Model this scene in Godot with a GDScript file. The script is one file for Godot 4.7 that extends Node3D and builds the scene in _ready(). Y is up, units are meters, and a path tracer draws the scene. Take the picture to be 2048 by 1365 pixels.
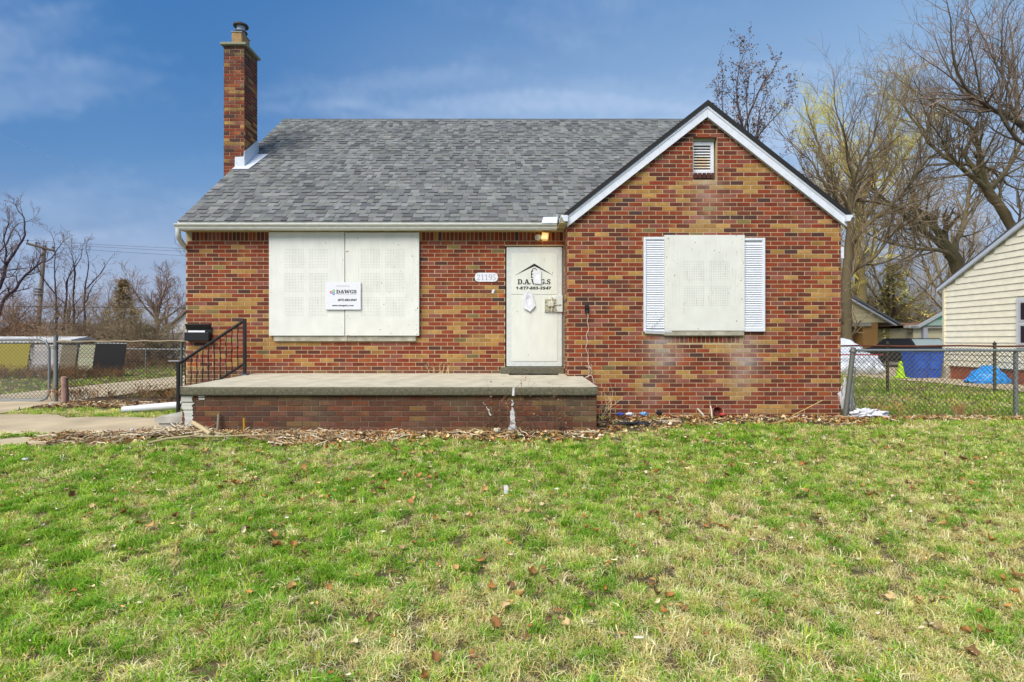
extends Node3D

var rng := RandomNumberGenerator.new()
var M := {}
var used := {}
var patch := FastNoiseLite.new()
var fine := FastNoiseLite.new()


class MB:
	var v := PackedVector3Array()
	var n := PackedVector3Array()
	var c := PackedColorArray()
	var t := PackedVector2Array()
	var ix := PackedInt32Array()
	var xf := Transform3D.IDENTITY

	func put(p: Vector3, nn: Vector3, col: Color, uv := Vector2.ZERO) -> int:
		v.append(xf * p)
		n.append((xf.basis * nn).normalized())
		c.append(col)
		t.append(uv)
		return v.size() - 1

	# corners counter-clockwise seen from outside; col2 colours the second and third corner
	func quad(a: Vector3, b: Vector3, d: Vector3, e: Vector3, col := Color.WHITE, col2 := Color(-1, 0, 0)) -> void:
		var nn := (b - a).cross(d - a)
		if nn.length_squared() < 1e-16:
			nn = (d - a).cross(e - a)
		var k2 := col if col2.r < 0.0 else col2
		var i := put(a, nn, col)
		put(b, nn, k2)
		put(d, nn, k2)
		put(e, nn, col)
		ix.append_array([i, i + 2, i + 1, i, i + 3, i + 2])

	func quad_to(a: Vector3, b: Vector3, d: Vector3, e: Vector3, out: Vector3, col := Color.WHITE) -> void:
		if (b - a).cross(d - a).dot(out) < 0.0:
			quad(a, e, d, b, col)
		else:
			quad(a, b, d, e, col)

	func tri(a: Vector3, b: Vector3, d: Vector3, col := Color.WHITE) -> void:
		var nn := (b - a).cross(d - a)
		var i := put(a, nn, col)
		put(b, nn, col)
		put(d, nn, col)
		ix.append_array([i, i + 2, i + 1])

	func tri_to(a: Vector3, b: Vector3, d: Vector3, out: Vector3, col := Color.WHITE) -> void:
		if (b - a).cross(d - a).dot(out) < 0.0:
			tri(a, d, b, col)
		else:
			tri(a, b, d, col)

	func box(lo: Vector3, hi: Vector3, col := Color.WHITE, bev := 0.0) -> void:
		var ce := (lo + hi) * 0.5
		var h := (hi - lo) * 0.5
		for k in 3:
			var u := (k + 1) % 3
			var w := (k + 2) % 3
			for s in [-1.0, 1.0]:
				var q := []
				for e in [[-1, -1], [1, -1], [1, 1], [-1, 1]]:
					var p := Vector3.ZERO
					p[k] = s * h[k]
					p[u] = e[0] * (h[u] - bev)
					p[w] = e[1] * (h[w] - bev)
					q.append(ce + p)
				var out := Vector3.ZERO
				out[k] = s
				quad_to(q[0], q[1], q[2], q[3], out, col)
		if bev <= 0.0:
			return
		for k in 3:
			var u := (k + 1) % 3
			var w := (k + 2) % 3
			for s in [-1.0, 1.0]:
				for r in [-1.0, 1.0]:
					var a := Vector3.ZERO
					a[k] = s * h[k]
					a[u] = r * (h[u] - bev)
					a[w] = -(h[w] - bev)
					var b := a
					b[w] = h[w] - bev
					var d := b
					d[k] = s * (h[k] - bev)
					d[u] = r * h[u]
					var e := d
					e[w] = -(h[w] - bev)
					var out := Vector3.ZERO
					out[k] = s
					out[u] = r
					quad_to(ce + a, ce + b, ce + d, ce + e, out, col)
		for sx in [-1.0, 1.0]:
			for sy in [-1.0, 1.0]:
				for sz in [-1.0, 1.0]:
					var g := h - Vector3.ONE * bev
					tri_to(ce + Vector3(sx * h.x, sy * g.y, sz * g.z), ce + Vector3(sx * g.x, sy * h.y, sz * g.z), ce + Vector3(sx * g.x, sy * g.y, sz * h.z), Vector3(sx, sy, sz), col)

	func tube(p: PackedVector3Array, r: PackedFloat32Array, sides: int, col: Color, cap := false, twist := 0.0) -> void:
		var m := p.size()
		var d0 := (p[1] - p[0]).normalized()
		var up := Vector3.UP if absf(d0.y) < 0.9 else Vector3.RIGHT
		var base := v.size()
		for i in m:
			var d := (p[mini(i + 1, m - 1)] - p[maxi(i - 1, 0)]).normalized()
			up = (up - d * up.dot(d)).normalized()
			var bi := d.cross(up)
			for j in sides:
				var a := TAU * j / sides + twist * i
				var o := up * cos(a) + bi * sin(a)
				put(p[i] + o * r[i], o, col)
		for i in m - 1:
			for j in sides:
				var a := base + i * sides + j
				var b := base + i * sides + (j + 1) % sides
				ix.append_array([a, b + sides, b, a, a + sides, b + sides])
		if cap:
			for e in [0, m - 1]:
				var d := (p[1] - p[0]).normalized() * -1.0 if e == 0 else (p[m - 1] - p[m - 2]).normalized()
				var k: int = base + int(e) * sides
				for j in range(1, sides - 1):
					tri_to(xf.affine_inverse() * v[k], xf.affine_inverse() * v[k + j], xf.affine_inverse() * v[k + j + 1], d, col)

	func rod(a: Vector3, b: Vector3, r: float, sides := 6, col := Color.WHITE, cap := true) -> void:
		tube(PackedVector3Array([a, b]), PackedFloat32Array([r, r]), sides, col, cap)

	# profile of (radius, height) turned round y; flat shading between rings
	func lathe(prof: Array, sides: int, col := Color.WHITE) -> void:
		for i in prof.size() - 1:
			var a: Vector2 = prof[i]
			var b: Vector2 = prof[i + 1]
			var sl := Vector2(b.y - a.y, a.x - b.x).normalized()
			var base := v.size()
			for j in sides + 1:
				var g := TAU * j / sides
				var o := Vector3(cos(g), 0, sin(g))
				var nn := o * sl.x + Vector3.UP * sl.y
				put(o * a.x + Vector3.UP * a.y, nn, col)
				put(o * b.x + Vector3.UP * b.y, nn, col)
			for j in sides:
				var k := base + j * 2
				ix.append_array([k, k + 2, k + 3, k, k + 3, k + 1])

	# outline in x and y, pushed out from z0 to z1
	func prism(poly: PackedVector2Array, z0: float, z1: float, col := Color.WHITE) -> void:
		var p := poly.duplicate()
		if Geometry2D.is_polygon_clockwise(p):
			p.reverse()
		var tr := Geometry2D.triangulate_polygon(p)
		for k in range(0, tr.size(), 3):
			var a := p[tr[k]]
			var b := p[tr[k + 1]]
			var d := p[tr[k + 2]]
			tri_to(Vector3(a.x, a.y, z1), Vector3(b.x, b.y, z1), Vector3(d.x, d.y, z1), Vector3.BACK, col)
			tri_to(Vector3(a.x, a.y, z0), Vector3(b.x, b.y, z0), Vector3(d.x, d.y, z0), Vector3.FORWARD, col)
		for k in p.size():
			var a := p[k]
			var b := p[(k + 1) % p.size()]
			quad(Vector3(a.x, a.y, z0), Vector3(b.x, b.y, z0), Vector3(b.x, b.y, z1), Vector3(a.x, a.y, z1), col)

	# rows of points joined into one smooth sheet
	func sheet(rows: Array, cols: Array, flip := false) -> void:
		var h := rows.size()
		var w: int = rows[0].size()
		var base := v.size()
		for i in h:
			for j in w:
				var du: Vector3 = rows[i][mini(j + 1, w - 1)] - rows[i][maxi(j - 1, 0)]
				var dv: Vector3 = rows[mini(i + 1, h - 1)][j] - rows[maxi(i - 1, 0)][j]
				var nn := du.cross(dv)
				if nn.length_squared() < 1e-14:
					nn = Vector3.UP
				put(rows[i][j], -nn if flip else nn, cols[i][j] if cols.size() > 0 else Color.WHITE, Vector2(float(j) / (w - 1), float(i) / (h - 1)))
		for i in h - 1:
			for j in w - 1:
				var a := base + i * w + j
				if flip:
					ix.append_array([a, a + 1, a + w + 1, a, a + w + 1, a + w])
				else:
					ix.append_array([a, a + w + 1, a + 1, a, a + w, a + w + 1])

	# one brick on a wall: f has x along the wall, y up, z out of it
	func brick(f: Transform3D, u0: float, u1: float, v0: float, v1: float, p: float, ca: Color, cb: Color) -> void:
		var b := 0.0028
		var um := (u0 + u1) * 0.5
		var cm := ca.lerp(cb, 0.5)
		var F := func(u: float, w: float, z: float) -> Vector3: return f * Vector3(u, w, z)
		quad(F.call(u0 + b, v0 + b, p), F.call(um, v0 + b, p), F.call(um, v1 - b, p), F.call(u0 + b, v1 - b, p), ca, cm)
		quad(F.call(um, v0 + b, p), F.call(u1 - b, v0 + b, p), F.call(u1 - b, v1 - b, p), F.call(um, v1 - b, p), cm, cb)
		var q := -0.006
		quad(F.call(u0, v0, p - b), F.call(u1, v0, p - b), F.call(u1 - b, v0 + b, p), F.call(u0 + b, v0 + b, p), ca, cb)
		quad(F.call(u1, v1, p - b), F.call(u0, v1, p - b), F.call(u0 + b, v1 - b, p), F.call(u1 - b, v1 - b, p), cb, ca)
		quad(F.call(u0, v1, p - b), F.call(u0, v0, p - b), F.call(u0 + b, v0 + b, p), F.call(u0 + b, v1 - b, p), ca)
		quad(F.call(u1, v0, p - b), F.call(u1, v1, p - b), F.call(u1 - b, v1 - b, p), F.call(u1 - b, v0 + b, p), cb)
		quad(F.call(u0, v0, q), F.call(u1, v0, q), F.call(u1, v0, p - b), F.call(u0, v0, p - b), ca, cb)
		quad(F.call(u1, v1, q), F.call(u0, v1, q), F.call(u0, v1, p - b), F.call(u1, v1, p - b), cb, ca)
		quad(F.call(u0, v1, q), F.call(u0, v0, q), F.call(u0, v0, p - b), F.call(u0, v1, p - b), ca)
		quad(F.call(u1, v0, q), F.call(u1, v1, q), F.call(u1, v1, p - b), F.call(u1, v0, p - b), cb)

	func mesh() -> ArrayMesh:
		var a := []
		a.resize(Mesh.ARRAY_MAX)
		a[Mesh.ARRAY_VERTEX] = v
		a[Mesh.ARRAY_NORMAL] = n
		a[Mesh.ARRAY_COLOR] = c
		a[Mesh.ARRAY_TEX_UV] = t
		a[Mesh.ARRAY_INDEX] = ix
		var m := ArrayMesh.new()
		m.add_surface_from_arrays(Mesh.PRIMITIVE_TRIANGLES, a)
		return m


func C(r: float, g: float, b: float) -> Color:
	return Color(r / 255.0, g / 255.0, b / 255.0)


func jit(c: Color, a: float) -> Color:
	var k := 1.0 + rng.randf_range(-a, a)
	return Color(clampf(c.r * k * (1.0 + rng.randf_range(-a, a) * 0.3), 0, 1), clampf(c.g * k, 0, 1), clampf(c.b * k * (1.0 + rng.randf_range(-a, a) * 0.3), 0, 1))


func numbered(called: String, parent: Node) -> String:
	var key := str(parent.get_instance_id()) + called
	var k: int = used.get(key, 0)
	used[key] = k + 1
	return called if k == 0 else "%s_%03d" % [called, k]


func tag(o: Node3D, label: String, category: String, group := "") -> Node3D:
	o.set_meta("label", label)
	o.set_meta("category", category)
	if group:
		o.set_meta("group", group)
	return o


func thing(called: String, label: String, category: String, at := Vector3.ZERO, group := "") -> Node3D:
	var o := Node3D.new()
	o.name = numbered(called, self)
	add_child(o)
	o.position = at
	return tag(o, label, category, group)


func start(root: Node3D = null) -> MB:
	var b := MB.new()
	if root:
		b.xf = root.transform.affine_inverse()
	return b


func done(b: MB, called: String, m: Material, parent: Node = self) -> MeshInstance3D:
	var o := MeshInstance3D.new()
	o.mesh = b.mesh()
	o.material_override = null
	o.mesh.surface_set_material(0, m)
	o.name = numbered(called, parent)
	parent.add_child(o)
	return o


func place(mesh: Mesh, called: String, at: Transform3D, parent: Node) -> MeshInstance3D:
	var o := MeshInstance3D.new()
	o.mesh = mesh
	o.name = numbered(called, parent)
	o.transform = at
	parent.add_child(o)
	return o


func setting(b: MB, called: String, m: Material) -> MeshInstance3D:
	var o := done(b, called, m)
	o.set_meta("kind", "structure")
	return o


func stuff(o: Node3D) -> Node3D:
	o.set_meta("kind", "stuff")
	return o


func noise_tex(freq: float, lo: float, hi: float, sd: int, type := FastNoiseLite.TYPE_SIMPLEX_SMOOTH, size := 512, oct := 4) -> NoiseTexture2D:
	var f := FastNoiseLite.new()
	f.seed = sd
	f.frequency = freq
	f.noise_type = type
	f.fractal_octaves = oct
	var t := NoiseTexture2D.new()
	t.width = size
	t.height = size
	t.seamless = true
	t.noise = f
	var g := Gradient.new()
	g.set_color(0, Color(lo, lo, lo))
	g.set_color(1, Color(hi, hi, hi))
	t.color_ramp = g
	return t


# a painted or plain surface: vertex colour times colour, grain, coarse wear and relief
func mk(key: String, col: Color, rough: float, grain: Texture2D = null, scale := 1.0, bump: Texture2D = null, cm := 0.2, wear: Texture2D = null, wear_scale := 0.3) -> StandardMaterial3D:
	var m := StandardMaterial3D.new()
	m.resource_name = key
	m.albedo_color = col
	m.roughness = rough
	m.vertex_color_use_as_albedo = true
	m.vertex_color_is_srgb = true
	m.uv1_triplanar = true
	m.uv1_world_triplanar = true
	m.uv1_scale = Vector3.ONE * scale
	if grain:
		m.albedo_texture = grain
	if bump:
		m.heightmap_enabled = true
		m.heightmap_texture = bump
		m.heightmap_scale = cm
	if wear:
		m.detail_enabled = true
		m.detail_blend_mode = BaseMaterial3D.BLEND_MODE_MUL
		m.detail_albedo = wear
		m.detail_uv_layer = BaseMaterial3D.DETAIL_UV_2
		m.uv2_triplanar = true
		m.uv2_world_triplanar = true
		m.uv2_scale = Vector3.ONE * wear_scale
	M[key] = m
	return m


func ground_y(x: float, z: float) -> float:
	return -0.045 * maxf(0.0, z + 7.0) + 0.012 * patch.get_noise_2d(x * 3.0, z * 3.0)


func lettering(parent: Node3D, s: String, font: String, bold: bool, cx: float, cy: float, z: float, w: float, h: float, m: Material, origin: Vector3, called := "lettering") -> void:
	var f := SystemFont.new()
	f.font_names = PackedStringArray([font])
	f.font_weight = 700 if bold else 400
	var t := TextMesh.new()
	t.text = s
	t.font = f
	t.font_size = 32
	t.pixel_size = 0.01
	t.depth = 0.01
	t.curve_step = 1.0
	var bb := t.get_aabb()
	t.material = m
	var k := Vector3(w / bb.size.x, h / bb.size.y, 0.12)
	var heavy := h * 0.035
	var shifts := [Vector3.ZERO]
	if bold:
		shifts = [Vector3(-heavy, 0, 0), Vector3(heavy, 0, 0.0003), Vector3(0, heavy * 0.6, 0.0006), Vector3(0, -heavy * 0.6, 0.0009)]
	for s2 in shifts:
		var o := MeshInstance3D.new()
		o.mesh = t
		o.name = numbered(called, parent)
		o.transform = Transform3D(Basis.from_scale(k), s2 + Vector3(cx, cy, z) - origin - Vector3(bb.get_center().x * k.x, bb.get_center().y * k.y, 0))
		parent.add_child(o)


func _ready() -> void:
	rng.seed = 77
	patch.seed = 5
	patch.frequency = 0.55
	patch.fractal_octaves = 3
	fine.seed = 9
	fine.frequency = 2.2
	fine.fractal_octaves = 2
	view_and_light()
	materials()
	land()
	house()
	porch()
	on_the_walls()
	left_side()
	right_side()
	trees()
	bed_and_litter()
	grass()


func view_and_light() -> void:
	var cam := Camera3D.new()
	cam.name = "camera"
	cam.position = Vector3(0, 1.2, 0)
	cam.fov = 62.73
	cam.near = 0.05
	cam.far = 1500.0
	cam.current = true
	add_child(cam)
	var sun := DirectionalLight3D.new()
	sun.name = "sun"
	sun.light_energy = 1.55
	sun.light_color = Color(1.0, 0.97, 0.93)
	sun.light_angular_distance = 42.0
	sun.shadow_enabled = true
	sun.rotation_degrees = Vector3(-47, -32, 0)
	add_child(sun)
	var e := Environment.new()
	e.background_mode = Environment.BG_SKY
	var sky := Sky.new()
	var sm := PanoramaSkyMaterial.new()
	sm.panorama = sky_picture()
	sky.sky_material = sm
	e.sky = sky
	e.background_energy_multiplier = 1.0
	e.tonemap_mode = Environment.TONE_MAPPER_LINEAR
	e.tonemap_exposure = 1.12
	e.sdfgi_enabled = true
	e.ssao_enabled = true
	e.ssil_enabled = true
	var w := WorldEnvironment.new()
	w.name = "air"
	w.environment = e
	add_child(w)


func sky_picture() -> ImageTexture:
	var a := FastNoiseLite.new()
	a.seed = 31
	a.frequency = 0.7
	a.fractal_octaves = 5
	a.domain_warp_enabled = true
	a.domain_warp_amplitude = 0.5
	a.domain_warp_frequency = 1.2
	var b := FastNoiseLite.new()
	b.seed = 12
	b.frequency = 0.8
	b.fractal_octaves = 2
	var w := 1024
	var h := 512
	var im := Image.create(w, h, false, Image.FORMAT_RGBF)
	var deep := Vector3(0.028, 0.145, 0.400)
	var mid := Vector3(0.190, 0.360, 0.610)
	var low := Vector3(0.360, 0.430, 0.580)
	for y in h:
		var el := PI * (0.5 - (y + 0.5) / h)
		for x in w:
			var az := TAU * (x + 0.5) / w
			var d := Vector3(sin(az) * cos(el), sin(el), -cos(az) * cos(el))
			var s := maxf(d.y, 0.0)
			var k := 1.0 / (s + 0.22)
			var q := Vector3(d.x * k, d.z * k * 1.5, s)
			var col := low.lerp(mid, smoothstep(0.02, 0.30, s)).lerp(deep, smoothstep(0.20, 0.72, s + 0.10 * b.get_noise_3d(d.x * 1.6 + 3.0, d.y * 2.0, d.z * 1.6) - 0.30 * d.x))
			var veil := smoothstep(-0.25, 0.95, a.get_noise_3d(q.x * 0.8, q.y * 1.6, 0.3) + 0.35 * b.get_noise_3d(q.x * 0.5, q.y * 0.5, 7.0))
			col = col.lerp(Vector3(0.50, 0.62, 0.82), clampf(veil * (0.55 + 0.25 * smoothstep(-0.5, 0.5, d.x)) + 0.24 * smoothstep(0.08, 0.25, s) * smoothstep(0.60, 0.36, s) * smoothstep(-0.5, 0.1, d.x), 0.0, 1.0))
			im.set_pixel(x, y, Color(col.x, col.y, col.z))
	return ImageTexture.create_from_image(im)


func rust_sheet(sd: int, base: Color, spots: int, runs: int, dents := 0) -> ImageTexture:
	var r := RandomNumberGenerator.new()
	r.seed = sd
	var f := FastNoiseLite.new()
	f.seed = sd
	f.frequency = 0.008
	f.fractal_octaves = 4
	var s := 512
	var im := Image.create(s, s, false, Image.FORMAT_RGB8)
	for y in s:
		for x in s:
			var k := 1.0 + 0.035 * f.get_noise_2d(x, y) + 0.008 * f.get_noise_2d(x * 9.0, y * 0.7)
			im.set_pixel(x, y, Color(base.r * k, base.g * k, base.b * (k - 0.01)))
	for i in spots:
		var p := Vector2(r.randf() * s, r.randf() * s)
		if r.randf() < 0.5:
			p.x = 6.0 + r.randf() * 20.0 if r.randf() < 0.5 else s - 6.0 - r.randf() * 20.0
		var rad := r.randf_range(0.8, 3.2)
		var c := Color(0.47, 0.31, 0.10).lerp(Color(0.25, 0.20, 0.14), r.randf())
		blot(im, p, rad, c, 0.85)
	for i in runs:
		var p := Vector2(r.randf() * s, r.randf() * s * 0.8)
		var ln := r.randf_range(12, 60)
		for j in int(ln):
			blot(im, p + Vector2(sin(j * 0.3) * 0.7, j), 1.0, Color(0.60, 0.47, 0.20), 0.5 * (1.0 - j / ln))
	for i in 30:
		var x := r.randf() * s
		var ln := r.randf_range(40, 200)
		var y0 := r.randf() * s * 0.5
		for j in int(ln):
			blot(im, Vector2(x, y0 + j), 1.2, Color(base.r * 0.88, base.g * 0.87, base.b * 0.8), 0.25 * (1.0 - j / ln))
	return ImageTexture.create_from_image(im)


func blot(im: Image, p: Vector2, rad: float, c: Color, a: float) -> void:
	for y in range(int(p.y - rad - 1), int(p.y + rad + 2)):
		for x in range(int(p.x - rad - 1), int(p.x + rad + 2)):
			if x >= 0 and y >= 0 and x < im.get_width() and y < im.get_height():
				var k := clampf(rad + 0.5 - Vector2(x, y).distance_to(p), 0.0, 1.0) * a
				if k > 0.0:
					im.set_pixel(x, y, im.get_pixel(x, y).lerp(c, k))


func uv_mat(key: String, tex: Texture2D, rough: float) -> StandardMaterial3D:
	var m := StandardMaterial3D.new()
	m.resource_name = key
	m.albedo_texture = tex
	m.roughness = rough
	M[key] = m
	return m


func materials() -> void:
	var speck := noise_tex(0.09, 0.86, 1.0, 1)
	var blotch := noise_tex(0.012, 0.86, 1.0, 2)
	var grit := noise_tex(0.16, 0.0, 1.0, 3, FastNoiseLite.TYPE_SIMPLEX, 512, 3)
	var soft := noise_tex(0.02, 0.0, 1.0, 4)
	var dirty := noise_tex(0.010, 0.70, 1.0, 6, FastNoiseLite.TYPE_SIMPLEX_SMOOTH, 512, 5)
	var pebble := noise_tex(0.05, 0.72, 1.0, 7, FastNoiseLite.TYPE_CELLULAR, 512, 3)
	mk("brick", Color.WHITE, 0.88, speck, 5.0, grit, 0.25, blotch, 1.6)
	mk("mortar", C(214, 194, 150), 0.95, speck, 5.0, grit, 0.3, blotch, 0.7)
	mk("dull_mortar", C(176, 162, 132), 0.95, speck, 5.0, grit, 0.3, dirty, 0.7)
	mk("rough_wall", C(128, 66, 50), 0.95, speck, 2.0, grit, 0.4, dirty, 0.5)
	mk("shingle", C(243, 243, 244), 0.95, noise_tex(0.35, 0.78, 1.0, 8, FastNoiseLite.TYPE_SIMPLEX, 512, 2), 2.5, grit, 0.2, blotch, 0.25)
	mk("roof_edge", C(26, 26, 28), 0.8, speck, 4.0)
	mk("white_trim", C(216, 222, 230), 0.5, noise_tex(0.02, 0.93, 1.0, 10), 0.8)
	mk("cream_trim", C(206, 208, 198), 0.55, noise_tex(0.02, 0.88, 1.0, 11), 0.8)
	mk("soffit", C(176, 164, 118), 0.7, noise_tex(0.02, 0.85, 1.0, 12), 0.8)
	mk("dark", C(14, 13, 12), 0.9)
	mk("black_metal", C(22, 22, 24), 0.45, speck, 6.0)
	mk("galvanised", C(150, 156, 158), 0.42, noise_tex(0.04, 0.72, 1.0, 13), 3.0).metallic = 0.35
	mk("dull_galvanised", C(128, 130, 120), 0.6, noise_tex(0.04, 0.55, 1.0, 14), 3.0).metallic = 0.2
	mk("rusty", C(104, 58, 38), 0.9, speck, 5.0, grit, 0.2)
	mk("flashing", C(206, 214, 224), 0.5, noise_tex(0.02, 0.93, 1.0, 15), 1.0)
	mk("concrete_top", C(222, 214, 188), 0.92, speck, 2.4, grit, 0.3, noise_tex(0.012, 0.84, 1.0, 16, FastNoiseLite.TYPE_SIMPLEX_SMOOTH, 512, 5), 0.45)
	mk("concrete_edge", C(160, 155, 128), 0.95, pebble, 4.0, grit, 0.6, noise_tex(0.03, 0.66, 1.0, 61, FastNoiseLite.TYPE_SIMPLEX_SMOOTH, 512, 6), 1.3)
	mk("concrete_path", C(226, 206, 168), 0.95, speck, 1.6, grit, 0.3, noise_tex(0.012, 0.80, 1.0, 17, FastNoiseLite.TYPE_SIMPLEX_SMOOTH, 512, 5), 0.16)
	mk("concrete_step", C(222, 218, 202), 0.95, speck, 1.6, grit, 0.3, dirty, 0.5)
	mk("limestone", C(210, 204, 182), 0.9, speck, 3.0, grit, 0.2, dirty, 0.9)
	mk("clay", C(196, 158, 104), 0.9, speck, 4.0, grit, 0.2, dirty, 1.0)
	mk("steel", C(208, 212, 206), 0.5, noise_tex(0.02, 0.93, 1.0, 18), 0.8)
	mk("vinyl", C(218, 222, 228), 0.4, noise_tex(0.02, 0.94, 1.0, 19), 0.9)
	mk("paper", C(228, 230, 236), 0.85, noise_tex(0.03, 0.9, 1.0, 20), 4.0, soft, 0.3)
	mk("ink", C(24, 24, 26), 0.7)
	mk("pencil_grey", C(150, 152, 156), 0.7)
	mk("plain", Color.WHITE, 0.7, noise_tex(0.05, 0.85, 1.0, 21), 3.0)
	mk("plain_rough", Color.WHITE, 0.95, speck, 3.0, grit, 0.3)
	mk("siding", C(255, 249, 220), 0.55, noise_tex(0.015, 0.93, 1.0, 22), 0.4)
	mk("bark", Color.WHITE, 0.95, noise_tex(0.05, 0.75, 1.0, 23), 1.4, grit, 1.0)
	mk("twig", Color.WHITE, 0.95)
	mk("soil", C(120, 98, 72), 1.0, speck, 3.0, grit, 1.2, dirty, 0.8)
	mk("turf", Color.WHITE, 1.0, speck, 3.0, grit, 1.0, dirty, 0.35)
	var leafy := mk("leaf", Color.WHITE, 0.85)
	leafy.backlight = Color(0.2, 0.2, 0.2)
	leafy.backlight_enabled = true
	var blade := mk("blade", Color.WHITE, 0.7)
	blade.backlight_enabled = true
	blade.backlight = Color(0.7, 0.7, 0.5)
	blade.metallic_specular = 0.25
	var lamp := mk("lit_glass", C(240, 226, 170), 0.3)
	lamp.emission_enabled = true
	lamp.emission = C(255, 196, 80)
	lamp.emission_energy_multiplier = 0.35
	uv_mat("panel_left", rust_sheet(101, C(213, 215, 209), 12, 2), 0.5)
	uv_mat("panel_right", rust_sheet(102, C(213, 214, 207), 60, 12), 0.5)
	uv_mat("panel_gable", rust_sheet(103, C(213, 214, 207), 42, 20), 0.5)
	uv_mat("door_steel", rust_sheet(104, C(211, 214, 205), 34, 9), 0.48)


const COURSE := 0.0677
const BED := 0.2127
var tone_before := 0


# clay colours as fired: 0 red, 1 maroon, 2 pink, 3 tan, 4 orange, 5 olive, 6 near black
func clay(tan: float, dark: float) -> Array:
	var k := tone_before
	if not (k == 3 and rng.randf() < 0.30):
		var x := rng.randf()
		if x < tan:
			k = 3 if rng.randf() < 0.78 else (4 if rng.randf() < 0.6 else 5)
		elif x < tan + dark:
			k = 1 if rng.randf() < 0.82 else 6
		elif x < tan + dark + 0.13:
			k = 2
		else:
			k = 0
	tone_before = k
	var p: Array = [[C(150, 62, 32), C(132, 54, 33), C(160, 76, 42), C(142, 66, 40)], [C(108, 54, 40), C(118, 60, 42)], [C(158, 92, 76), C(148, 82, 68)], [C(190, 142, 74), C(174, 126, 62), C(196, 150, 86)], [C(184, 98, 50), C(172, 86, 44)], [C(146, 126, 72), C(134, 114, 70)], [C(92, 52, 44), C(86, 56, 52)]][k]
	var a := jit(p[rng.randi() % p.size()], 0.09)
	var b := jit(p[rng.randi() % p.size()], 0.06)
	b = a.lerp(b, 0.6)
	if k < 2 and rng.randf() < 0.08:
		b = jit(C(172, 104, 58), 0.08)
	return [a, b]


func no_stain(_u: float, _v: float, c: Color) -> Color:
	return c


# salts washed out of the gable wall below the sill ends and the vent
func salts(u: float, v: float, c: Color) -> Color:
	var s := 0.0
	s = maxf(s, 0.85 * exp(-pow((u - 2.38) / 0.26, 2.0)) * smoothstep(0.35, 1.15, v) * smoothstep(1.36, 1.2, v))
	s = maxf(s, 0.95 * exp(-pow((u - 3.66) / 0.22, 2.0)) * smoothstep(0.0, 0.95, v) * smoothstep(1.36, 1.2, v))
	s = maxf(s, 0.42 * exp(-pow((u - 2.2) / 0.22, 2.0)) * smoothstep(-0.1, 0.4, v) * smoothstep(0.9, 0.5, v))
	s = maxf(s, 0.55 * exp(-pow((u - 3.08) / 0.24, 2.0)) * smoothstep(2.75, 3.45, v) * smoothstep(3.9, 3.7, v))
	var cell := absf(sin(floorf((v + 0.138) / COURSE) * 12.99 + floorf(u / 0.19) * 78.23) * 43.7)
	s *= 0.4 + 0.75 * (cell - floorf(cell)) + 0.5 * absf(fine.get_noise_2d(u * 3.5, v * 5.0))
	c = c.lerp(C(196, 182, 180), clampf(s, 0.0, 0.9))
	var low := smoothstep(0.14, 0.0, v) * 0.3
	return c.lerp(C(104, 92, 76), low)


func grime(u: float, v: float, c: Color) -> Color:
	var d := smoothstep(0.82, 0.66, v) * 0.55
	d = maxf(d, 0.15 * smoothstep(0.1, 0.6, fine.get_noise_2d(u * 0.6, v * 0.6)))
	return c.lerp(C(118, 96, 84), d)


func soot(u: float, v: float, c: Color) -> Color:
	var d := 0.35 * smoothstep(-0.2, 0.5, fine.get_noise_2d(u * 2.0 + 3.0, v * 0.8)) + 0.45 * smoothstep(6.6, 7.05, v)
	return c.lerp(C(62, 54, 50), clampf(d, 0.0, 0.7))


func moss(u: float, v: float, c: Color) -> Color:
	c = c.lerp(C(108, 84, 64), 0.52)
	var d := 0.6 * smoothstep(0.0, 0.7, fine.get_noise_2d(u * 0.5, v * 1.2) + smoothstep(0.25, 0.5, v) * 0.35)
	return c.lerp(C(118, 108, 80), clampf(d, 0.0, 0.5))


# running bond laid on frame f; spans(v) gives the stretches to fill; single(u, v) says which bricks are pieces of their own
func lay(f: Transform3D, v0: float, rows: int, spans: Callable, phase: float, tan: Callable, dark: float, stain: Callable, parent: Node3D, root: Node3D, single = null, limit := 0) -> void:
	var many := start(root)
	var singles := 0
	for r in rows:
		var va := v0 + r * COURSE + 0.0046
		var vb := v0 + (r + 1) * COURSE - 0.0046
		var vm := (va + vb) * 0.5
		var shift := phase + (0.5 * BED if r % 2 == 1 else 0.0)
		for s in spans.call(vm):
			var k := floori((s.x - shift) / BED)
			while shift + k * BED < s.y:
				var ua := maxf(shift + k * BED + 0.0047 + rng.randf_range(-0.002, 0.002), s.x)
				var ub := minf(shift + (k + 1) * BED - 0.0047 + rng.randf_range(-0.002, 0.002), s.y)
				k += 1
				if ub - ua < 0.028:
					continue
				var um := (ua + ub) * 0.5
				var cc := clay(tan.call(um, vm), dark)
				var ca: Color = stain.call(ua, vm, cc[0])
				var cb: Color = stain.call(ub, vm, cc[1])
				var p := rng.randf_range(-0.0012, 0.0012)
				if single != null and singles < limit and single.call(um, vm):
					singles += 1
					var one := MB.new()
					var mid := f * Vector3(um, vm, 0)
					one.brick(Transform3D(f.basis, Vector3.ZERO), ua - um, ub - um, va - vm, vb - vm, p, ca, cb)
					var me := one.mesh()
					me.surface_set_material(0, M.brick)
					place(me, "brick", Transform3D(Basis(), mid - root.position), parent)
				else:
					many.brick(f, ua, ub, va, vb, p, ca, cb)
	if many.ix.size() > 0:
		stuff(done(many, "brickwork", M.brick, parent))


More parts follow.
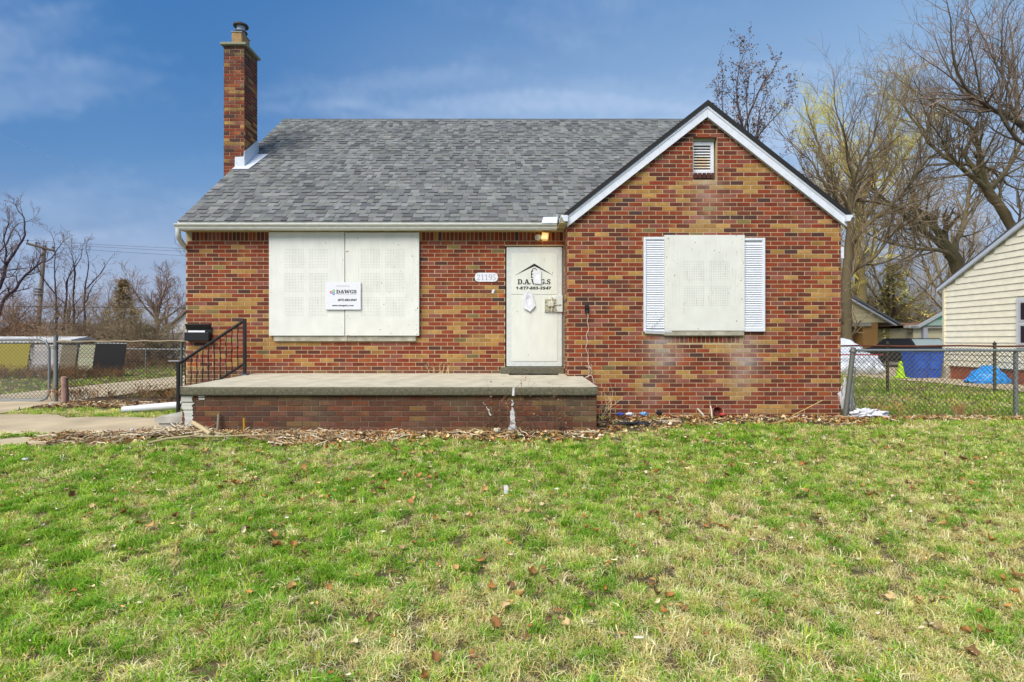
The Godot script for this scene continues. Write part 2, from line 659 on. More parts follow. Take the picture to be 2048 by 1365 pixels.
# a course of bricks standing on end
func soldiers(f: Transform3D, ua: float, ub: float, va: float, vb: float, tan: float, stain: Callable, parent: Node3D, root: Node3D) -> void:
	var b := start(root)
	var u := ua
	while u < ub - 0.03:
		var cc := clay(tan, 0.3)
		var e := minf(u + COURSE - 0.0092 + rng.randf_range(-0.0015, 0.0015), ub)
		b.brick(f, u, e, va, vb, rng.randf_range(-0.001, 0.001), stain.call(u, va, cc[0]), stain.call(e, va, cc[1]))
		u += COURSE
	stuff(done(b, "soldier_course", M.brick, parent))


func cut(s: Array, a: float, b: float) -> Array:
	var out := []
	for q in s:
		if b <= q.x or a >= q.y:
			out.append(q)
			continue
		if a > q.x:
			out.append(Vector2(q.x, a))
		if b < q.y:
			out.append(Vector2(b, q.y))
	return out


func gable_spans(v: float) -> Array:
	var a := 0.8695
	var b := 5.1745
	if v > 2.93:
		var k := (v - 2.983) / 0.79 - 0.06
		a = maxf(a, 0.861 + k)
		b = minf(b, 5.195 - k)
	if b - a < 0.1:
		return []
	var s := [Vector2(a, b)]
	if v > 3.745 and v < 4.43:
		s = cut(s, 2.846, 3.231)
	if v > 1.40 and v < 2.78:
		s = cut(s, 2.2, 3.84)
	if v > 1.165 and v < 1.40:
		s = cut(s, 2.435 if v < 1.275 else 2.38, 3.636)
	return s


func main_spans(v: float) -> Array:
	var s := [Vector2(-5.463, 0.874)]
	if v > 0.76 and v < 2.79:
		s = cut(s, -0.115, 0.90)
	elif v < 0.765:
		s = cut(s, -0.18, 0.864)
	if v > 1.30:
		s = cut(s, -4.0, -1.58)
	elif v > 1.19:
		s = cut(s, -3.978, -1.6)
	return s


func house() -> void:
	var h := thing("brick_house", "boarded-up single-storey red and tan brick house with grey shingle roof", "house", Vector3(0, 0, -9.37))
	var o := h.position
	var G := Transform3D(Basis(), Vector3(0, 0, -8.80))
	var W := Transform3D(Basis(), Vector3(0, 0, -9.37))
	# --- gable wall
	var b := start(h)
	var zb := -9.0
	var zf := -8.8035
	b.prism(PackedVector2Array([Vector2(0.876, -0.3), Vector2(3.04, -0.3), Vector2(3.04, 3.74), Vector2(2.85, 3.74), Vector2(2.85, 4.43), Vector2(3.04, 4.43), Vector2(3.04, 4.74), Vector2(0.876, 3.03)]), zb, zf)
	b.prism(PackedVector2Array([Vector2(3.04, -0.3), Vector2(5.17, -0.3), Vector2(5.17, 3.03), Vector2(3.04, 4.74), Vector2(3.04, 4.43), Vector2(3.228, 4.43), Vector2(3.228, 3.74), Vector2(3.04, 3.74)]), zb, zf)
	var gw := done(b, "gable_wall", M.mortar, h)
	lay(G, -0.138, 72, gable_spans, 0.03, func(u: float, v: float) -> float: return 0.15 + 0.10 * fine.get_noise_2d(u * 0.4, v * 0.5), 0.28, salts, gw, h, func(_u: float, v: float) -> bool: return v > 0.0 and v < 1.2, 300)
	soldiers(G, 2.44, 3.63, 1.173, 1.272, 0.05, salts, gw, h)
	soldiers(Transform3D(Basis(), Vector3(0, 0, -8.785)), 2.855, 3.222, 3.752, 3.842, 0.0, func(_u: float, _v: float, c: Color) -> Color: return c.lerp(C(70, 46, 40), 0.6), gw, h)
	lay(Transform3D(Basis(Vector3.BACK, Vector3.UP, Vector3.LEFT), Vector3(3.232, 0, -8.885)), 3.788, 9, func(_v: float) -> Array: return [Vector2(0, 0.075)], 0.0, func(_u: float, _v: float) -> float: return 0.1, 0.5, no_stain, gw, h)
	# --- return wall beside the door
	b = start(h)
	b.box(Vector3(0.878, -0.3, -9.375), Vector3(1.08, 3.03, -9.0))
	var rw := done(b, "return_wall", M.mortar, h)
	lay(Transform3D(Basis(Vector3.BACK, Vector3.UP, Vector3.LEFT), Vector3(0.8745, 0, -9.37)), -0.138, 47, func(_v: float) -> Array: return [Vector2(0.0, 0.564)], 0.05, func(_u: float, _v: float) -> float: return 0.14, 0.25, no_stain, rw, h)
	# --- main front wall
	b = start(h)
	b.box(Vector3(-5.46, -0.3, -9.58), Vector3(-0.115, 3.03, -9.3735))
	b.box(Vector3(-0.115, 2.79, -9.58), Vector3(0.8775, 3.03, -9.3735))
	b.box(Vector3(-0.115, -0.3, -9.58), Vector3(0.8775, 0.64, -9.3735))
	b.box(Vector3(0.868, 0.64, -9.58), Vector3(0.8775, 2.79, -9.3735))
	var mw := done(b, "front_wall", M.mortar, h)
	lay(W, 0.0316 - 2 * COURSE, 44, main_spans, -0.02, func(u: float, v: float) -> float: return 0.05 + 0.18 * smoothstep(2.6, 1.7, v) + 0.08 * fine.get_noise_2d(u * 0.5, v * 0.5), 0.15, grime, mw, h)
	soldiers(W, -5.36, -4.0, 2.881, 3.03, 0.06, no_stain, mw, h)
	soldiers(W, -1.575, 0.87, 2.881, 3.03, 0.06, no_stain, mw, h)
	# --- walls behind
	b = start(h)
	b.prism(PackedVector2Array([Vector2(0, -0.3), Vector2(7.72, -0.3), Vector2(7.72, 3.0), Vector2(3.86, 6.05), Vector2(0, 3.0)]), 0.0, 0.2)
	var end := b.mesh()
	end.surface_set_material(0, M.rough_wall)
	for x in [-5.46, 4.96]:
		place(end, "end_wall", Transform3D(Basis(Vector3.FORWARD, Vector3.UP, Vector3.RIGHT), Vector3(x, 0, -9.585) - o), h)
	b = start(h)
	b.box(Vector3(-5.25, -0.3, -17.3), Vector3(4.95, 3.0, -17.1))
	b.box(Vector3(4.97, -0.3, -9.58), Vector3(5.168, 3.0, -9.005))
	done(b, "rear_wall", M.rough_wall, h)
	roof(h)
	chimney(h)
	# --- gutters and eaves
	b = start(h)
	var gut := PackedVector2Array([Vector2(0, 0), Vector2(0, -0.095), Vector2(0.055, -0.095), Vector2(0.072, -0.072), Vector2(0.074, -0.05), Vector2(0.098, -0.028), Vector2(0.106, -0.016), Vector2(0.106, 0)])
	b.xf = h.transform.affine_inverse() * Transform3D(Basis(Vector3.BACK, Vector3.UP, Vector3.LEFT), Vector3(0.735, 3.112, -9.195))
	b.prism(gut, 0.0, 6.235)
	var gu := done(b, "gutter", M.cream_trim, h)
	b = start(h)
	b.xf = h.transform.affine_inverse() * Transform3D(Basis(Vector3.RIGHT, Vector3.UP, Vector3.BACK), Vector3(0.865, 3.15, -9.088))
	var g2 := PackedVector2Array()
	for q in gut:
		g2.append(Vector2(-q.x, q.y))
	b.prism(g2, 0.0, 0.43)
	done(b, "gutter_return", M.white_trim, h)
	b = start(h)
	b.xf = h.transform.affine_inverse() * Transform3D(Basis(Vector3.RIGHT, Vector3.UP, Vector3.BACK), Vector3(5.185, 3.155, -12.0))
	b.prism(gut, 0.0, 3.33)
	done(b, "side_gutter", M.white_trim, h)
	b = start(h)
	b.box(Vector3(-5.5, 3.108, -9.225), Vector3(0.73, 3.172, -9.198), Color.WHITE, 0.003)
	done(b, "fascia", M.cream_trim, h)
	b = start(h)
	b.box(Vector3(-5.47, 3.022, -9.40), Vector3(0.86, 3.036, -9.198))
	b.box(Vector3(0.735, 3.036, -9.197), Vector3(0.868, 3.05, -8.70))
	done(b, "soffit", M.soffit, h)
	b = start(h)
	b.xf = h.transform.affine_inverse() * Transform3D(Basis(Vector3.RIGHT, -0.25), Vector3(0.61, 3.165, -9.09))
	b.prism(PackedVector2Array([Vector2(-0.13, -0.05), Vector2(0.12, -0.05), Vector2(0.135, 0.055), Vector2(-0.10, 0.055)]), -0.002, 0.002)
	b.box(Vector3(0.122, -0.05, -0.12), Vector3(0.126, 0.11, 0.0))
	done(b, "splash_guard", M.white_trim, gu)
	b = start(h)
	b.tube(PackedVector3Array([Vector3(-5.455, 3.04, -9.14), Vector3(-5.455, 2.95, -9.14), Vector3(-5.46, 2.89, -9.17), Vector3(-5.485, 2.83, -9.30), Vector3(-5.50, 2.77, -9.46), Vector3(-5.503, 2.68, -9.60), Vector3(-5.503, 0.22, -9.60), Vector3(-5.53, 0.13, -9.5)]), PackedFloat32Array([0.04, 0.04, 0.04, 0.04, 0.04, 0.04, 0.04, 0.045]), 10, Color.WHITE, true)
	done(b, "downspout", M.cream_trim, h)
	b = start(h)
	b.box(Vector3(5.177, 2.50, -8.87), Vector3(5.235, 2.68, -8.815), Color.WHITE, 0.004)
	done(b, "vent_pipe_stub", M.white_trim, h)
	# --- gable vent
	b = start(h)
	b.box(Vector3(2.85, 3.845, -8.99), Vector3(3.228, 4.43, -8.96))
	var vent := done(b, "gable_vent", M.dark, h)
	b = start(h)
	b.box(Vector3(2.855, 3.846, -8.93), Vector3(2.885, 4.36, -8.88), Color.WHITE, 0.003)
	b.box(Vector3(3.155, 3.846, -8.93), Vector3(3.205, 4.36, -8.88), Color.WHITE, 0.003)
	b.box(Vector3(2.886, 3.846, -8.93), Vector3(3.154, 3.90, -8.88), Color.WHITE, 0.003)
	b.box(Vector3(2.886, 4.305, -8.93), Vector3(3.154, 4.36, -8.88), Color.WHITE, 0.003)
	b.box(Vector3(2.855, 4.365, -8.95), Vector3(3.22, 4.42, -8.865), C(196, 196, 150), 0.003)
	done(b, "frame", M.vinyl, vent)
	for i in 9:
		b = start(h)
		var y := 3.915 + i * 0.0445
		b.xf = b.xf * Transform3D(Basis(Vector3.RIGHT, -0.6), Vector3(3.02, y, -8.905))
		var rust := smoothstep(6.5, 2.0, absf(i - 2.5) * 2.0)
		var c1 := C(222, 226, 230).lerp(C(206, 170, 120), rust * 0.75)
		for k in 4:
			var x0 := -0.134 + k * 0.067
			var ca := C(222, 226, 230) if k == 0 else c1
			var cb := C(222, 226, 230) if k == 3 else c1
			b.quad(Vector3(x0, -0.014, 0.006), Vector3(x0 + 0.067, -0.014, 0.006), Vector3(x0 + 0.067, 0.014, 0.006), Vector3(x0, 0.014, 0.006), ca, cb)
		b.box(Vector3(-0.134, -0.014, -0.002), Vector3(0.134, 0.014, 0.0055))
		done(b, "slat", M.plain, vent)
	# --- gable window: sill, shutters and steel panel
	b = start(h)
	b.box(Vector3(2.383, 1.283, -8.95), Vector3(3.632, 1.355, -8.745), Color.WHITE, 0.006)
	done(b, "window_sill", M.limestone, h)
	shutter(h, 2.062, 2.46, 1.345, 2.828, true)
	shutter(h, 3.56, 3.968, 1.345, 2.815, false)
	steel_panel(h, "panel_gable", 2.384, 3.634, 1.362, 2.856, -8.735, [2.675, 3.075], 0.328, [1.742, 2.140], 0.318, 12)
	# --- picture window: sill and two steel panels
	b = start(h)
	b.box(Vector3(-3.976, 1.196, -9.5), Vector3(-2.74, 1.288, -9.325), Color.WHITE, 0.006)
	b.box(Vector3(-2.737, 1.196, -9.5), Vector3(-1.603, 1.288, -9.325), Color.WHITE, 0.006)
	done(b, "window_sill", M.limestone, h)
	steel_panel(h, "panel_left", -4.04, -2.785, 1.29, 3.012, -9.295, [-3.786, -3.378], 0.328, [1.604, 2.006, 2.410], 0.328, 13)
	steel_panel(h, "panel_right", -2.772, -1.545, 1.29, 3.004, -9.29, [-2.517, -2.107], 0.328, [1.604, 2.006, 2.410], 0.328, 13)
	b = start(h)
	b.box(Vector3(-2.7845, 1.295, -9.36), Vector3(-2.7725, 3.0, -9.325))
	done(b, "seam", M.dark, h)
	door(h)


func shutter(h: Node3D, x0: float, x1: float, y0: float, y1: float, bent: bool) -> void:
	var s := start(h)
	s.box(Vector3(x0 + 0.01, y0 + 0.01, -8.800), Vector3(x1 - 0.01, y1 - 0.01, -8.786))
	var g := done(s, "shutter", M.vinyl, h)
	s = start(h)
	var w := 0.042
	s.box(Vector3(x0, y0, -8.792), Vector3(x0 + w, y1, -8.756), Color.WHITE, 0.006)
	s.box(Vector3(x1 - w, y0, -8.792), Vector3(x1, y1, -8.756), Color.WHITE, 0.006)
	s.box(Vector3(x0 + w + 0.001, y1 - w, -8.792), Vector3(x1 - w - 0.001, y1, -8.758), Color.WHITE, 0.006)
	if bent:
		s.xf = s.xf * Transform3D(Basis(Vector3.BACK, -0.05) * Basis(Vector3.RIGHT, 0.35), Vector3(x0 + 0.02, y0 - 0.005, -8.77))
		s.box(Vector3(0, -0.02, -0.01), Vector3(0.42, 0.045, 0.02), Color.WHITE, 0.006)
		s.xf = h.transform.affine_inverse()
		s.rod(Vector3(x0 + 0.06, y0 + 0.0, -8.75), Vector3(x1 - 0.06, y0 + 0.27, -8.752), 0.0022, 4, C(90, 86, 80))
	else:
		s.box(Vector3(x0 + w + 0.001, y0, -8.792), Vector3(x1 - w - 0.001, y0 + 0.07, -8.758), Color.WHITE, 0.006)
	done(s, "frame", M.vinyl, g)
	var k := 0
	var y := y0 + 0.075
	var one := MB.new()
	one.box(Vector3(0, -0.017, -0.003), Vector3(x1 - x0 - 2 * w, 0.019, 0.003))
	var slat := one.mesh()
	slat.surface_set_material(0, M.vinyl)
	while y < y1 - 0.06:
		place(slat, "slat", Transform3D(Basis(Vector3.RIGHT, -0.42), Vector3(x0 + w, y, -8.775) - h.position), g)
		y += 0.0352
		k += 1


# a folded sheet-steel cover with blocks of punched air holes
func steel_panel(h: Node3D, key: String, x0: float, x1: float, y0: float, y1: float, z: float, gx: Array, gw: float, gy: Array, gh: float, n: int) -> void:
	var b := start(h)
	b.box(Vector3(x0 + 0.004, y0 + 0.004, z - 0.02), Vector3(x1 - 0.004, y1 - 0.004, z - 0.012))
	var back := done(b, "security_panel", M.dark, h)
	b = start(h)
	var d := 0.068
	b.quad(Vector3(x0, y0, z - d), Vector3(x0, y0, z - 0.004), Vector3(x0, y1, z - 0.004), Vector3(x0, y1, z - d))
	b.quad(Vector3(x1, y0, z - 0.004), Vector3(x1, y0, z - d), Vector3(x1, y1, z - d), Vector3(x1, y1, z - 0.004))
	b.quad(Vector3(x0, y1, z - 0.004), Vector3(x1, y1, z - 0.004), Vector3(x1, y1, z - d), Vector3(x0, y1, z - d))
	b.quad(Vector3(x0, y0, z - d), Vector3(x1, y0, z - d), Vector3(x1, y0, z - 0.004), Vector3(x0, y0, z - 0.004))
	done(b, "edge_flange", M.steel, back)
	b = start(h)
	var P := func(x: float, y: float, dz: float) -> void:
		b.put(Vector3(x, y, z + dz), Vector3.BACK, Color.WHITE, Vector2((x - x0) / (x1 - x0), (y1 - y) / (y1 - y0)))
	var Q := func(xa: float, ya: float, xb: float, yb: float) -> void:
		var i := b.v.size()
		P.call(xa, ya, 0.0)
		P.call(xb, ya, 0.0)
		P.call(xb, yb, 0.0)
		P.call(xa, yb, 0.0)
		b.ix.append_array([i, i + 2, i + 1, i, i + 3, i + 2])
	# folded rim
	var e := 0.006
	for s in [[x0, y0, x0 + e, y0 + e, x0 + e, y1 - e, x0, y1], [x1 - e, y0 + e, x1, y0, x1, y1, x1 - e, y1 - e], [x0, y1, x0 + e, y1 - e, x1 - e, y1 - e, x1, y1], [x0, y0, x1, y0, x1 - e, y0 + e, x0 + e, y0 + e]]:
		var i := b.v.size()
		for k in 4:
			var px: float = s[k * 2]
			var py: float = s[k * 2 + 1]
			var rim := px == x0 or px == x1 or py == y0 or py == y1
			P.call(px, py, -0.004 if rim else 0.0)
		b.ix.append_array([i, i + 2, i + 1, i, i + 3, i + 2])
	var xs := [x0 + e]
	for g in gx:
		xs.append(g)
		xs.append(g + gw)
	xs.append(x1 - e)
	var ys := [y0 + e]
	for g in gy:
		ys.append(g)
		ys.append(g + gh)
	ys.append(y1 - e)
	for i in xs.size() - 1:
		for j in ys.size() - 1:
			if i % 2 == 0 or j % 2 == 0:
				Q.call(xs[i], ys[j], xs[i + 1], ys[j + 1])
				continue
			var cw: float = gw / n
			var ch: float = gh / n
			for a in n:
				for c in n:
					var cx: float = xs[i] + (a + 0.5) * cw
					var cy: float = ys[j] + (c + 0.5) * ch
					var base := b.v.size()
					for k in 8:
						var g := TAU * (k + 0.5) / 8.0
						P.call(cx + 0.0037 * cos(g), cy + 0.0037 * sin(g), 0.0)
					for q in [[1, 1], [-1, 1], [-1, -1], [1, -1]]:
						P.call(cx + q[0] * cw * 0.5, cy + q[1] * ch * 0.5, 0.0)
					for q in 4:
						var o1 := base + q * 2
						var o2 := base + q * 2 + 1
						var k1 := base + 8 + q
						var nx := base + (q * 2 + 2) % 8
						var k2 := base + 8 + (q + 1) % 4
						b.ix.append_array([o1, o2, k1, o2, k2, k1, o2, nx, k2])
	done(b, "perforated_sheet", M[key], back)
	b = start(h)
	for q in [[x0 + 0.03, y0 + 0.04], [x1 - 0.03, y0 + 0.04], [x0 + 0.03, y1 - 0.04], [x1 - 0.03, y1 - 0.04]]:
		b.rod(Vector3(q[0], q[1], z - 0.002), Vector3(q[0], q[1], z + 0.003), 0.006, 6)
	stuff(done(b, "rivets", M.steel, back))


func door(h: Node3D) -> void:
	var b := start(h)
	b.box(Vector3(-0.113, 0.765, -9.50), Vector3(0.868, 2.788, -9.45))
	var d := done(b, "front_door", M.dark, h)
	b = start(h)
	b.box(Vector3(-0.092, 0.772, -9.44), Vector3(0.838, 2.772, -9.372), Color.WHITE, 0.006)
	done(b, "leaf", M.steel, d)
	for q in [[0.772, 0.84], [0.84, 2.18], [2.70, 2.772]]:
		pass
	var plates := [[-0.008, 0.760, 1.985, 2.672], [-0.008, 0.760, 0.862, 1.975]]
	for q in plates:
		var f := start(h)
		var i := 0
		var z := -9.3655
		for e in [[q[0], q[2]], [q[1], q[2]], [q[1], q[3]], [q[0], q[3]]]:
			f.put(Vector3(e[0], e[1], z), Vector3.BACK, Color.WHITE, Vector2((e[0] + 0.1) / 0.95, (2.78 - e[1]) / 2.0))
		f.ix.append_array([i, i + 2, i + 1, i, i + 3, i + 2])
		var face := done(f, "plate", M.door_steel, d)
		f = start(h)
		f.box(Vector3(q[0], q[2], -9.374), Vector3(q[1], q[3], -9.366))
		done(f, "plate_edge", M.steel, face)
	b = start(h)
	b.box(Vector3(0.842, 0.78, -9.43), Vector3(0.862, 2.765, -9.385), C(120, 122, 120), 0.003)
	done(b, "hinge_strip", M.plain, d)
	b = start(h)
	var O := PackedVector2Array([Vector2(0.542, 1.69), Vector2(0.842, 1.69), Vector2(0.842, 1.962), Vector2(0.75, 1.95), Vector2(0.542, 1.87)])
	b.xf = b.xf * Transform3D(Basis(), Vector3.ZERO)
	b.prism(O, -9.364, -9.335)
	var lk := done(b, "lock_box", M.steel, d)
	b = start(h)
	b.box(Vector3(0.55, 1.70, -9.3345), Vector3(0.74, 1.90, -9.331), C(172, 168, 138), 0.001)
	b.box(Vector3(0.60, 1.77, -9.331), Vector3(0.70, 1.86, -9.295), C(206, 206, 190), 0.012)
	b.box(Vector3(0.56, 1.80, -9.330), Vector3(0.82, 1.818, -9.32), C(196, 196, 180), 0.002)
	b.rod(Vector3(0.665, 1.70, -9.324), Vector3(0.665, 1.93, -9.324), 0.012, 8, C(206, 206, 192))
	done(b, "lock_body", M.plain, lk)
	b = start(h)
	for q in [[0.56, 1.71], [0.62, 1.705], [0.69, 1.705], [0.72, 1.89], [0.56, 1.85], [0.74, 1.72], [0.72, 1.83]]:
		b.rod(Vector3(q[0], q[1], -9.335), Vector3(q[0], q[1], -9.324), 0.009, 6, C(120, 108, 80))
	stuff(done(b, "lock_bolts", M.plain, lk))
	b = start(h)
	b.box(Vector3(-0.19, 0.655, -9.52), Vector3(0.866, 0.763, -9.255), Color.WHITE, 0.008)
	done(b, "door_sill", M.concrete_edge, h)
	# painted mark and lettering of the guard company
	var z := -9.364
	b = start(h)
	b.prism(PackedVector2Array([Vector2(0.04, 2.292), Vector2(0.374, 2.498), Vector2(0.70, 2.292), Vector2(0.374, 2.452)]), z - 0.001, z)
	b.box(Vector3(0.318, 2.255, z - 0.001), Vector3(0.334, 2.378, z))
	b.box(Vector3(0.334, 2.362, z - 0.001), Vector3(0.43, 2.378, z))
	b.box(Vector3(0.334, 2.255, z - 0.001), Vector3(0.36, 2.270, z))
	b.box(Vector3(0.334, 2.31, z - 0.001), Vector3(0.352, 2.325, z))
	var arc := PackedVector3Array()
	var rr := PackedFloat32Array()
	for k in 9:
		var g := PI * k / 8.0
		arc.append(Vector3(0.375 + 0.036 * cos(g), 2.378 + 0.042 * sin(g), z - 0.003))
		rr.append(0.0065)
	b.tube(arc, rr, 6, Color.WHITE)
	done(b, "printed_roof_and_padlock", M.ink, d)
	lettering(d, "D.A.W.G.S", "Droid Serif", true, 0.368, 2.192, z, 0.545, 0.083, M.ink, h.position)
	lettering(d, "1-877-883-2947", "Droid Sans", true, 0.360, 2.087, z, 0.585, 0.047, M.ink, h.position)


func roof(h: Node3D) -> void:
	var b := start(h)
	var T := Transform3D(Basis(Vector3.FORWARD, Vector3.UP, Vector3.RIGHT), Vector3(-5.47, 0, -9.2))
	b.xf = b.xf * T
	b.prism(PackedVector2Array([Vector2(0, 3.168), Vector2(4.23, 6.51), Vector2(8.46, 3.168), Vector2(8.46, 3.08), Vector2(4.23, 6.42), Vector2(0.02, 3.10)]), 0.0, 10.57)
	var r := done(b, "roof", M.roof_edge, h)
	# laminated shingles, course by course
	var c := 0.785
	var s := 0.62
	var F := Transform3D(Basis(Vector3.RIGHT, Vector3(0, s, -c), Vector3(0, c, s)), Vector3(-5.475, 3.172, -9.19))
	var greys := [C(136, 139, 137), C(128, 131, 130), C(144, 147, 144), C(119, 122, 121), C(152, 155, 151), C(136, 141, 135), C(109, 112, 112)]
	var many := start(h)
	var singles := 0
	for i in 38:
		var v0 := i * 0.1415 - 0.012
		var u := -0.01
		var thick := rng.randf() < 0.5
		while u < 10.56:
			var w := rng.randf_range(0.07, 0.18)
			var e := minf(u + w, 10.565)
			var t := rng.randf_range(0.013, 0.017) if thick else rng.randf_range(0.004, 0.006)
			var col: Color = jit(greys[[0, 1, 2, 3, 4, 5, 6, 0, 2, 1, 5, 4][rng.randi() % 12]], 0.05)
			var a := singles < 300 and i < 7
			var one := MB.new() if a else many
			var mid := F * Vector3((u + e) * 0.5, v0, 0)
			var X := Transform3D(F.basis, Vector3.ZERO) if a else F
			var ua := u - (u + e) * 0.5 if a else u
			var ub := (e - (u + e) * 0.5 if a else e) - 0.003
			var va := 0.0 if a else v0
			va += rng.randf_range(-0.0015, 0.0015)
			var vb := va + 0.147
			one.quad(X * Vector3(ua, va, t), X * Vector3(ub, va, t), X * Vector3(ub, vb, 0.003), X * Vector3(ua, vb, 0.003), col)
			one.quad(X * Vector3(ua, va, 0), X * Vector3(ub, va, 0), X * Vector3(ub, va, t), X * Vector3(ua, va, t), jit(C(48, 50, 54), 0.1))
			one.quad(X * Vector3(ua, vb, 0), X * Vector3(ua, va, 0), X * Vector3(ua, va, t), X * Vector3(ua, vb, 0.003), col)
			one.quad(X * Vector3(ub, va, 0), X * Vector3(ub, vb, 0), X * Vector3(ub, vb, 0.003), X * Vector3(ub, va, t), col)
			if a:
				singles += 1
				var me := one.mesh()
				me.surface_set_material(0, M.shingle)
				place(me, "shingle", Transform3D(Basis(), mid - h.position), r)
			u = e
			thick = not thick if rng.randf() < 0.8 else thick
	stuff(done(many, "shingle_courses", M.shingle, r))
	b = start(h)
	var u2 := -5.48
	while u2 < 5.05:
		var y := 6.522 + rng.randf_range(0, 0.006)
		b.quad(Vector3(u2, y - 0.11, -13.30), Vector3(u2 + 0.2, y - 0.11, -13.30), Vector3(u2 + 0.2, y + 0.012, -13.43), Vector3(u2, y + 0.012, -13.43), jit(C(112, 118, 120), 0.08))
		b.quad(Vector3(u2, y + 0.012, -13.43), Vector3(u2 + 0.2, y + 0.012, -13.43), Vector3(u2 + 0.2, y - 0.11, -13.56), Vector3(u2, y - 0.11, -13.56), C(108, 112, 114))
		u2 += 0.2
	stuff(done(b, "ridge_caps", M.shingle, r))
	# gable roof over the front wing
	b = start(h)
	b.prism(PackedVector2Array([Vector2(0.818, 3.195), Vector2(3.05, 4.955), Vector2(5.28, 3.187), Vector2(5.24, 3.142), Vector2(3.05, 4.88), Vector2(0.855, 3.15)]), -12.6, -8.70)
	var g := done(b, "gable_roof", M.roof_edge, h)
	for sgn in [-1.0, 1.0]:
		var x1 := 0.864 if sgn < 0.0 else 5.228
		b = start(h)
		b.prism(PackedVector2Array([Vector2(3.05 + sgn * 0.001, 4.878), Vector2(x1, 3.155), Vector2(x1, 2.985), Vector2(3.05 + sgn * 0.001, 4.70)]), -8.755, -8.73)
		var bd := done(b, "barge_board", M.white_trim, g)
		b = start(h)
		b.prism(PackedVector2Array([Vector2(3.05 + sgn * 0.002, 4.876), Vector2(x1 + sgn * 0.002, 3.153), Vector2(x1 + sgn * 0.002, 3.115), Vector2(3.05 + sgn * 0.002, 4.834)]), -8.729, -8.72)
		done(b, "drip_edge", M.white_trim, bd)
		b = start(h)
		b.prism(PackedVector2Array([Vector2(3.05, 4.73), Vector2(x1 - sgn * 0.01, 3.02), Vector2(x1 - sgn * 0.01, 3.0), Vector2(3.05, 4.71)]), -8.81, -8.756)
		done(b, "gable_soffit", M.white_trim, g)


func chimney(h: Node3D) -> void:
	var b := start(h)
	b.box(Vector3(-5.688, 3.0, -11.61), Vector3(-5.292, 7.035, -11.057))
	var ch := done(b, "chimney", M.mortar, h)
	var tan := func(_u: float, _v: float) -> float: return 0.13
	var rows := 58
	var base := 7.03 - rows * COURSE
	lay(Transform3D(Basis(), Vector3(-5.695, 0, -11.05)), base, rows, func(_v: float) -> Array: return [Vector2(0.004, 0.406)], -0.1, tan, 0.3, soot, ch, h)
	lay(Transform3D(Basis(Vector3.FORWARD, Vector3.UP, Vector3.RIGHT), Vector3(-5.285, 0, -11.05)), base, rows, func(_v: float) -> Array: return [Vector2(0.0, 0.562)], 0.06, tan, 0.42, soot, ch, h)
	lay(Transform3D(Basis(Vector3.BACK, Vector3.UP, Vector3.LEFT), Vector3(-5.695, 0, -11.612)), base, rows, func(_v: float) -> Array: return [Vector2(0.0, 0.562)], 0.06, tan, 0.42, soot, ch, h)
	b = start(h)
	b.box(Vector3(-5.745, 7.036, -11.66), Vector3(-5.235, 7.085, -11.0), C(150, 152, 128), 0.006)
	done(b, "chimney_cap", M.plain_rough, ch)
	b = start(h)
	b.box(Vector3(-5.605, 7.086, -11.52), Vector3(-5.40, 7.375, -11.18), Color.WHITE, 0.012)
	done(b, "flue_tile", M.clay, ch)
	b = start(h)
	b.xf = b.xf * Transform3D(Basis(), Vector3(-5.50, 7.376, -11.35))
	b.box(Vector3(-0.115, 0.0, -0.18), Vector3(0.11, 0.012, 0.18), C(150, 160, 170))
	b.lathe([Vector2(0.085, 0.012), Vector2(0.085, 0.07)], 20, C(170, 186, 204))
	b.lathe([Vector2(0.0, 0.07), Vector2(0.125, 0.07), Vector2(0.125, 0.085), Vector2(0.08, 0.10)], 20, C(84, 80, 78))
	b.lathe([Vector2(0.08, 0.10), Vector2(0.08, 0.20)], 20, C(170, 186, 204))
	b.lathe([Vector2(0.0, 0.20), Vector2(0.145, 0.195), Vector2(0.145, 0.225), Vector2(0.10, 0.25), Vector2(0.0, 0.26)], 20, C(66, 60, 56))
	done(b, "vent_hood", M.plain, ch)
	# metal flashing stepped round the foot of the chimney
	b = start(h)
	b.prism(PackedVector2Array([Vector2(-5.47, 4.56), Vector2(-5.40, 4.60), Vector2(-5.278, 4.62), Vector2(-5.278, 4.945), Vector2(-5.286, 4.945), Vector2(-5.29, 4.84), Vector2(-5.465, 4.83)]), -11.04, -11.032)
	b.xf = b.xf * Transform3D(Basis(Vector3.FORWARD, Vector3.UP, Vector3.RIGHT), Vector3(-5.279, 0, -11.04))
	b.prism(PackedVector2Array([Vector2(0, 4.62), Vector2(0.62, 5.11), Vector2(0.57, 5.37), Vector2(0.0, 4.945)]), 0.0, 0.006)
	b.xf = start(h).xf
	var q := 0.02
	b.quad(Vector3(-5.48, 4.545 + q, -10.93), Vector3(-5.15, 4.545 + q, -10.93), Vector3(-5.03, 5.04 + q, -11.55), Vector3(-5.28, 5.04 + q, -11.55))
	done(b, "flashing", M.flashing, ch)


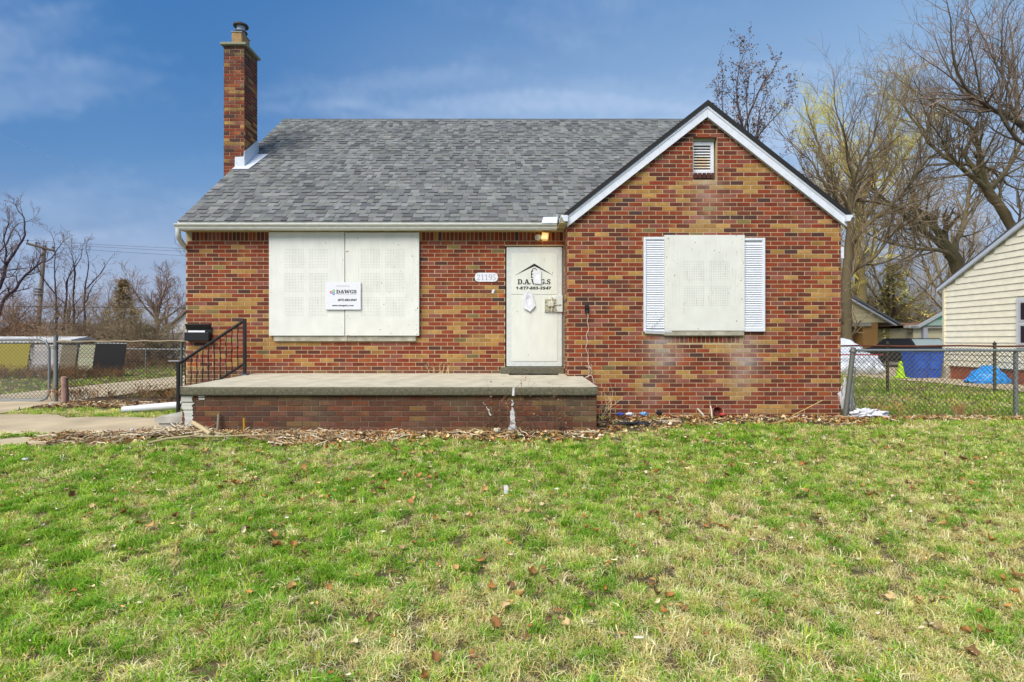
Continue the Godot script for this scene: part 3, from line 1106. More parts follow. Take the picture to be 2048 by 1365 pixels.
func porch() -> void:
	var p := thing("porch", "brick front porch with a thick weathered concrete slab", "porch", Vector3(-1.5, 0, -8.3))
	var o := p.position
	# slab, sloping a little to the front
	var b := start(p)
	var xa := -4.294
	var xb := 1.11
	var y0 := 0.606
	var k := 0.0245
	var rows := []
	var prof := [[-7.225, -0.112], [-7.21, -0.106], [-7.2, -0.09], [-7.2, -0.02], [-7.205, -0.006], [-7.22, 0.0]]
	var yy := func(z: float) -> float: return y0 + k * (-7.2 - z)
	for q in 6:
		var row := []
		for i in 41:
			var x := lerpf(xa, xb, i / 40.0)
			var w := 0.004 * fine.get_noise_2d(x * 3.0, q * 0.4)
			var rnd := 0.03 * (maxf(0.0, 1.0 - (x - xa) / 0.03) + maxf(0.0, 1.0 - (xb - x) / 0.03))
			row.append(Vector3(x, yy.call(prof[q][0]) + prof[q][1] + w * 0.6, prof[q][0] + w - rnd))
		rows.append(row)
	b.sheet(rows, [])
	b.quad(Vector3(xb, yy.call(-7.22) - 0.112, -7.22), Vector3(xb, yy.call(-9.375) - 0.112, -9.375), Vector3(xb, yy.call(-9.375), -9.375), Vector3(xb, yy.call(-7.22), -7.22))
	b.quad(Vector3(xa, yy.call(-9.375) - 0.112, -9.375), Vector3(xa, yy.call(-7.22) - 0.112, -7.22), Vector3(xa, yy.call(-7.22), -7.22), Vector3(xa, yy.call(-9.375), -9.375))
	b.quad(Vector3(xa, yy.call(-9.3) - 0.112, -9.3), Vector3(xb, yy.call(-9.3) - 0.112, -9.3), Vector3(xb, yy.call(-7.225) - 0.112, -7.225), Vector3(xa, yy.call(-7.225) - 0.112, -7.225))
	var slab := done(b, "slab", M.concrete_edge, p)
	b = start(p)
	rows = []
	for q in 16:
		var z := lerpf(-7.22, -9.375, q / 15.0)
		var row := []
		for i in 41:
			var x := lerpf(xa, xb, i / 40.0)
			row.append(Vector3(x, yy.call(z) + 0.0008 + 0.002 * (fine.get_noise_2d(x * 1.5, z * 1.5) if q > 0 else 0.0), z))
		rows.append(row)
	b.sheet(rows, [])
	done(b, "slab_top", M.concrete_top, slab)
	b = start(p)
	b.quad(Vector3(0.0, y0 - 0.11, -7.196), Vector3(0.03, y0 - 0.11, -7.196), Vector3(0.035, y0 - 0.002, -7.196), Vector3(0.008, y0 - 0.002, -7.196), C(226, 226, 222))
	done(b, "paint_drip", M.plain, slab)
	# brick base
	b = start(p)
	b.box(Vector3(-4.278, -0.3, -9.3), Vector3(1.092, 0.495, -7.268))
	var base := done(b, "porch_base", M.dull_mortar, p)
	var t := func(_u: float, _v: float) -> float: return 0.09
	lay(Transform3D(Basis(), Vector3(0, 0, -7.26)), -0.048, 8, func(_v: float) -> Array: return [Vector2(-4.28, 1.094)], 0.05, t, 0.55, moss, base, p, func(_u: float, _v: float) -> bool: return true, 300)
	lay(Transform3D(Basis(Vector3.FORWARD, Vector3.UP, Vector3.RIGHT), Vector3(1.1, 0, -7.26)), -0.048, 8, func(_v: float) -> Array: return [Vector2(0.0, 1.53)], 0.0, t, 0.5, moss, base, p)
	lay(Transform3D(Basis(Vector3.BACK, Vector3.UP, Vector3.LEFT), Vector3(-4.286, 0, -9.2)), -0.048, 8, func(_v: float) -> Array: return [Vector2(0.0, 1.94)], 0.0, t, 0.5, moss, base, p)
	# flaking white paint down the left corner and below the drip
	b = start(p)
	ragged(b, [[0.49, -4.284, -4.13], [0.44, -4.284, -4.15], [0.40, -4.284, -4.12], [0.37, -4.284, -4.155], [0.33, -4.284, -4.15], [0.30, -4.26, -4.145], [0.25, -4.25, -4.14], [0.2, -4.245, -4.135], [0.14, -4.24, -4.13], [0.08, -4.235, -4.135], [0.02, -4.22, -4.15]], -7.2515, C(204, 204, 194))
	ragged(b, [[0.49, -4.06, -3.99], [0.46, -4.07, -3.985], [0.43, -4.05, -3.99]], -7.2515, C(214, 214, 206))
	ragged(b, [[0.44, -0.005, 0.012], [0.40, -0.002, 0.018], [0.34, -0.008, 0.022], [0.28, -0.02, 0.03], [0.22, -0.032, 0.042], [0.16, -0.02, 0.045], [0.10, -0.035, 0.05], [0.05, -0.05, 0.062], [-0.02, -0.055, 0.07]], -7.2515, C(224, 226, 224))
	ragged(b, [[0.405, -0.38, -0.37], [0.37, -0.352, -0.338], [0.31, -0.318, -0.302], [0.26, -0.295, -0.28], [0.215, -0.272, -0.262]], -7.2515, C(220, 222, 220))
	done(b, "flaking_paint", M.plain, base)
	# steps down the left end, rounded nosings
	for q in [[-4.78, 0.19, -4.29], [-4.37, 0.395, -4.29]]:
		b = start(p)
		b.box(Vector3(q[0] + 0.045, -0.2, -9.05), Vector3(-4.26, q[1] - 0.085, -7.50))
		var nose := PackedVector2Array()
		for g in 7:
			var a := PI * (0.5 + g / 6.0)
			nose.append(Vector2(q[0] + 0.045 + 0.045 * cos(a), q[1] - 0.045 + 0.045 * sin(a)))
		nose.append(Vector2(q[2], q[1] - 0.09))
		nose.append(Vector2(q[2], q[1]))
		b.prism(nose, -9.07, -7.48)
		done(b, "step", M.concrete_step, p)


# a strip of irregular width: rows of height, left edge, right edge
func ragged(b: MB, rows: Array, z: float, c: Color) -> void:
	var fineish := []
	for i in rows.size() - 1:
		for k in 3:
			var t := k / 3.0
			fineish.append([lerpf(rows[i][0], rows[i + 1][0], t), lerpf(rows[i][1], rows[i + 1][1], t) + rng.randf_range(-0.007, 0.007), lerpf(rows[i][2], rows[i + 1][2], t) + rng.randf_range(-0.012, 0.012)])
	for i in fineish.size() - 1:
		var a: Array = fineish[i]
		var d: Array = fineish[i + 1]
		if rng.randf() < 0.12:
			continue
		b.quad(Vector3(d[1], d[0], z), Vector3(d[2], d[0], z), Vector3(a[2], a[0], z), Vector3(a[1], a[0], z), jit(c, 0.05))


func on_the_walls() -> void:
	# yard sign across the two panels
	var s := thing("security_sign", "white security company sign fixed across the two window panels", "sign", Vector3(-2.798, 1.72, -9.26))
	var o := s.position
	var b := start(s)
	b.box(Vector3(-3.091, 1.72, -9.275), Vector3(-2.504, 2.172, -9.262), Color.WHITE, 0.002)
	done(b, "board", M.paper, s)
	var z := -9.2615
	lettering(s, "Property secured by", "Droid Sans", false, -2.80, 2.108, z, 0.215, 0.03, M.pencil_grey, o)
	lettering(s, "DAWGS", "Droid Serif", true, -2.742, 2.017, z, 0.335, 0.056, M.ink, o)
	lettering(s, "Vacant Property Security", "Droid Sans", false, -2.742, 1.971, z, 0.325, 0.018, M.pencil_grey, o)
	lettering(s, "(877) 883-2947", "Droid Sans", true, -2.727, 1.876, z, 0.31, 0.042, M.ink, o)
	lettering(s, "www.dawgsinc.com", "Droid Sans", true, -2.80, 1.785, z, 0.352, 0.032, M.ink, o)
	for q in [[-2.995, 2.006, C(206, 60, 62)], [-2.952, 2.032, C(110, 190, 80)], [-2.952, 1.984, C(40, 130, 200)]]:
		b = start(s)
		b.xf = b.xf * Transform3D(Basis(Vector3.RIGHT, PI / 2), Vector3(q[0], q[1], z))
		b.lathe([Vector2(0.011, 0.0), Vector2(0.011, 0.0015), Vector2(0.024, 0.0015), Vector2(0.024, 0.0)], 6, q[2])
		done(b, "logo_ring", M.plain, s)
	# house number
	s = thing("house_number_plaque", "white plaque with embossed house number beside the door", "sign", Vector3(-0.43, 2.19, -9.36))
	b = start(s)
	var pl := PackedVector2Array()
	for q in [[-0.57, 2.192], [-0.29, 2.192], [-0.248, 2.215], [-0.236, 2.267], [-0.248, 2.319], [-0.29, 2.342], [-0.57, 2.342], [-0.612, 2.319], [-0.624, 2.267], [-0.612, 2.215]]:
		pl.append(Vector2(q[0], q[1]))
	b.prism(pl, -9.371, -9.355)
	done(b, "plaque", M.paper, s)
	lettering(s, "21195", "Droid Serif", false, -0.43, 2.266, -9.3545, 0.31, 0.098, M.pencil_grey, s.position, "number")
	b = MB.new()
	b.xf = Transform3D(Basis(Vector3.BACK, -0.35), Vector3.ZERO)
	b.box(Vector3(-0.018, -0.035, -0.006), Vector3(0.018, 0.035, 0.006), Color.WHITE, 0.002)
	var cl := done(b, "wall_clip", M.vinyl)
	cl.position = Vector3(-0.315, 2.03, -9.362)
	tag(cl, "small white plastic scrap stuck to the bricks below the house number", "clip")
	# lamp
	s = thing("wall_lamp", "lit glass wall lamp under the eave above the door", "lamp", Vector3(0.45, 2.93, -9.36))
	b = start(s)
	b.xf = b.xf * Transform3D(Basis(Vector3.RIGHT, PI / 2), Vector3(0.435, 2.935, -9.368))
	b.lathe([Vector2(0.055, 0.0), Vector2(0.055, 0.02), Vector2(0.035, 0.045), Vector2(0.0, 0.05)], 18, C(226, 224, 210))
	done(b, "mount", M.plain, s)
	b = start(s)
	b.tube(PackedVector3Array([Vector3(0.435, 2.93, -9.33), Vector3(0.45, 2.91, -9.27), Vector3(0.50, 2.92, -9.25)]), PackedFloat32Array([0.016, 0.016, 0.018]), 8, C(222, 220, 206))
	done(b, "arm", M.plain, s)
	b = start(s)
	b.xf = b.xf * Transform3D(Basis(Vector3.BACK, -0.12), Vector3(0.545, 2.925, -9.25))
	b.box(Vector3(-0.058, -0.06, -0.05), Vector3(0.058, 0.055, 0.05), Color.WHITE, 0.018)
	done(b, "lit_shade", M.lit_glass, s)
	b = start(s)
	b.xf = b.xf * Transform3D(Basis(Vector3.BACK, -0.12), Vector3(0.545, 2.925, -9.25))
	b.box(Vector3(-0.062, 0.0555, -0.053), Vector3(0.062, 0.066, 0.053), C(214, 206, 170), 0.004)
	done(b, "cap", M.plain, s)
	var lamp := OmniLight3D.new()
	lamp.name = "lamp_glow"
	lamp.position = Vector3(0.095, -0.005, 0.11)
	lamp.light_color = Color(1.0, 0.76, 0.36)
	lamp.light_energy = 0.012
	lamp.light_size = 0.05
	lamp.omni_range = 12.0
	lamp.omni_attenuation = 2.0
	lamp.shadow_enabled = true
	s.add_child(lamp)
	# papers on the door
	b = MB.new()
	paper(b, [Vector2(-0.062, 0.11), Vector2(0.068, 0.125), Vector2(0.075, -0.11), Vector2(-0.055, -0.10)], 0.006, 3)
	var pa := done(b, "paper_notice", M.paper)
	pa.position = Vector3(0.415, 2.262, -9.353)
	tag(pa, "small crumpled white paper taped over the lettering on the door", "paper")
	s = thing("paper_bundle", "bundle of white papers hanging on the door beside the lock", "paper", Vector3(0.27, 1.86, -9.35))
	for q in [[Vector2(-0.085, 0.10), Vector2(-0.02, 0.185), Vector2(0.07, 0.12), Vector2(0.10, -0.10), Vector2(0.03, -0.17), Vector2(-0.09, -0.10), 0.004], [Vector2(-0.06, 0.12), Vector2(0.0, 0.16), Vector2(0.09, 0.06), Vector2(0.125, -0.08), Vector2(0.06, -0.1), Vector2(-0.05, -0.06), -0.002]]:
		b = start(s)
		b.xf = Transform3D(Basis(), Vector3(0, 0, q[6]))
		paper(b, q.slice(0, 6), 0.012, 7)
		done(b, "sheet", M.paper, s)
	b = start(s)
	b.xf = Transform3D()
	for i in 9:
		var y := 0.09 - i * 0.021
		b.box(Vector3(-0.055 + 0.004 * i, y, 0.0175), Vector3(0.05 - 0.004 * (i % 3), y + 0.004, 0.018))
	stuff(done(b, "lines_of_writing", M.pencil_grey, s))
	# mat
	b = MB.new()
	var rows := []
	for i in 7:
		var row := []
		for j in 15:
			row.append(Vector3(-0.40 + 0.8 * j / 14.0, 0.006 + 0.004 * sin(j * 1.3 + i), -0.12 + 0.24 * i / 6.0))
		rows.append(row)
	b.sheet(rows, [], true)
	b.box(Vector3(-0.40, -0.004, -0.12), Vector3(0.40, 0.002, 0.12))
	var mt := done(b, "door_mat", M.black_metal)
	mt.position = Vector3(0.35, 0.656, -9.12)
	tag(mt, "thin black door mat on the porch below the door", "mat")
	# outlet and dangling cord
	s = thing("outlet_box", "small black outlet box on the brick wall right of the door", "outlet", Vector3(1.175, 1.7, -8.79))
	b = start(s)
	b.box(Vector3(1.142, 1.645, -8.80), Vector3(1.208, 1.76, -8.765), Color.WHITE, 0.006)
	b.box(Vector3(1.15, 1.70, -8.766), Vector3(1.2, 1.765, -8.74), Color.WHITE, 0.008)
	done(b, "cover", M.black_metal, s)
	b = start(s)
	b.box(Vector3(1.155, 1.64, -8.765), Vector3(1.19, 1.69, -8.745), C(40, 40, 42), 0.005)
	done(b, "plug", M.plain, s)
	b = MB.new()
	var pts := PackedVector3Array()
	var rad := PackedFloat32Array()
	for i in 46:
		var t := i / 45.0
		pts.append(Vector3(0.0 + 0.018 * sin(t * 9.0) + 0.03 * t + 0.012 * sin(t * 31.0), -1.03 * t, 0.012 + 0.006 * sin(t * 17.0)))
		rad.append(0.0055)
	for i in 22:
		var t := i / 21.0
		pts.append(Vector3(0.03 + 0.05 * sin(t * 14.0), -0.78 - 0.27 * t - 0.05 * sin(t * 11.0), 0.03 + 0.03 * cos(t * 12.0)))
		rad.append(0.005)
	pts.append(Vector3(0.10, -1.105, 0.09))
	rad.append(0.005)
	b.tube(pts, rad, 6, C(214, 192, 172))
	var cd := done(b, "extension_cord", M.plain)
	cd.position = Vector3(1.17, 1.655, -8.78)
	tag(cd, "tangled pale cord hanging down the bricks from the outlet", "cord")
	# mailbox
	s = thing("mailbox", "black wall mailbox with letters sticking out near the left corner", "mailbox", Vector3(-5.2, 1.2, -9.3))
	b = start(s)
	b.box(Vector3(-5.43, 1.20, -9.368), Vector3(-5.02, 1.345, -9.26), Color.WHITE, 0.01)
	done(b, "box", M.black_metal, s)
	b = start(s)
	b.xf = b.xf * Transform3D(Basis(Vector3.RIGHT, -1.0), Vector3(-5.225, 1.40, -9.35))
	b.box(Vector3(-0.215, -0.006, 0.0), Vector3(0.215, 0.006, 0.1), Color.WHITE, 0.004)
	done(b, "lid", M.black_metal, s)
	b = start(s)
	b.box(Vector3(-5.43, 1.345, -9.368), Vector3(-5.02, 1.42, -9.35))
	done(b, "back_plate", M.black_metal, s)
	b = start(s)
	b.xf = b.xf * Transform3D(Basis(Vector3.RIGHT, -0.2), Vector3(-5.24, 1.3, -9.30))
	b.box(Vector3(-0.15, 0.0, -0.004), Vector3(0.13, 0.075, 0.004))
	done(b, "letter", M.paper, s)
	# handrail on the left end of the porch
	s = thing("handrail", "black wrought iron handrail going down the porch steps", "railing", Vector3(-4.8, 0.1, -9.0))
	var zr := -9.0
	for q in [[-4.30, 0.63, 1.56], [-5.37, -0.05, 0.87]]:
		b = start(s)
		b.box(Vector3(q[0] - 0.022, q[1], zr - 0.022), Vector3(q[0] + 0.022, q[2], zr + 0.022), Color.WHITE, 0.004)
		var po := done(b, "post", M.black_metal, s)
		if q[1] > 0.0:
			b = start(s)
			b.box(Vector3(-4.352, 0.651, zr - 0.05), Vector3(-4.25, 0.672, zr + 0.05), C(90, 92, 110), 0.005)
			done(b, "foot", M.plain, po)
		else:
			b = start(s)
			b.box(Vector3(-5.52, 0.872, zr - 0.03), Vector3(-5.34, 0.886, zr + 0.02), C(170, 172, 176), 0.003)
			done(b, "bracket", M.plain, po)
	for q in [[1.52, 0.845, "top_rail", 0.024], [0.83, 0.155, "bottom_rail", 0.019]]:
		b = start(s)
		b.tube(PackedVector3Array([Vector3(-4.32, q[0], zr), Vector3(-5.35, q[1], zr)]), PackedFloat32Array([q[3], q[3]]), 4, Color.WHITE, true)
		done(b, q[2], M.black_metal, s)
	var bal := MB.new()
	var bp := PackedVector3Array()
	var br := PackedFloat32Array()
	for i in 15:
		bp.append(Vector3(0.004 * sin(i * 1.1), i * 0.68 / 14.0, 0.004 * cos(i * 1.1)))
		br.append(0.0085)
	bal.tube(bp, br, 4, Color.WHITE, false, 0.55)
	bal.xf = Transform3D(Basis(), Vector3(0, 0.34, 0))
	bal.lathe([Vector2(0.008, -0.02), Vector2(0.014, -0.01), Vector2(0.014, 0.01), Vector2(0.008, 0.02)], 8)
	var bm := bal.mesh()
	bm.surface_set_material(0, M.black_metal)
	for i in 10:
		var t := (i + 1) / 11.0
		place(bm, "baluster", Transform3D(Basis(), Vector3(lerpf(-4.32, -5.35, t), lerpf(0.83, 0.155, t), zr) - s.position), s)


func paper(b: MB, outline: Array, crumple: float, sd: int) -> void:
	var f := FastNoiseLite.new()
	f.seed = sd
	f.frequency = 9.0
	var c := Vector2.ZERO
	for q in outline:
		c += q / outline.size()
	var n := outline.size()
	var ring := []
	for i in n:
		for k in 3:
			ring.append(outline[i].lerp(outline[(i + 1) % n], k / 3.0))
	var rows := []
	for t in [0.0, 0.35, 0.7, 1.0]:
		var row := []
		for i in ring.size() + 1:
			var q: Vector2 = c.lerp(ring[i % ring.size()], t)
			row.append(Vector3(q.x, q.y, crumple * (0.8 + f.get_noise_2d(q.x, q.y) + 0.4 * t)))
		rows.append(row)
	b.sheet(rows, [], true)


func land() -> void:
	var xs := []
	var zs := []
	var x := -400.0
	while x < 400.0:
		xs.append(x)
		x += 0.5 if absf(x) < 16.0 else (2.0 if absf(x) < 40.0 else 40.0)
	xs.append(400.0)
	var z := 12.0
	while z > -900.0:
		zs.append(z)
		z -= 0.4 if z > -14.0 else (2.0 if z > -50.0 else 50.0)
	zs.append(-900.0)
	var b := MB.new()
	var rows := []
	var cols := []
	for q in zs:
		var row := []
		var col := []
		for p in xs:
			row.append(Vector3(p, ground_y(p, q) - 0.004, q))
			var k := clampf(0.5 + 0.8 * patch.get_noise_2d(p * 0.8, q * 0.8), 0, 1)
			col.append(C(120, 104, 70).lerp(C(150, 132, 94), k))
		rows.append(row)
		cols.append(col)
	b.sheet(rows, cols)
	setting(b, "ground", M.turf)
	# concrete path from the steps to the drive, and the drive beside the house
	slab_strip("path", [[-4.75, -8.72, -7.18], [-5.5, -8.66, -7.22], [-6.3, -8.72, -7.16], [-6.9, -8.68, -7.24], [-7.35, -9.02, -7.18], [-8.2, -9.0, -7.14], [-9.2, -9.05, -7.2], [-12.0, -9.0, -7.1]], 0.018)
	slab_strip("old_path_stone", [[-5.16, -6.74, -6.66], [-5.5, -6.86, -6.58], [-5.85, -6.87, -6.5], [-6.12, -6.80, -6.44], [-6.2, -6.66, -6.5]], 0.03)
	var d := MB.new()
	var r := []
	for q in [[2.0, -11.3, -8.45], [-8.6, -11.3, -8.4], [-9.4, -11.3, -8.45], [-10.3, -11.32, -8.72], [-12.0, -11.3, -8.6], [-14.0, -11.34, -8.5], [-17.0, -11.3, -8.5], [-22.0, -11.3, -8.4], [-32.0, -11.2, -8.4]]:
		var row := []
		for i in 9:
			var px := lerpf(q[1], q[2], i / 8.0)
			row.append(Vector3(px, ground_y(px, q[0]) + 0.014, q[0]))
		r.append(row)
	d.sheet(r, [])
	setting(d, "driveway", M.concrete_path)
	d = MB.new()
	r = []
	for q in [[-8.0, 11.9, 13.4], [-12.0, 11.9, 13.5], [-16.0, 12.0, 13.86], [-18.2, 11.6, 13.86], [-20.0, 10.9, 16.0], [-32.0, 10.4, 22.0]]:
		var row := []
		for i in 9:
			row.append(Vector3(lerpf(q[1], q[2], i / 8.0), 0.016, q[0]))
		r.append(row)
	d.sheet(r, [])
	setting(d, "neighbour_driveway", M.concrete_path)


# a slab edged along x: x, far edge, near edge
func slab_strip(called: String, q: Array, up: float) -> void:
	var b := MB.new()
	var dense := []
	for i in q.size() - 1:
		for k in 5:
			var t := k / 5.0
			dense.append([lerpf(q[i][0], q[i + 1][0], t), lerpf(q[i][1], q[i + 1][1], t) + rng.randf_range(-0.03, 0.03), lerpf(q[i][2], q[i + 1][2], t) + rng.randf_range(-0.03, 0.03)])
	dense.append(q[q.size() - 1])
	var rows := []
	for e in dense:
		var row := []
		for i in 8:
			var z := lerpf(e[1], e[2], (i - 1) / 5.0)
			z = clampf(z, e[1], e[2])
			var down := 0.06 if i == 0 or i == 7 else 0.0
			row.append(Vector3(e[0], ground_y(e[0], z) + up - down, z))
		rows.append(row)
	b.sheet(rows, [])
	setting(b, called, M.concrete_path)


# front edge of the planting bed along the house
func bed_z(x: float) -> float:
	var q := [[-5.75, -6.72], [-5.5, -6.66], [-4.78, -6.5], [-4.26, -6.87], [-3.7, -7.08], [-3.22, -6.9], [-2.69, -6.52], [-2.1, -6.5], [-1.57, -6.68], [-0.75, -6.82], [0.15, -6.68], [1.0, -6.8], [1.3, -7.08], [1.72, -7.25], [2.3, -7.66], [3.05, -8.0], [4.1, -8.0], [4.55, -7.66], [5.1, -8.0], [6.2, -8.3], [9.0, -8.35]]
	if x <= q[0][0]:
		return -99.0
	for i in q.size() - 1:
		if x < q[i + 1][0]:
			return lerpf(q[i][1], q[i + 1][1], (x - q[i][0]) / (q[i + 1][0] - q[i][0]))
	return -8.35


func bed_back(x: float) -> float:
	if x < -4.75:
		return -7.2
	if x < 1.1:
		return -7.26
	if x < 5.2:
		return -8.8
	return -8.75


func bed_and_litter() -> void:
	var b := MB.new()
	var rows := []
	var x := -5.74
	while x < 8.6:
		var row := []
		var a := bed_z(x) + 0.06 * fine.get_noise_2d(x * 2.0, 3.0)
		var e := bed_back(x) - 0.05
		for i in 9:
			var t := i / 8.0
			var z := lerpf(a, e, t)
			var hump := 0.02 * sin(PI * clampf(t * 1.1, 0, 1))
			row.append(Vector3(x, ground_y(x, z) + 0.002 + hump * (0.6 + 0.6 * fine.get_noise_2d(x * 1.2, z * 1.2)) - (0.02 if i == 0 else 0.0), z))
		rows.append(row)
		x += 0.06
	b.sheet(rows, [], true)
	setting(b, "garden_bed", M.soil)
	b = MB.new()
	rows = []
	for i in 26:
		var row := []
		var px := -8.45 + i * 0.125
		for j in 7:
			var z := lerpf(-9.75 + 0.2 * fine.get_noise_2d(px, 0.0), -11.9, j / 6.0)
			row.append(Vector3(px, 0.008 + (0.0 if j == 0 or i == 0 else 0.05 * absf(fine.get_noise_2d(px * 0.8, z)) + 0.07 * exp(-pow((z + 11.0) / 0.4, 2.0))), z))
		rows.append(row)
	b.sheet(rows, [], true)
	setting(b, "bare_earth", M.soil)
	# leaf shapes
	var leaves := []
	for i in 5:
		leaves.append(leaf_mesh(i))
	var browns := [C(160, 114, 58), C(134, 94, 50), C(184, 146, 90), C(202, 174, 124), C(112, 84, 54), C(172, 120, 62), C(212, 196, 158), C(156, 134, 94)]
	var per := [[], [], [], [], []]
	for i in 5600:
		var p := litter_spot()
		if p.z == 999.0:
			continue
		var s := rng.randf_range(0.02, 0.048)
		var bs := Basis(Vector3.UP, rng.randf() * TAU) * Basis(Vector3.RIGHT, rng.randf_range(-0.6, 0.6)) * Basis(Vector3.BACK, rng.randf_range(-0.5, 0.5))
		per[rng.randi() % 5].append([Transform3D(bs.scaled(Vector3.ONE * s), p + Vector3(0, rng.randf_range(0.0, 0.028), 0)), jit(browns[rng.randi() % 8], 0.2)])
	for i in 5:
		many(leaves[i], "leaf_litter", per[i], M.leaf, "dry brown leaf litter heaped along the foot of the house", "leaf litter")
	# pale broken stems lying in the bed
	var st := MB.new()
	st.tube(PackedVector3Array([Vector3(-0.5, 0, 0), Vector3(-0.15, 0.02, 0.03), Vector3(0.2, 0.0, -0.02), Vector3(0.5, 0.03, 0.03)]), PackedFloat32Array([0.012, 0.014, 0.012, 0.008]), 4, Color.WHITE)
	var sticks := []
	var pale := [C(196, 178, 146), C(176, 154, 120), C(150, 122, 90), C(214, 200, 172), C(130, 102, 76)]
	for i in 1900:
		var p := litter_spot()
		if p.z == 999.0 or (p.x > -3.9 and p.x < -3.4) or (rng.randf() < 0.55 and p.x > -1.3):
			continue
		var bs := Basis(Vector3.UP, rng.randf() * TAU) * Basis(Vector3.BACK, rng.randf_range(-0.3, 0.35))
		var ln := rng.randf_range(0.07, 0.26)
		sticks.append([Transform3D(bs * Basis.from_scale(Vector3(ln, 0.45, 0.45)), p + Vector3(0, rng.randf_range(0.01, 0.04), 0)), jit(pale[rng.randi() % 5], 0.12)])
	for i in 420:
		var p := Vector3(-4.35 + rng.randfn(0, 0.36), 0.0, -6.98 + rng.randfn(0, 0.11))
		p.y = ground_y(p.x, p.z) + 0.02 + 0.09 * rng.randf() * exp(-pow((p.x + 4.2) / 0.4, 2.0))
		var bs := Basis(Vector3.UP, rng.randf() * TAU) * Basis(Vector3.BACK, rng.randf_range(-0.4, 0.5))
		sticks.append([Transform3D(bs * Basis.from_scale(Vector3(rng.randf_range(0.12, 0.34), 0.6, 0.6)), p), jit(pale[rng.randi() % 4], 0.12)])
	many(st.mesh(), "broken_stems", sticks, M.twig, "pale broken plant stems strewn over the leaf litter", "plant litter")
	var bits := []
	for i in 5200:
		var d := lerpf(2.1, 7.4, sqrt(rng.randf()))
		var q := Vector2(rng.randf_range(-1.0, 1.0) * (d * 0.95 + 0.5), -d)
		if lawn(q.x, q.y) < 0.5:
			continue
		var s := rng.randf_range(0.007, 0.018)
		var bs := Basis(Vector3.UP, rng.randf() * TAU) * Basis(Vector3.RIGHT, rng.randf_range(-1.2, 1.2))
		var c: Color = browns[rng.randi() % 8]
		if rng.randf() < 0.07:
			c = C(214, 206, 184)
		bits.append([Transform3D(bs.scaled(Vector3(s * rng.randf_range(0.6, 2.2), s, s)), Vector3(q.x, ground_y(q.x, q.y) + rng.randf_range(0.02, 0.045), q.y)), jit(c, 0.15)])
	many(leaves[1], "lawn_litter", bits, M.leaf, "small bits of broken leaf and straw strewn in the lawn", "lawn litter")
	lawn_leaves(leaves, browns)
	bed_things()


func litter_spot() -> Vector3:
	var k := rng.randf()
	if k < 0.1:
		var x := rng.randf_range(-8.4, -5.5)
		var z := -9.8 - absf(rng.randfn(0.0, 0.8))
		return Vector3(x, 0.03, z)
	var x := rng.randf_range(-5.75, 8.4)
	if k < 0.3:
		x = rng.randf_range(-5.5, -1.6)
	if (x > -5.4 and x < -4.75 and rng.randf() < 0.3) or (x > 1.3 and rng.randf() < 0.35):
		return Vector3(0, 0, 999)
	var a := bed_z(x)
	var e := bed_back(x)
	var t := rng.randf()
	var z := lerpf(a + 0.08, e, t)
	if x > 5.3:
		z = -8.5 + rng.randfn(0.0, 0.12)
	return Vector3(x, ground_y(x, z) + 0.004 + 0.016 * sin(PI * t), z)


func leaf_mesh(i: int) -> ArrayMesh:
	var r := RandomNumberGenerator.new()
	r.seed = 400 + i
	var b := MB.new()
	var curl := r.randf_range(0.5, 1.5)
	var roll := r.randf_range(-0.9, 0.9)
	var n := 17
	var ring := []
	for k in n:
		var a := TAU * k / n
		var lobe := 0.62 + 0.30 * absf(cos(a * 2.5)) + r.randf_range(-0.08, 0.08)
		if i % 2 == 1:
			lobe = 0.42 + 0.5 * pow(absf(cos(a)), 1.5)
		ring.append(Vector2(cos(a), sin(a)) * lobe)
	var rows := []
	for t: float in [0.0, 0.5, 1.0]:
		var row := []
		for k in n + 1:
			var q: Vector2 = ring[k % n] * t
			var y: float = curl * 0.5 * q.length_squared() + roll * q.x * q.y * 0.8 + 0.12 * sin(q.x * 9.0 + i) * t
			row.append(Vector3(q.x * (1.0 - 0.25 * absf(y)), y - 0.1, q.y * (1.0 - 0.2 * curl * t)))
		rows.append(row)
	b.sheet(rows, [], true)
	b.tube(PackedVector3Array([Vector3(0.4, 0.0, 0), Vector3(1.0, 0.2, 0.05), Vector3(1.35, 0.25, 0.2)]), PackedFloat32Array([0.03, 0.025, 0.02]), 3, Color.WHITE)
	return b.mesh()


func many(mesh: ArrayMesh, called: String, items: Array, m: Material, label: String, category: String) -> MultiMeshInstance3D:
	if items.is_empty():
		return null
	mesh.surface_set_material(0, m)
	var mm := MultiMesh.new()
	mm.transform_format = MultiMesh.TRANSFORM_3D
	mm.use_colors = true
	mm.mesh = mesh
	mm.instance_count = items.size()
	var buf := PackedFloat32Array()
	buf.resize(items.size() * 16)
	var j := 0
	for it in items:
		var t: Transform3D = it[0]
		var c: Color = it[1]
		var q := [t.basis.x.x, t.basis.y.x, t.basis.z.x, t.origin.x, t.basis.x.y, t.basis.y.y, t.basis.z.y, t.origin.y, t.basis.x.z, t.basis.y.z, t.basis.z.z, t.origin.z, c.r, c.g, c.b, 1.0]
		for k in 16:
			buf[j + k] = q[k]
		j += 16
	mm.buffer = buf
	var o := MultiMeshInstance3D.new()
	o.multimesh = mm
	o.name = numbered(called, self)
	add_child(o)
	stuff(o)
	tag(o, label, category)
	return o


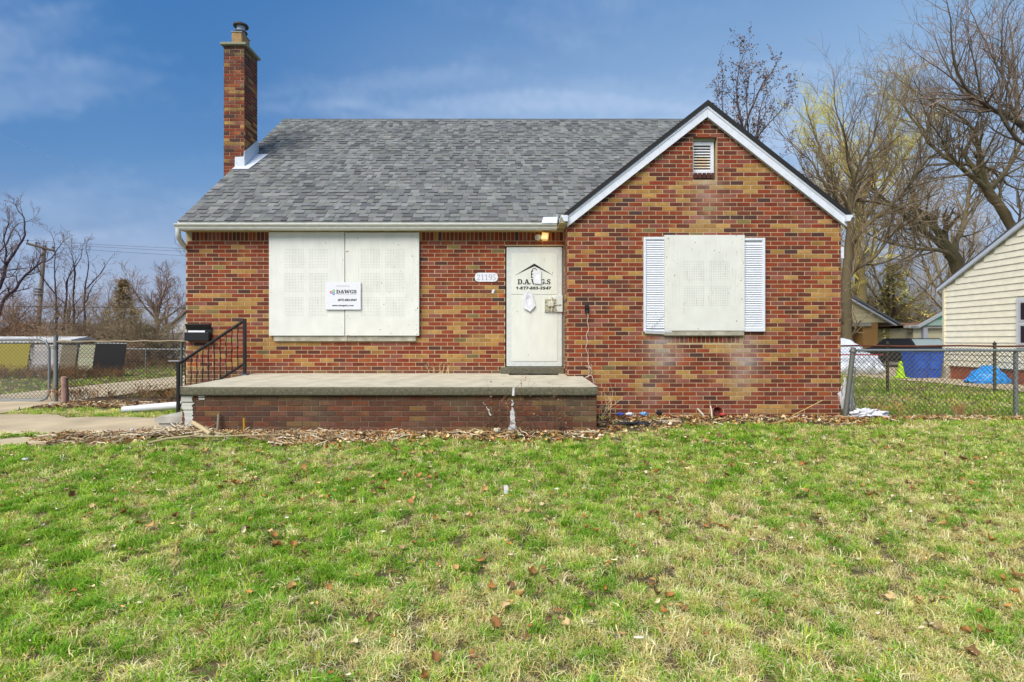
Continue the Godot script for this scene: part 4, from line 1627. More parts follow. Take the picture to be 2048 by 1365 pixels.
func lawn_leaves(leaves: Array, browns: Array) -> void:
	for i in 5:
		leaves[i].surface_set_material(0, M.leaf)
	var tints := []
	for c in browns:
		var m: StandardMaterial3D = M.leaf.duplicate()
		m.resource_name = "dry_leaf"
		m.albedo_color = c
		tints.append(m)
	var n := 0
	var centre := Vector2.ZERO
	while n < 295:
		if n % 4 == 0 or rng.randf() < 0.25:
			var d := lerpf(2.3, 6.9, pow(rng.randf(), 0.8))
			centre = Vector2(rng.randf_range(-0.98, 0.98) * d * 0.93, -d)
		var p := centre + Vector2(rng.randfn(0, 0.11), rng.randfn(0, 0.09))
		if lawn(p.x, p.y) < 0.5 or p.y > -2.2:
			continue
		var o := MeshInstance3D.new()
		o.mesh = leaves[rng.randi() % 5]
		o.material_override = null
		o.set_surface_override_material(0, tints[[0, 1, 1, 2, 3, 4, 4, 5, 7, 7, 0, 6][rng.randi() % 12]])
		o.name = numbered("fallen_leaf", self)
		var s := rng.randf_range(0.023, 0.046)
		var bs := Basis(Vector3.UP, rng.randf() * TAU) * Basis(Vector3.RIGHT, rng.randf_range(-0.7, 0.7)) * Basis(Vector3.BACK, rng.randf_range(-0.6, 0.6))
		o.transform = Transform3D(bs.scaled(Vector3.ONE * s), Vector3(p.x, ground_y(p.x, p.y) + rng.randf_range(0.032, 0.052), p.y))
		add_child(o)
		tag(o, "dry curled brown leaf fallen on the front lawn", "leaf", "fallen leaves scattered on the front lawn")
		n += 1


# 1 where grass grows thickly, 0 where there is none
func lawn(x: float, z: float) -> float:
	var w := 0.10 * fine.get_noise_2d(x * 1.3, z * 1.3)
	var ragged_edge := 0.16 * fine.get_noise_2d(x * 0.9, 7.0) + 0.10 * fine.get_noise_2d(x * 3.0, z)
	if x > -4.3 and x < 1.15 and z < -7.1:
		return 0.0
	if x > 0.85 and x < 5.2 and z < -8.7:
		return 0.0
	if x > -5.5 and x < 5.2 and z < -9.2:
		return 0.0
	if x > -5.75 and x < 5.3:
		var bz := bed_z(x) + ragged_edge
		if z < bz:
			if x < -4.7 and z < -7.0:
				pass
			else:
				return 0.07 if z < bz - 0.22 else 0.4
	if x >= 5.3:
		if absf(z + 8.5) < 0.13 + w:
			return 0.25
		if x > 11.8 + w and z < -8.0:
			return 0.0
		return 1.0
	if x < -4.6:
		if z < -7.16 + w and z > -8.72 + w:
			return 0.0
		if x < -7.0 and z < -7.16 and z > -9.04 + w:
			return 0.0
		if x > -6.2 and x < -5.15 and z < -6.5 + w * 0.5 and z > -6.84:
			return 0.0
		if x < -8.45 + w and x > -11.3 + w:
			return 0.0
		if z < -9.75 + w * 2.0 and z > -11.9 and x > -8.5:
			return 0.05
		if z <= -11.9 and x > -8.5:
			return 0.5
	return 1.0


func tuft(sd: int, blades: int, tall: float, wide: float, lean: float, spread: float, cols: Array) -> ArrayMesh:
	var r := RandomNumberGenerator.new()
	r.seed = sd
	var b := MB.new()
	for i in blades:
		var a := r.randf() * TAU
		var root := Vector3(cos(a), 0, sin(a)) * spread * sqrt(r.randf())
		var g := r.randf() * TAU
		var dir := Vector3(cos(g), 0, sin(g))
		var side := Vector3(-dir.z, 0, dir.x) * wide * r.randf_range(0.7, 1.3)
		var h := tall * r.randf_range(0.55, 1.25)
		var l := clampf(lean * r.randf_range(0.4, 1.6), 0.1, 1.4)
		var c: Color = cols[r.randi() % cols.size()]
		var p0 := root - Vector3(0, 0.008, 0)
		var p1 := root + dir * h * 0.45 * sin(l) * 0.8 + Vector3(0, h * 0.55 * cos(l * 0.6), 0)
		var p2 := root + dir * h * sin(l) + Vector3(0, h * cos(l) * 0.8 + 0.004, 0)
		var nn := (dir * -0.3 + Vector3.UP).normalized()
		var k := b.put(p0 - side, nn, c)
		b.put(p0 + side, nn, c)
		b.put(p1 + side * 0.8, nn, c)
		b.put(p1 - side * 0.8, nn, c)
		b.put(p2, nn, c)
		b.ix.append_array([k, k + 2, k + 1, k, k + 3, k + 2, k + 3, k + 4, k + 2])
	return b.mesh()


func grass() -> void:
	var green := []
	var straw := []
	var flat := []
	for i in 3:
		green.append(tuft(20 + i, 17, 0.048, 0.0015, 1.2, 0.04, [Color.WHITE, Color(0.92, 0.95, 0.85), Color(1.0, 0.93, 0.72), Color(0.82, 0.92, 0.78)]))
		straw.append(tuft(40 + i, 16, 0.055, 0.0014, 1.35, 0.045, [Color.WHITE, Color(0.95, 0.92, 0.85), Color(0.86, 0.80, 0.70)]))
		flat.append(tuft(60 + i, 9, 0.055, 0.003, 0.8, 0.07, [Color.WHITE, Color(0.92, 0.95, 0.85), Color(1.0, 0.93, 0.72)]))
	var gi := [[], [], []]
	var si := [[], [], []]
	var fi := [[], [], []]
	var zones := [[-1.2, -2.0, 1300.0, 3.4], [-2.0, -3.1, 1900.0, 4.4], [-3.1, -4.6, 1350.0, 5.8], [-4.6, -6.4, 900.0, 7.4], [-6.4, -10.2, 560.0, 9.2]]
	for q in zones:
		var n := int((q[0] - q[1]) * q[3] * 2.0 * q[2])
		for i in n:
			var x := rng.randf_range(-q[3], q[3])
			var z := rng.randf_range(q[1], q[0])
			if absf(x) > -z * 0.96 + 2.1 or rng.randf() > lawn(x, z):
				continue
			sprout(x, z, gi, si, 1.0 if z > -4.6 else 1.12)
	# tussocks of longer blades
	var long_green := []
	var tg := []
	var ts := []
	for i in 2:
		long_green.append(tuft(80 + i, 44, 0.088, 0.0016, 1.1, 0.028, [Color.WHITE, Color(0.9, 0.95, 0.85), Color(1.0, 0.95, 0.75), Color(0.8, 0.9, 0.76)]))
	for i in 19000:
		var d := lerpf(1.6, 7.3, sqrt(rng.randf()))
		var x := rng.randf_range(-1.0, 1.0) * (d * 0.95 + 1.2)
		if rng.randf() > lawn(x, -d) or fine.get_noise_2d(x * 2.4 + 50.0, -d * 2.4) < 0.08:
			continue
		var k := rng.randf_range(0.5, 1.05)
		var at := Transform3D(Basis(Vector3.UP, rng.randf() * TAU).scaled(Vector3(k, k * rng.randf_range(0.7, 1.0), k)), Vector3(x, ground_y(x, -d), -d))
		var p := patch.get_noise_2d(x, -d) + 0.03 * x
		if rng.randf() < 0.30 + 0.6 * p + 0.35 * fine.get_noise_2d(x * 1.6, -d * 1.6) + 0.2 * smoothstep(-0.7, 0.8, x) * smoothstep(5.2, 3.4, d):
			ts.append([at, jit(C(246, 238, 190).lerp(C(226, 228, 146), rng.randf()), 0.08)])
		else:
			tg.append([at, jit(C(112, 168, 48).lerp(C(176, 206, 90), rng.randf()), 0.1)])
	many(long_green[0], "grass_tussocks", tg, M.blade, "longer green tussocks standing out of the lawn", "grass")
	many(long_green[1], "straw_tussocks", ts, M.blade, "longer straw-coloured tussocks standing out of the lawn", "grass")
	for i in 22000:
		var x := 0.0
		var z := rng.randf_range(-24.0, -8.2)
		if rng.randf() < 0.55:
			x = rng.randf_range(5.2, 12.0)
			z = -8.0 - 12.0 * pow(rng.randf(), 1.5)
		else:
			x = -8.4 + 3.0 * rng.randf() if rng.randf() < 0.3 else -11.3 - 14.0 * pow(rng.randf(), 1.4)
			z = -9.5 - 22.0 * pow(rng.randf(), 1.3)
		if rng.randf() > lawn(x, z):
			continue
		sprout(x, z, fi, si, 1.2)
	for i in 3:
		many(green[i], "green_grass", gi[i], M.blade, "short patchy green grass of the front lawn", "grass")
		many(straw[i], "dead_grass", si[i], M.blade, "straw-coloured dead grass mixed into the lawn", "grass")
		many(flat[i], "rough_grass", fi[i], M.blade, "rough green grass of the side yards", "grass")


func sprout(x: float, z: float, g: Array, s: Array, size: float) -> void:
	var low := patch.get_noise_2d(x * 0.8, z * 0.8)
	var clump := fine.get_noise_2d(x * 1.6, z * 1.6)
	var hill := fine.get_noise_2d(x * 2.4 + 50.0, z * 2.4)
	if hill < -0.12 and rng.randf() < 0.5:
		return
	size *= lerpf(0.5, 1.4, smoothstep(-0.3, 0.4, hill))
	var tiny := fine.get_noise_2d(x * 5.0 + 9.0, z * 5.0)
	var dry := 0.41 + 0.55 * low + 0.55 * clump + 0.25 * tiny + 0.045 * x * smoothstep(-7.5, -3.0, z) + 0.10 * smoothstep(-5.5, -2.5, z) + 0.2 * smoothstep(-0.7, 0.8, x) * smoothstep(-5.2, -3.4, z) - 0.12 * smoothstep(-0.5, -2.5, x) * smoothstep(-6.0, -3.0, z)
	var b := Basis(Vector3.UP, rng.randf() * TAU) * Basis(Vector3.RIGHT, rng.randf_range(-0.35, 0.35))
	var at := Vector3(x, ground_y(x, z), z)
	if rng.randf() < clampf(dry, 0.10, 0.86):
		var c := C(236, 222, 162).lerp(C(252, 246, 214), rng.randf())
		c = c.lerp(C(216, 218, 130), rng.randf() * 0.6)
		var k := size * rng.randf_range(0.75, 1.25)
		s[rng.randi() % 3].append([Transform3D(b.scaled(Vector3(k, k * 0.8, k)), at), jit(c, 0.1)])
	else:
		var c := C(134, 182, 56).lerp(C(192, 214, 98), clampf(rng.randf() * 0.8 + dry * 0.35, 0, 1))
		c = c.lerp(C(86, 140, 42), clampf(-0.6 * clump + 0.15, 0, 0.65))
		var k := size * rng.randf_range(0.75, 1.25)
		g[rng.randi() % 3].append([Transform3D(b.scaled(Vector3(k, k, k)), at), jit(c, 0.12)])


# woven wire between x0 and x1 on plane z, from y0(x) up to y1
func wire_mesh(b: MB, x0: float, x1: float, z: float, y0: float, y1: float, r: float, col: Color, lean := 0.0) -> void:
	var s := 0.078
	var h := y1 - y0
	var k := floori((x0 - h) / s)
	while k * s < x1:
		for d in [1.0, -1.0]:
			var xa := k * s if d > 0.0 else k * s + h
			var a := Vector2(xa, y0)
			var e := Vector2(xa + d * h, y1)
			var lo := x0
			var hi := x1
			var t0 := 0.0
			var t1 := 1.0
			var ta := (lo - a.x) / (e.x - a.x)
			var tb := (hi - a.x) / (e.x - a.x)
			t0 = maxf(t0, minf(ta, tb))
			t1 = minf(t1, maxf(ta, tb))
			if t1 - t0 < 0.02:
				continue
			var p := a.lerp(e, t0)
			var q := a.lerp(e, t1)
			var m := (p + q) * 0.5
			var bow := 0.012 * fine.get_noise_2d(m.x * 2.0, m.y * 2.0)
			var f := func(u: Vector2, w: float) -> Vector3: return Vector3(u.x, u.y, z + d * r + w + lean * (u.y - y0))
			b.tube(PackedVector3Array([f.call(p, 0.0), f.call(m, bow), f.call(q, 0.0)]), PackedFloat32Array([r, r, r]), 3, col)
		k += 1


func left_side() -> void:
	# gate across the drive
	var zf := -11.0
	var g := thing("chain_link_gate", "galvanised chain-link gate with rounded tube frame across the driveway", "gate", Vector3(-10.3, 0, zf))
	var b := start(g)
	var pts := PackedVector3Array()
	var rr := PackedFloat32Array()
	for q in [[-11.6, 0.03], [-9.28, 0.03], [-9.16, 0.07], [-9.10, 0.18], [-9.10, 1.06], [-9.16, 1.18], [-9.28, 1.235], [-11.6, 1.215]]:
		pts.append(Vector3(q[0], q[1], zf))
		rr.append(0.024)
	b.tube(pts, rr, 8, Color.WHITE)
	done(b, "frame", M.galvanised, g)
	b = start(g)
	wire_mesh(b, -11.6, -9.11, zf, 0.05, 1.21, 0.0044, C(226, 226, 218))
	stuff(done(b, "wire_mesh", M.galvanised, g))
	# fence from the gate post to the house
	g = thing("chain_link_fence", "chain-link fence with vine-wrapped rail between gate post and house", "fence", Vector3(-7.2, 0, zf))
	b = start(g)
	b.rod(Vector3(-8.97, -0.1, zf), Vector3(-8.97, 1.29, zf), 0.038, 12)
	b.rod(Vector3(-8.97, 1.285, zf), Vector3(-8.97, 1.31, zf), 0.034, 12)
	var po := done(b, "gate_post", M.galvanised, g)
	for y in [0.20, 0.24, 1.04, 1.08]:
		b = start(g)
		b.rod(Vector3(-8.97, y, zf), Vector3(-8.97, y + 0.022, zf), 0.045, 12)
		b.box(Vector3(-9.10, y + 0.004, zf + 0.01), Vector3(-8.97, y + 0.018, zf + 0.03))
		done(b, "hinge_band", M.dull_galvanised, po)
	b = start(g)
	pts = PackedVector3Array()
	rr = PackedFloat32Array()
	for i in 25:
		var t := i / 24.0
		pts.append(Vector3(lerpf(-8.95, -5.47, t), 1.185 + 0.02 * t + 0.008 * sin(i * 1.7), zf + 0.005 * cos(i)))
		rr.append(0.019 + 0.005 * sin(i * 2.3))
	b.tube(pts, rr, 7, C(150, 136, 112))
	done(b, "top_rail", M.plain_rough, g)
	b = start(g)
	wire_mesh(b, -8.93, -5.47, zf, 0.06, 1.18, 0.0042, C(130, 118, 102))
	stuff(done(b, "wire_mesh", M.dull_galvanised, g))
	b = start(g)
	b.rod(Vector3(-6.5, -0.1, zf), Vector3(-6.5, 1.19, zf), 0.022, 8)
	done(b, "post", M.dull_galvanised, g)
	b = MB.new()
	b.tube(PackedVector3Array([Vector3(0, -0.1, 0), Vector3(0.01, 0.2, 0), Vector3(-0.005, 0.48, 0), Vector3(0, 0.5, 0)]), PackedFloat32Array([0.062, 0.06, 0.057, 0.05]), 9, C(176, 140, 128), true)
	var st := done(b, "post_stub", M.plain_rough)
	st.position = Vector3(-8.72, 0, -10.9)
	tag(st, "short reddish concrete post stub beside the gate post", "post")
	# drain pipe lying on the ground
	b = MB.new()
	pts = PackedVector3Array()
	rr = PackedFloat32Array()
	for i in 60:
		var t := i / 59.0
		pts.append(Vector3(lerpf(0.0, -0.92, t), 0.11 - 0.065 * t, 0.02 + 0.12 * t * t))
		rr.append(0.062 + (0.005 if i % 2 == 0 and t < 0.62 else 0.0) - 0.008 * t)
	b.tube(pts, rr, 12, C(226, 228, 232), true)
	var dp := done(b, "drain_pipe", M.plain)
	dp.position = Vector3(-5.5, 0.02, -9.36)
	tag(dp, "white corrugated drain pipe lying on the ground by the house corner", "pipe")
	# leaning sheets beyond the drive
	var sheets := [
		["panel", "yellow-green painted panel, leftmost of the row beyond the drive", -18.6, -16.5, 0.0, 1.10, C(176, 160, 60), -19.0, 0],
		["panel", "grey-white slatted panel next to the yellow one beyond the drive", -16.46, -15.45, 0.0, 1.08, C(188, 184, 178), -19.1, 8],
		["panel", "weathered brown-grey panel right behind the gate post beyond the drive", -15.42, -14.88, 0.0, 1.06, C(140, 130, 108), -19.0, 6],
		["panel", "pale green panel between the brown-grey and the black sheet", -14.85, -14.28, 0.0, 1.08, C(186, 188, 156), -19.05, 6],
	]
	for q in sheets:
		var p := thing(q[0], q[1], "panel", Vector3((q[2] + q[3]) * 0.5, 0, q[7]), "old panels lined up beyond the drive")
		var w: float = q[3] - q[2]
		var n: int = maxi(1, q[8])
		for i in n:
			b = MB.new()
			b.xf = Transform3D(Basis(Vector3(1, 0, 0), Vector3(0.10, 1, -0.06), Vector3.BACK), Vector3.ZERO)
			var ya: float = 0.18 + (q[5] - 0.18) * i / n
			var yb: float = 0.18 + (q[5] - 0.18) * (i + 1) / n - (0.008 if n > 1 else 0.0)
			b.box(Vector3(-w * 0.5, ya if i > 0 else 0.0, -0.02 + rng.randf_range(0, 0.008)), Vector3(w * 0.5, yb, 0.02 + rng.randf_range(0, 0.008)), jit(q[6], 0.05), 0.004)
			done(b, "board", M.plain_rough, p)
	var bl := thing("black_sheet", "black sheet with a pale top rail at the end of the panel row", "panel", Vector3(-13.75, 0, -19.0))
	b = MB.new()
	b.xf = Transform3D(Basis(Vector3(1, 0, 0), Vector3(0.10, 1, -0.06), Vector3.BACK), Vector3.ZERO)
	b.box(Vector3(-0.54, 0.1, -0.02), Vector3(0.5, 1.09, 0.02), Color.WHITE, 0.004)
	done(b, "sheet", M.black_metal, bl)
	b = MB.new()
	b.rod(Vector3(-0.45, 1.12, -0.06), Vector3(0.62, 1.11, -0.06), 0.025, 6)
	done(b, "rail", M.galvanised, bl)
	# farther fence
	g = thing("far_chain_link_fence", "low chain-link fence running behind the row of old panels", "fence", Vector3(-18, 0, -22.0))
	b = start(g)
	b.rod(Vector3(-24.5, 0.93, -22.0), Vector3(-11.2, 0.86, -22.0), 0.026, 6)
	done(b, "top_rail", M.galvanised, g)
	for x in [-23.0, -20.4, -18.2, -16.1, -14.4, -12.6]:
		b = start(g)
		b.rod(Vector3(x, -0.1, -22.0), Vector3(x, 0.93, -22.0), 0.028, 6)
		done(b, "post", M.galvanised, g)
	b = start(g)
	wire_mesh(b, -18.0, -11.2, -22.0, 0.05, 0.87, 0.0025, C(170, 166, 158))
	stuff(done(b, "wire_mesh", M.dull_galvanised, g))
	pole_and_wires()
	far_buildings()


func sag(b: MB, a: Vector3, e: Vector3, drop: float, r: float, col: Color) -> void:
	var p := PackedVector3Array()
	var rr := PackedFloat32Array()
	for i in 17:
		var t := i / 16.0
		p.append(a.lerp(e, t) - Vector3(0, drop * 4.0 * t * (1.0 - t), 0))
		rr.append(r)
	b.tube(p, rr, 4, col)


func pole_and_wires() -> void:
	var u := thing("utility_pole", "leaning wooden utility pole with a tilted crossarm among the bare trees", "utility pole", Vector3(-35.75, 0, -42))
	var b := start(u)
	b.tube(PackedVector3Array([Vector3(-35.76, -0.2, -42), Vector3(-35.4, 4.5, -42), Vector3(-35.1, 8.35, -42)]), PackedFloat32Array([0.16, 0.145, 0.125]), 10, C(152, 142, 130), true)
	done(b, "pole", M.bark, u)
	b = start(u)
	b.tube(PackedVector3Array([Vector3(-36.27, 8.50, -41.8), Vector3(-34.21, 7.94, -41.8)]), PackedFloat32Array([0.085, 0.085]), 4, C(110, 98, 84), true)
	done(b, "crossarm", M.bark, u)
	for s in [-0.55, 0.55]:
		b = start(u)
		b.rod(Vector3(-35.2 + s, 8.24 - s * 0.27, -41.8), Vector3(-35.16, 7.6, -41.85), 0.03, 4, C(90, 84, 78))
		done(b, "brace", M.bark, u)
	for q in [[-36.2, 8.52], [-35.55, 8.34], [-34.27, 8.0]]:
		b = start(u)
		b.xf = b.xf * Transform3D(Basis(), Vector3(q[0], q[1] + 0.05, -41.8))
		b.lathe([Vector2(0.0, 0.22), Vector2(0.06, 0.2), Vector2(0.07, 0.1), Vector2(0.03, 0.08), Vector2(0.03, 0.0)], 8, C(96, 90, 96))
		done(b, "insulator", M.plain, u)
	for i in 3:
		b = start(u)
		b.rod(Vector3(-35.65, 4.65 + i * 0.22, -41.8), Vector3(-35.2, 4.65 + i * 0.22, -41.8), 0.05, 6, C(50, 50, 54))
		done(b, "spool", M.plain, u)
	var lines := [[Vector3(-60, 8.9, -44), Vector3(-36.2, 8.72, -41.8), 0.4, "power line leaving the pole crossarm to the left"], [Vector3(-36.2, 8.72, -41.8), Vector3(12, 8.0, -44), 0.5, "uppermost of the three power lines running right from the crossarm"], [Vector3(-35.55, 8.54, -41.8), Vector3(12, 7.6, -44), 0.5, "middle one of the three power lines running right from the crossarm"], [Vector3(-34.27, 8.2, -41.8), Vector3(12, 6.9, -44), 0.45, "lowest of the three power lines running right from the crossarm"]]
	for q in lines:
		b = MB.new()
		sag(b, Vector3.ZERO, q[1] - q[0], q[2], 0.011, C(90, 92, 100))
		var o := done(b, "power_line", M.plain)
		o.position = q[0]
		tag(o, q[3], "power line", "power lines on the crossarm")
	b = MB.new()
	sag(b, Vector3(-22, 0.15, 0), Vector3(46, -0.35, 0), 0.25, 0.03, C(52, 50, 54))
	var cb := done(b, "telephone_cable", M.plain)
	cb.position = Vector3(-35.3, 4.0, -41.7)
	tag(cb, "thick dark cable strung below the power lines on the pole", "cable")
	b = MB.new()
	sag(b, Vector3(-22, 0.3, 0), Vector3(46, -0.1, 0), 0.2, 0.014, C(150, 146, 150))
	cb = done(b, "thin_cable", M.plain)
	cb.position = Vector3(-35.3, 4.75, -41.7)
	tag(cb, "thin grey cable strung between the power lines and the dark cable", "cable")
	b = MB.new()
	sag(b, Vector3(-9.1, 3.52, -4.0), Vector3(3.7, -1.5, 1.8), 0.12, 0.0035, C(120, 140, 176))
	cb = done(b, "service_wire", M.plain)
	cb.position = Vector3(-9.2, 5.05, -16)
	tag(cb, "single service wire crossing the sky down to the house roof", "cable")


# a plain small building: walls with a gable facing the camera
func small_house(called: String, label: String, at: Vector3, w: float, d: float, eave: float, ridge: float, wall: Color, roof_c: Color, side_gable := false) -> Node3D:
	var h := thing(called, label, "building", at)
	var b := MB.new()
	if side_gable:
		b.box(Vector3(-w * 0.5, -0.2, -d), Vector3(w * 0.5, eave, 0), wall)
	else:
		b.prism(PackedVector2Array([Vector2(-w * 0.5, -0.2), Vector2(w * 0.5, -0.2), Vector2(w * 0.5, eave), Vector2(0, ridge), Vector2(-w * 0.5, eave)]), -d, 0.0, wall)
	done(b, "wall", M.plain_rough, h)
	b = MB.new()
	if side_gable:
		b.xf = Transform3D(Basis(Vector3.FORWARD, Vector3.UP, Vector3.RIGHT), Vector3(-w * 0.5 - 0.3, 0, 0.35))
		b.prism(PackedVector2Array([Vector2(0, eave - 0.05), Vector2(d * 0.5 + 0.35, ridge), Vector2(d + 0.7, eave - 0.05), Vector2(d * 0.5 + 0.35, ridge + 0.12), Vector2(0, eave + 0.08)]), 0.0, w + 0.6, roof_c)
	else:
		b.prism(PackedVector2Array([Vector2(-w * 0.5 - 0.3, eave - 0.1), Vector2(0, ridge + 0.02), Vector2(w * 0.5 + 0.3, eave - 0.1), Vector2(w * 0.5 + 0.3, eave + 0.02), Vector2(0, ridge + 0.16), Vector2(-w * 0.5 - 0.3, eave + 0.02)]), -d - 0.2, 0.3, roof_c)
	done(b, "roof", M.plain_rough, h)
	return h


func pane(h: Node3D, x: float, y: float, w: float, t: float, z: float, c := Color(0.12, 0.12, 0.13)) -> void:
	var b := MB.new()
	b.box(Vector3(x - w * 0.5 - 0.08, y - 0.08, z - 0.02), Vector3(x + w * 0.5 + 0.08, y + t + 0.08, z + 0.03), C(220, 222, 222))
	var f := done(b, "window", M.plain, h)
	b = MB.new()
	b.box(Vector3(x - w * 0.5, y, z), Vector3(x + w * 0.5, y + t, z + 0.034), c)
	done(b, "glass", M.plain, f)


func far_buildings() -> void:
	var h := small_house("far_brick_house", "distant red brick gabled house seen left of the utility pole", Vector3(-61.5, 0, -70), 8.0, 10, 1.9, 3.55, C(150, 84, 62), C(150, 140, 132))
	pane(h, 0.0, 1.7, 0.9, 0.8, 0.0)
	small_house("far_grey_house", "distant low house with long brownish grey roof behind the pole", Vector3(-57.5, 0, -72), 15.0, 9, 1.3, 3.5, C(176, 166, 150), C(122, 112, 106), true)
	small_house("white_shed", "long low white shed behind the panels on the left", Vector3(-21.3, 0, -24.2), 4.4, 1.2, 1.18, 1.28, C(214, 216, 216), C(206, 206, 204), true)
	small_house("far_white_wing", "low white building behind the bramble on the left", Vector3(-26.5, 0, -40), 9.5, 4, 1.2, 1.7, C(210, 210, 206), C(150, 140, 130), true)
	h = small_house("far_white_house", "distant white house with sloping grey roof beside the brick corner", Vector3(-25.2, 0, -46), 6.4, 8, 2.0, 4.9, C(226, 228, 232), C(128, 116, 112))
	pane(h, -1.9, 1.0, 0.7, 0.85, 0.0)
	pane(h, 0.6, 0.6, 1.1, 0.9, 0.0, C(96, 52, 44))


func right_side() -> void:
	# near fence
	var zf := -8.7
	var g := thing("side_yard_fence", "galvanised chain-link fence from the house corner across the right side yard", "fence", Vector3(7.2, 0, zf))
	var b := start(g)
	b.rod(Vector3(5.36, 1.055, zf), Vector3(10.4, 1.055, zf), 0.021, 8)
	done(b, "top_rail", M.galvanised, g)
	b = start(g)
	b.rod(Vector3(5.155, -0.05, zf + 0.03), Vector3(5.31, 1.10, zf), 0.036, 10)
	b.rod(Vector3(5.235, 0.12, zf + 0.07), Vector3(5.31, 0.8, zf + 0.05), 0.012, 6)
	b.rod(Vector3(5.29, 1.02, zf), Vector3(5.315, 1.06, zf), 0.05, 10)
	done(b, "leaning_post", M.dull_galvanised, g)
	b = start(g)
	b.rod(Vector3(7.86, -0.1, zf - 0.03), Vector3(7.86, 1.06, zf - 0.03), 0.031, 10)
	done(b, "post", M.galvanised, g)
	b = start(g)
	b.rod(Vector3(10.3, -0.1, zf - 0.03), Vector3(10.3, 1.06, zf - 0.03), 0.031, 10)
	done(b, "post", M.galvanised, g)
	b = start(g)
	wire_mesh(b, 5.3, 10.3, zf, 0.0, 1.05, 0.0042, C(244, 236, 220))
	stuff(done(b, "wire_mesh", M.dull_galvanised, g))
	# rusty fence behind
	zf = -12.9
	g = thing("rusty_fence", "second chain-link fence with rusty top rail behind the near one", "fence", Vector3(9.0, 0, zf))
	b = start(g)
	var pts := PackedVector3Array()
	var rr := PackedFloat32Array()
	for i in 20:
		pts.append(Vector3(lerpf(5.3, 14.0, i / 19.0), 1.085 + 0.008 * sin(i * 1.3), zf))
		rr.append(0.021)
	b.tube(pts, rr, 6, Color.WHITE)
	done(b, "top_rail", M.rusty, g)
	for x in [6.3, 8.66, 11.13, 13.5]:
		b = start(g)
		b.rod(Vector3(x, -0.05, zf), Vector3(x, 1.13, zf), 0.032, 8, C(150, 120, 100) if x != 11.13 else C(190, 180, 160))
		b.xf = b.xf * Transform3D(Basis(), Vector3(x, 1.12, zf))
		b.lathe([Vector2(0.04, 0.0), Vector2(0.04, 0.03), Vector2(0.012, 0.06), Vector2(0.0, 0.09)], 8, C(150, 130, 110))
		done(b, "post", M.dull_galvanised, g)
	b = start(g)
	wire_mesh(b, 5.3, 13.8, zf, 0.05, 1.06, 0.0030, C(140, 116, 100))
	stuff(done(b, "wire_mesh", M.dull_galvanised, g))
	neighbour()
	driveway_things()


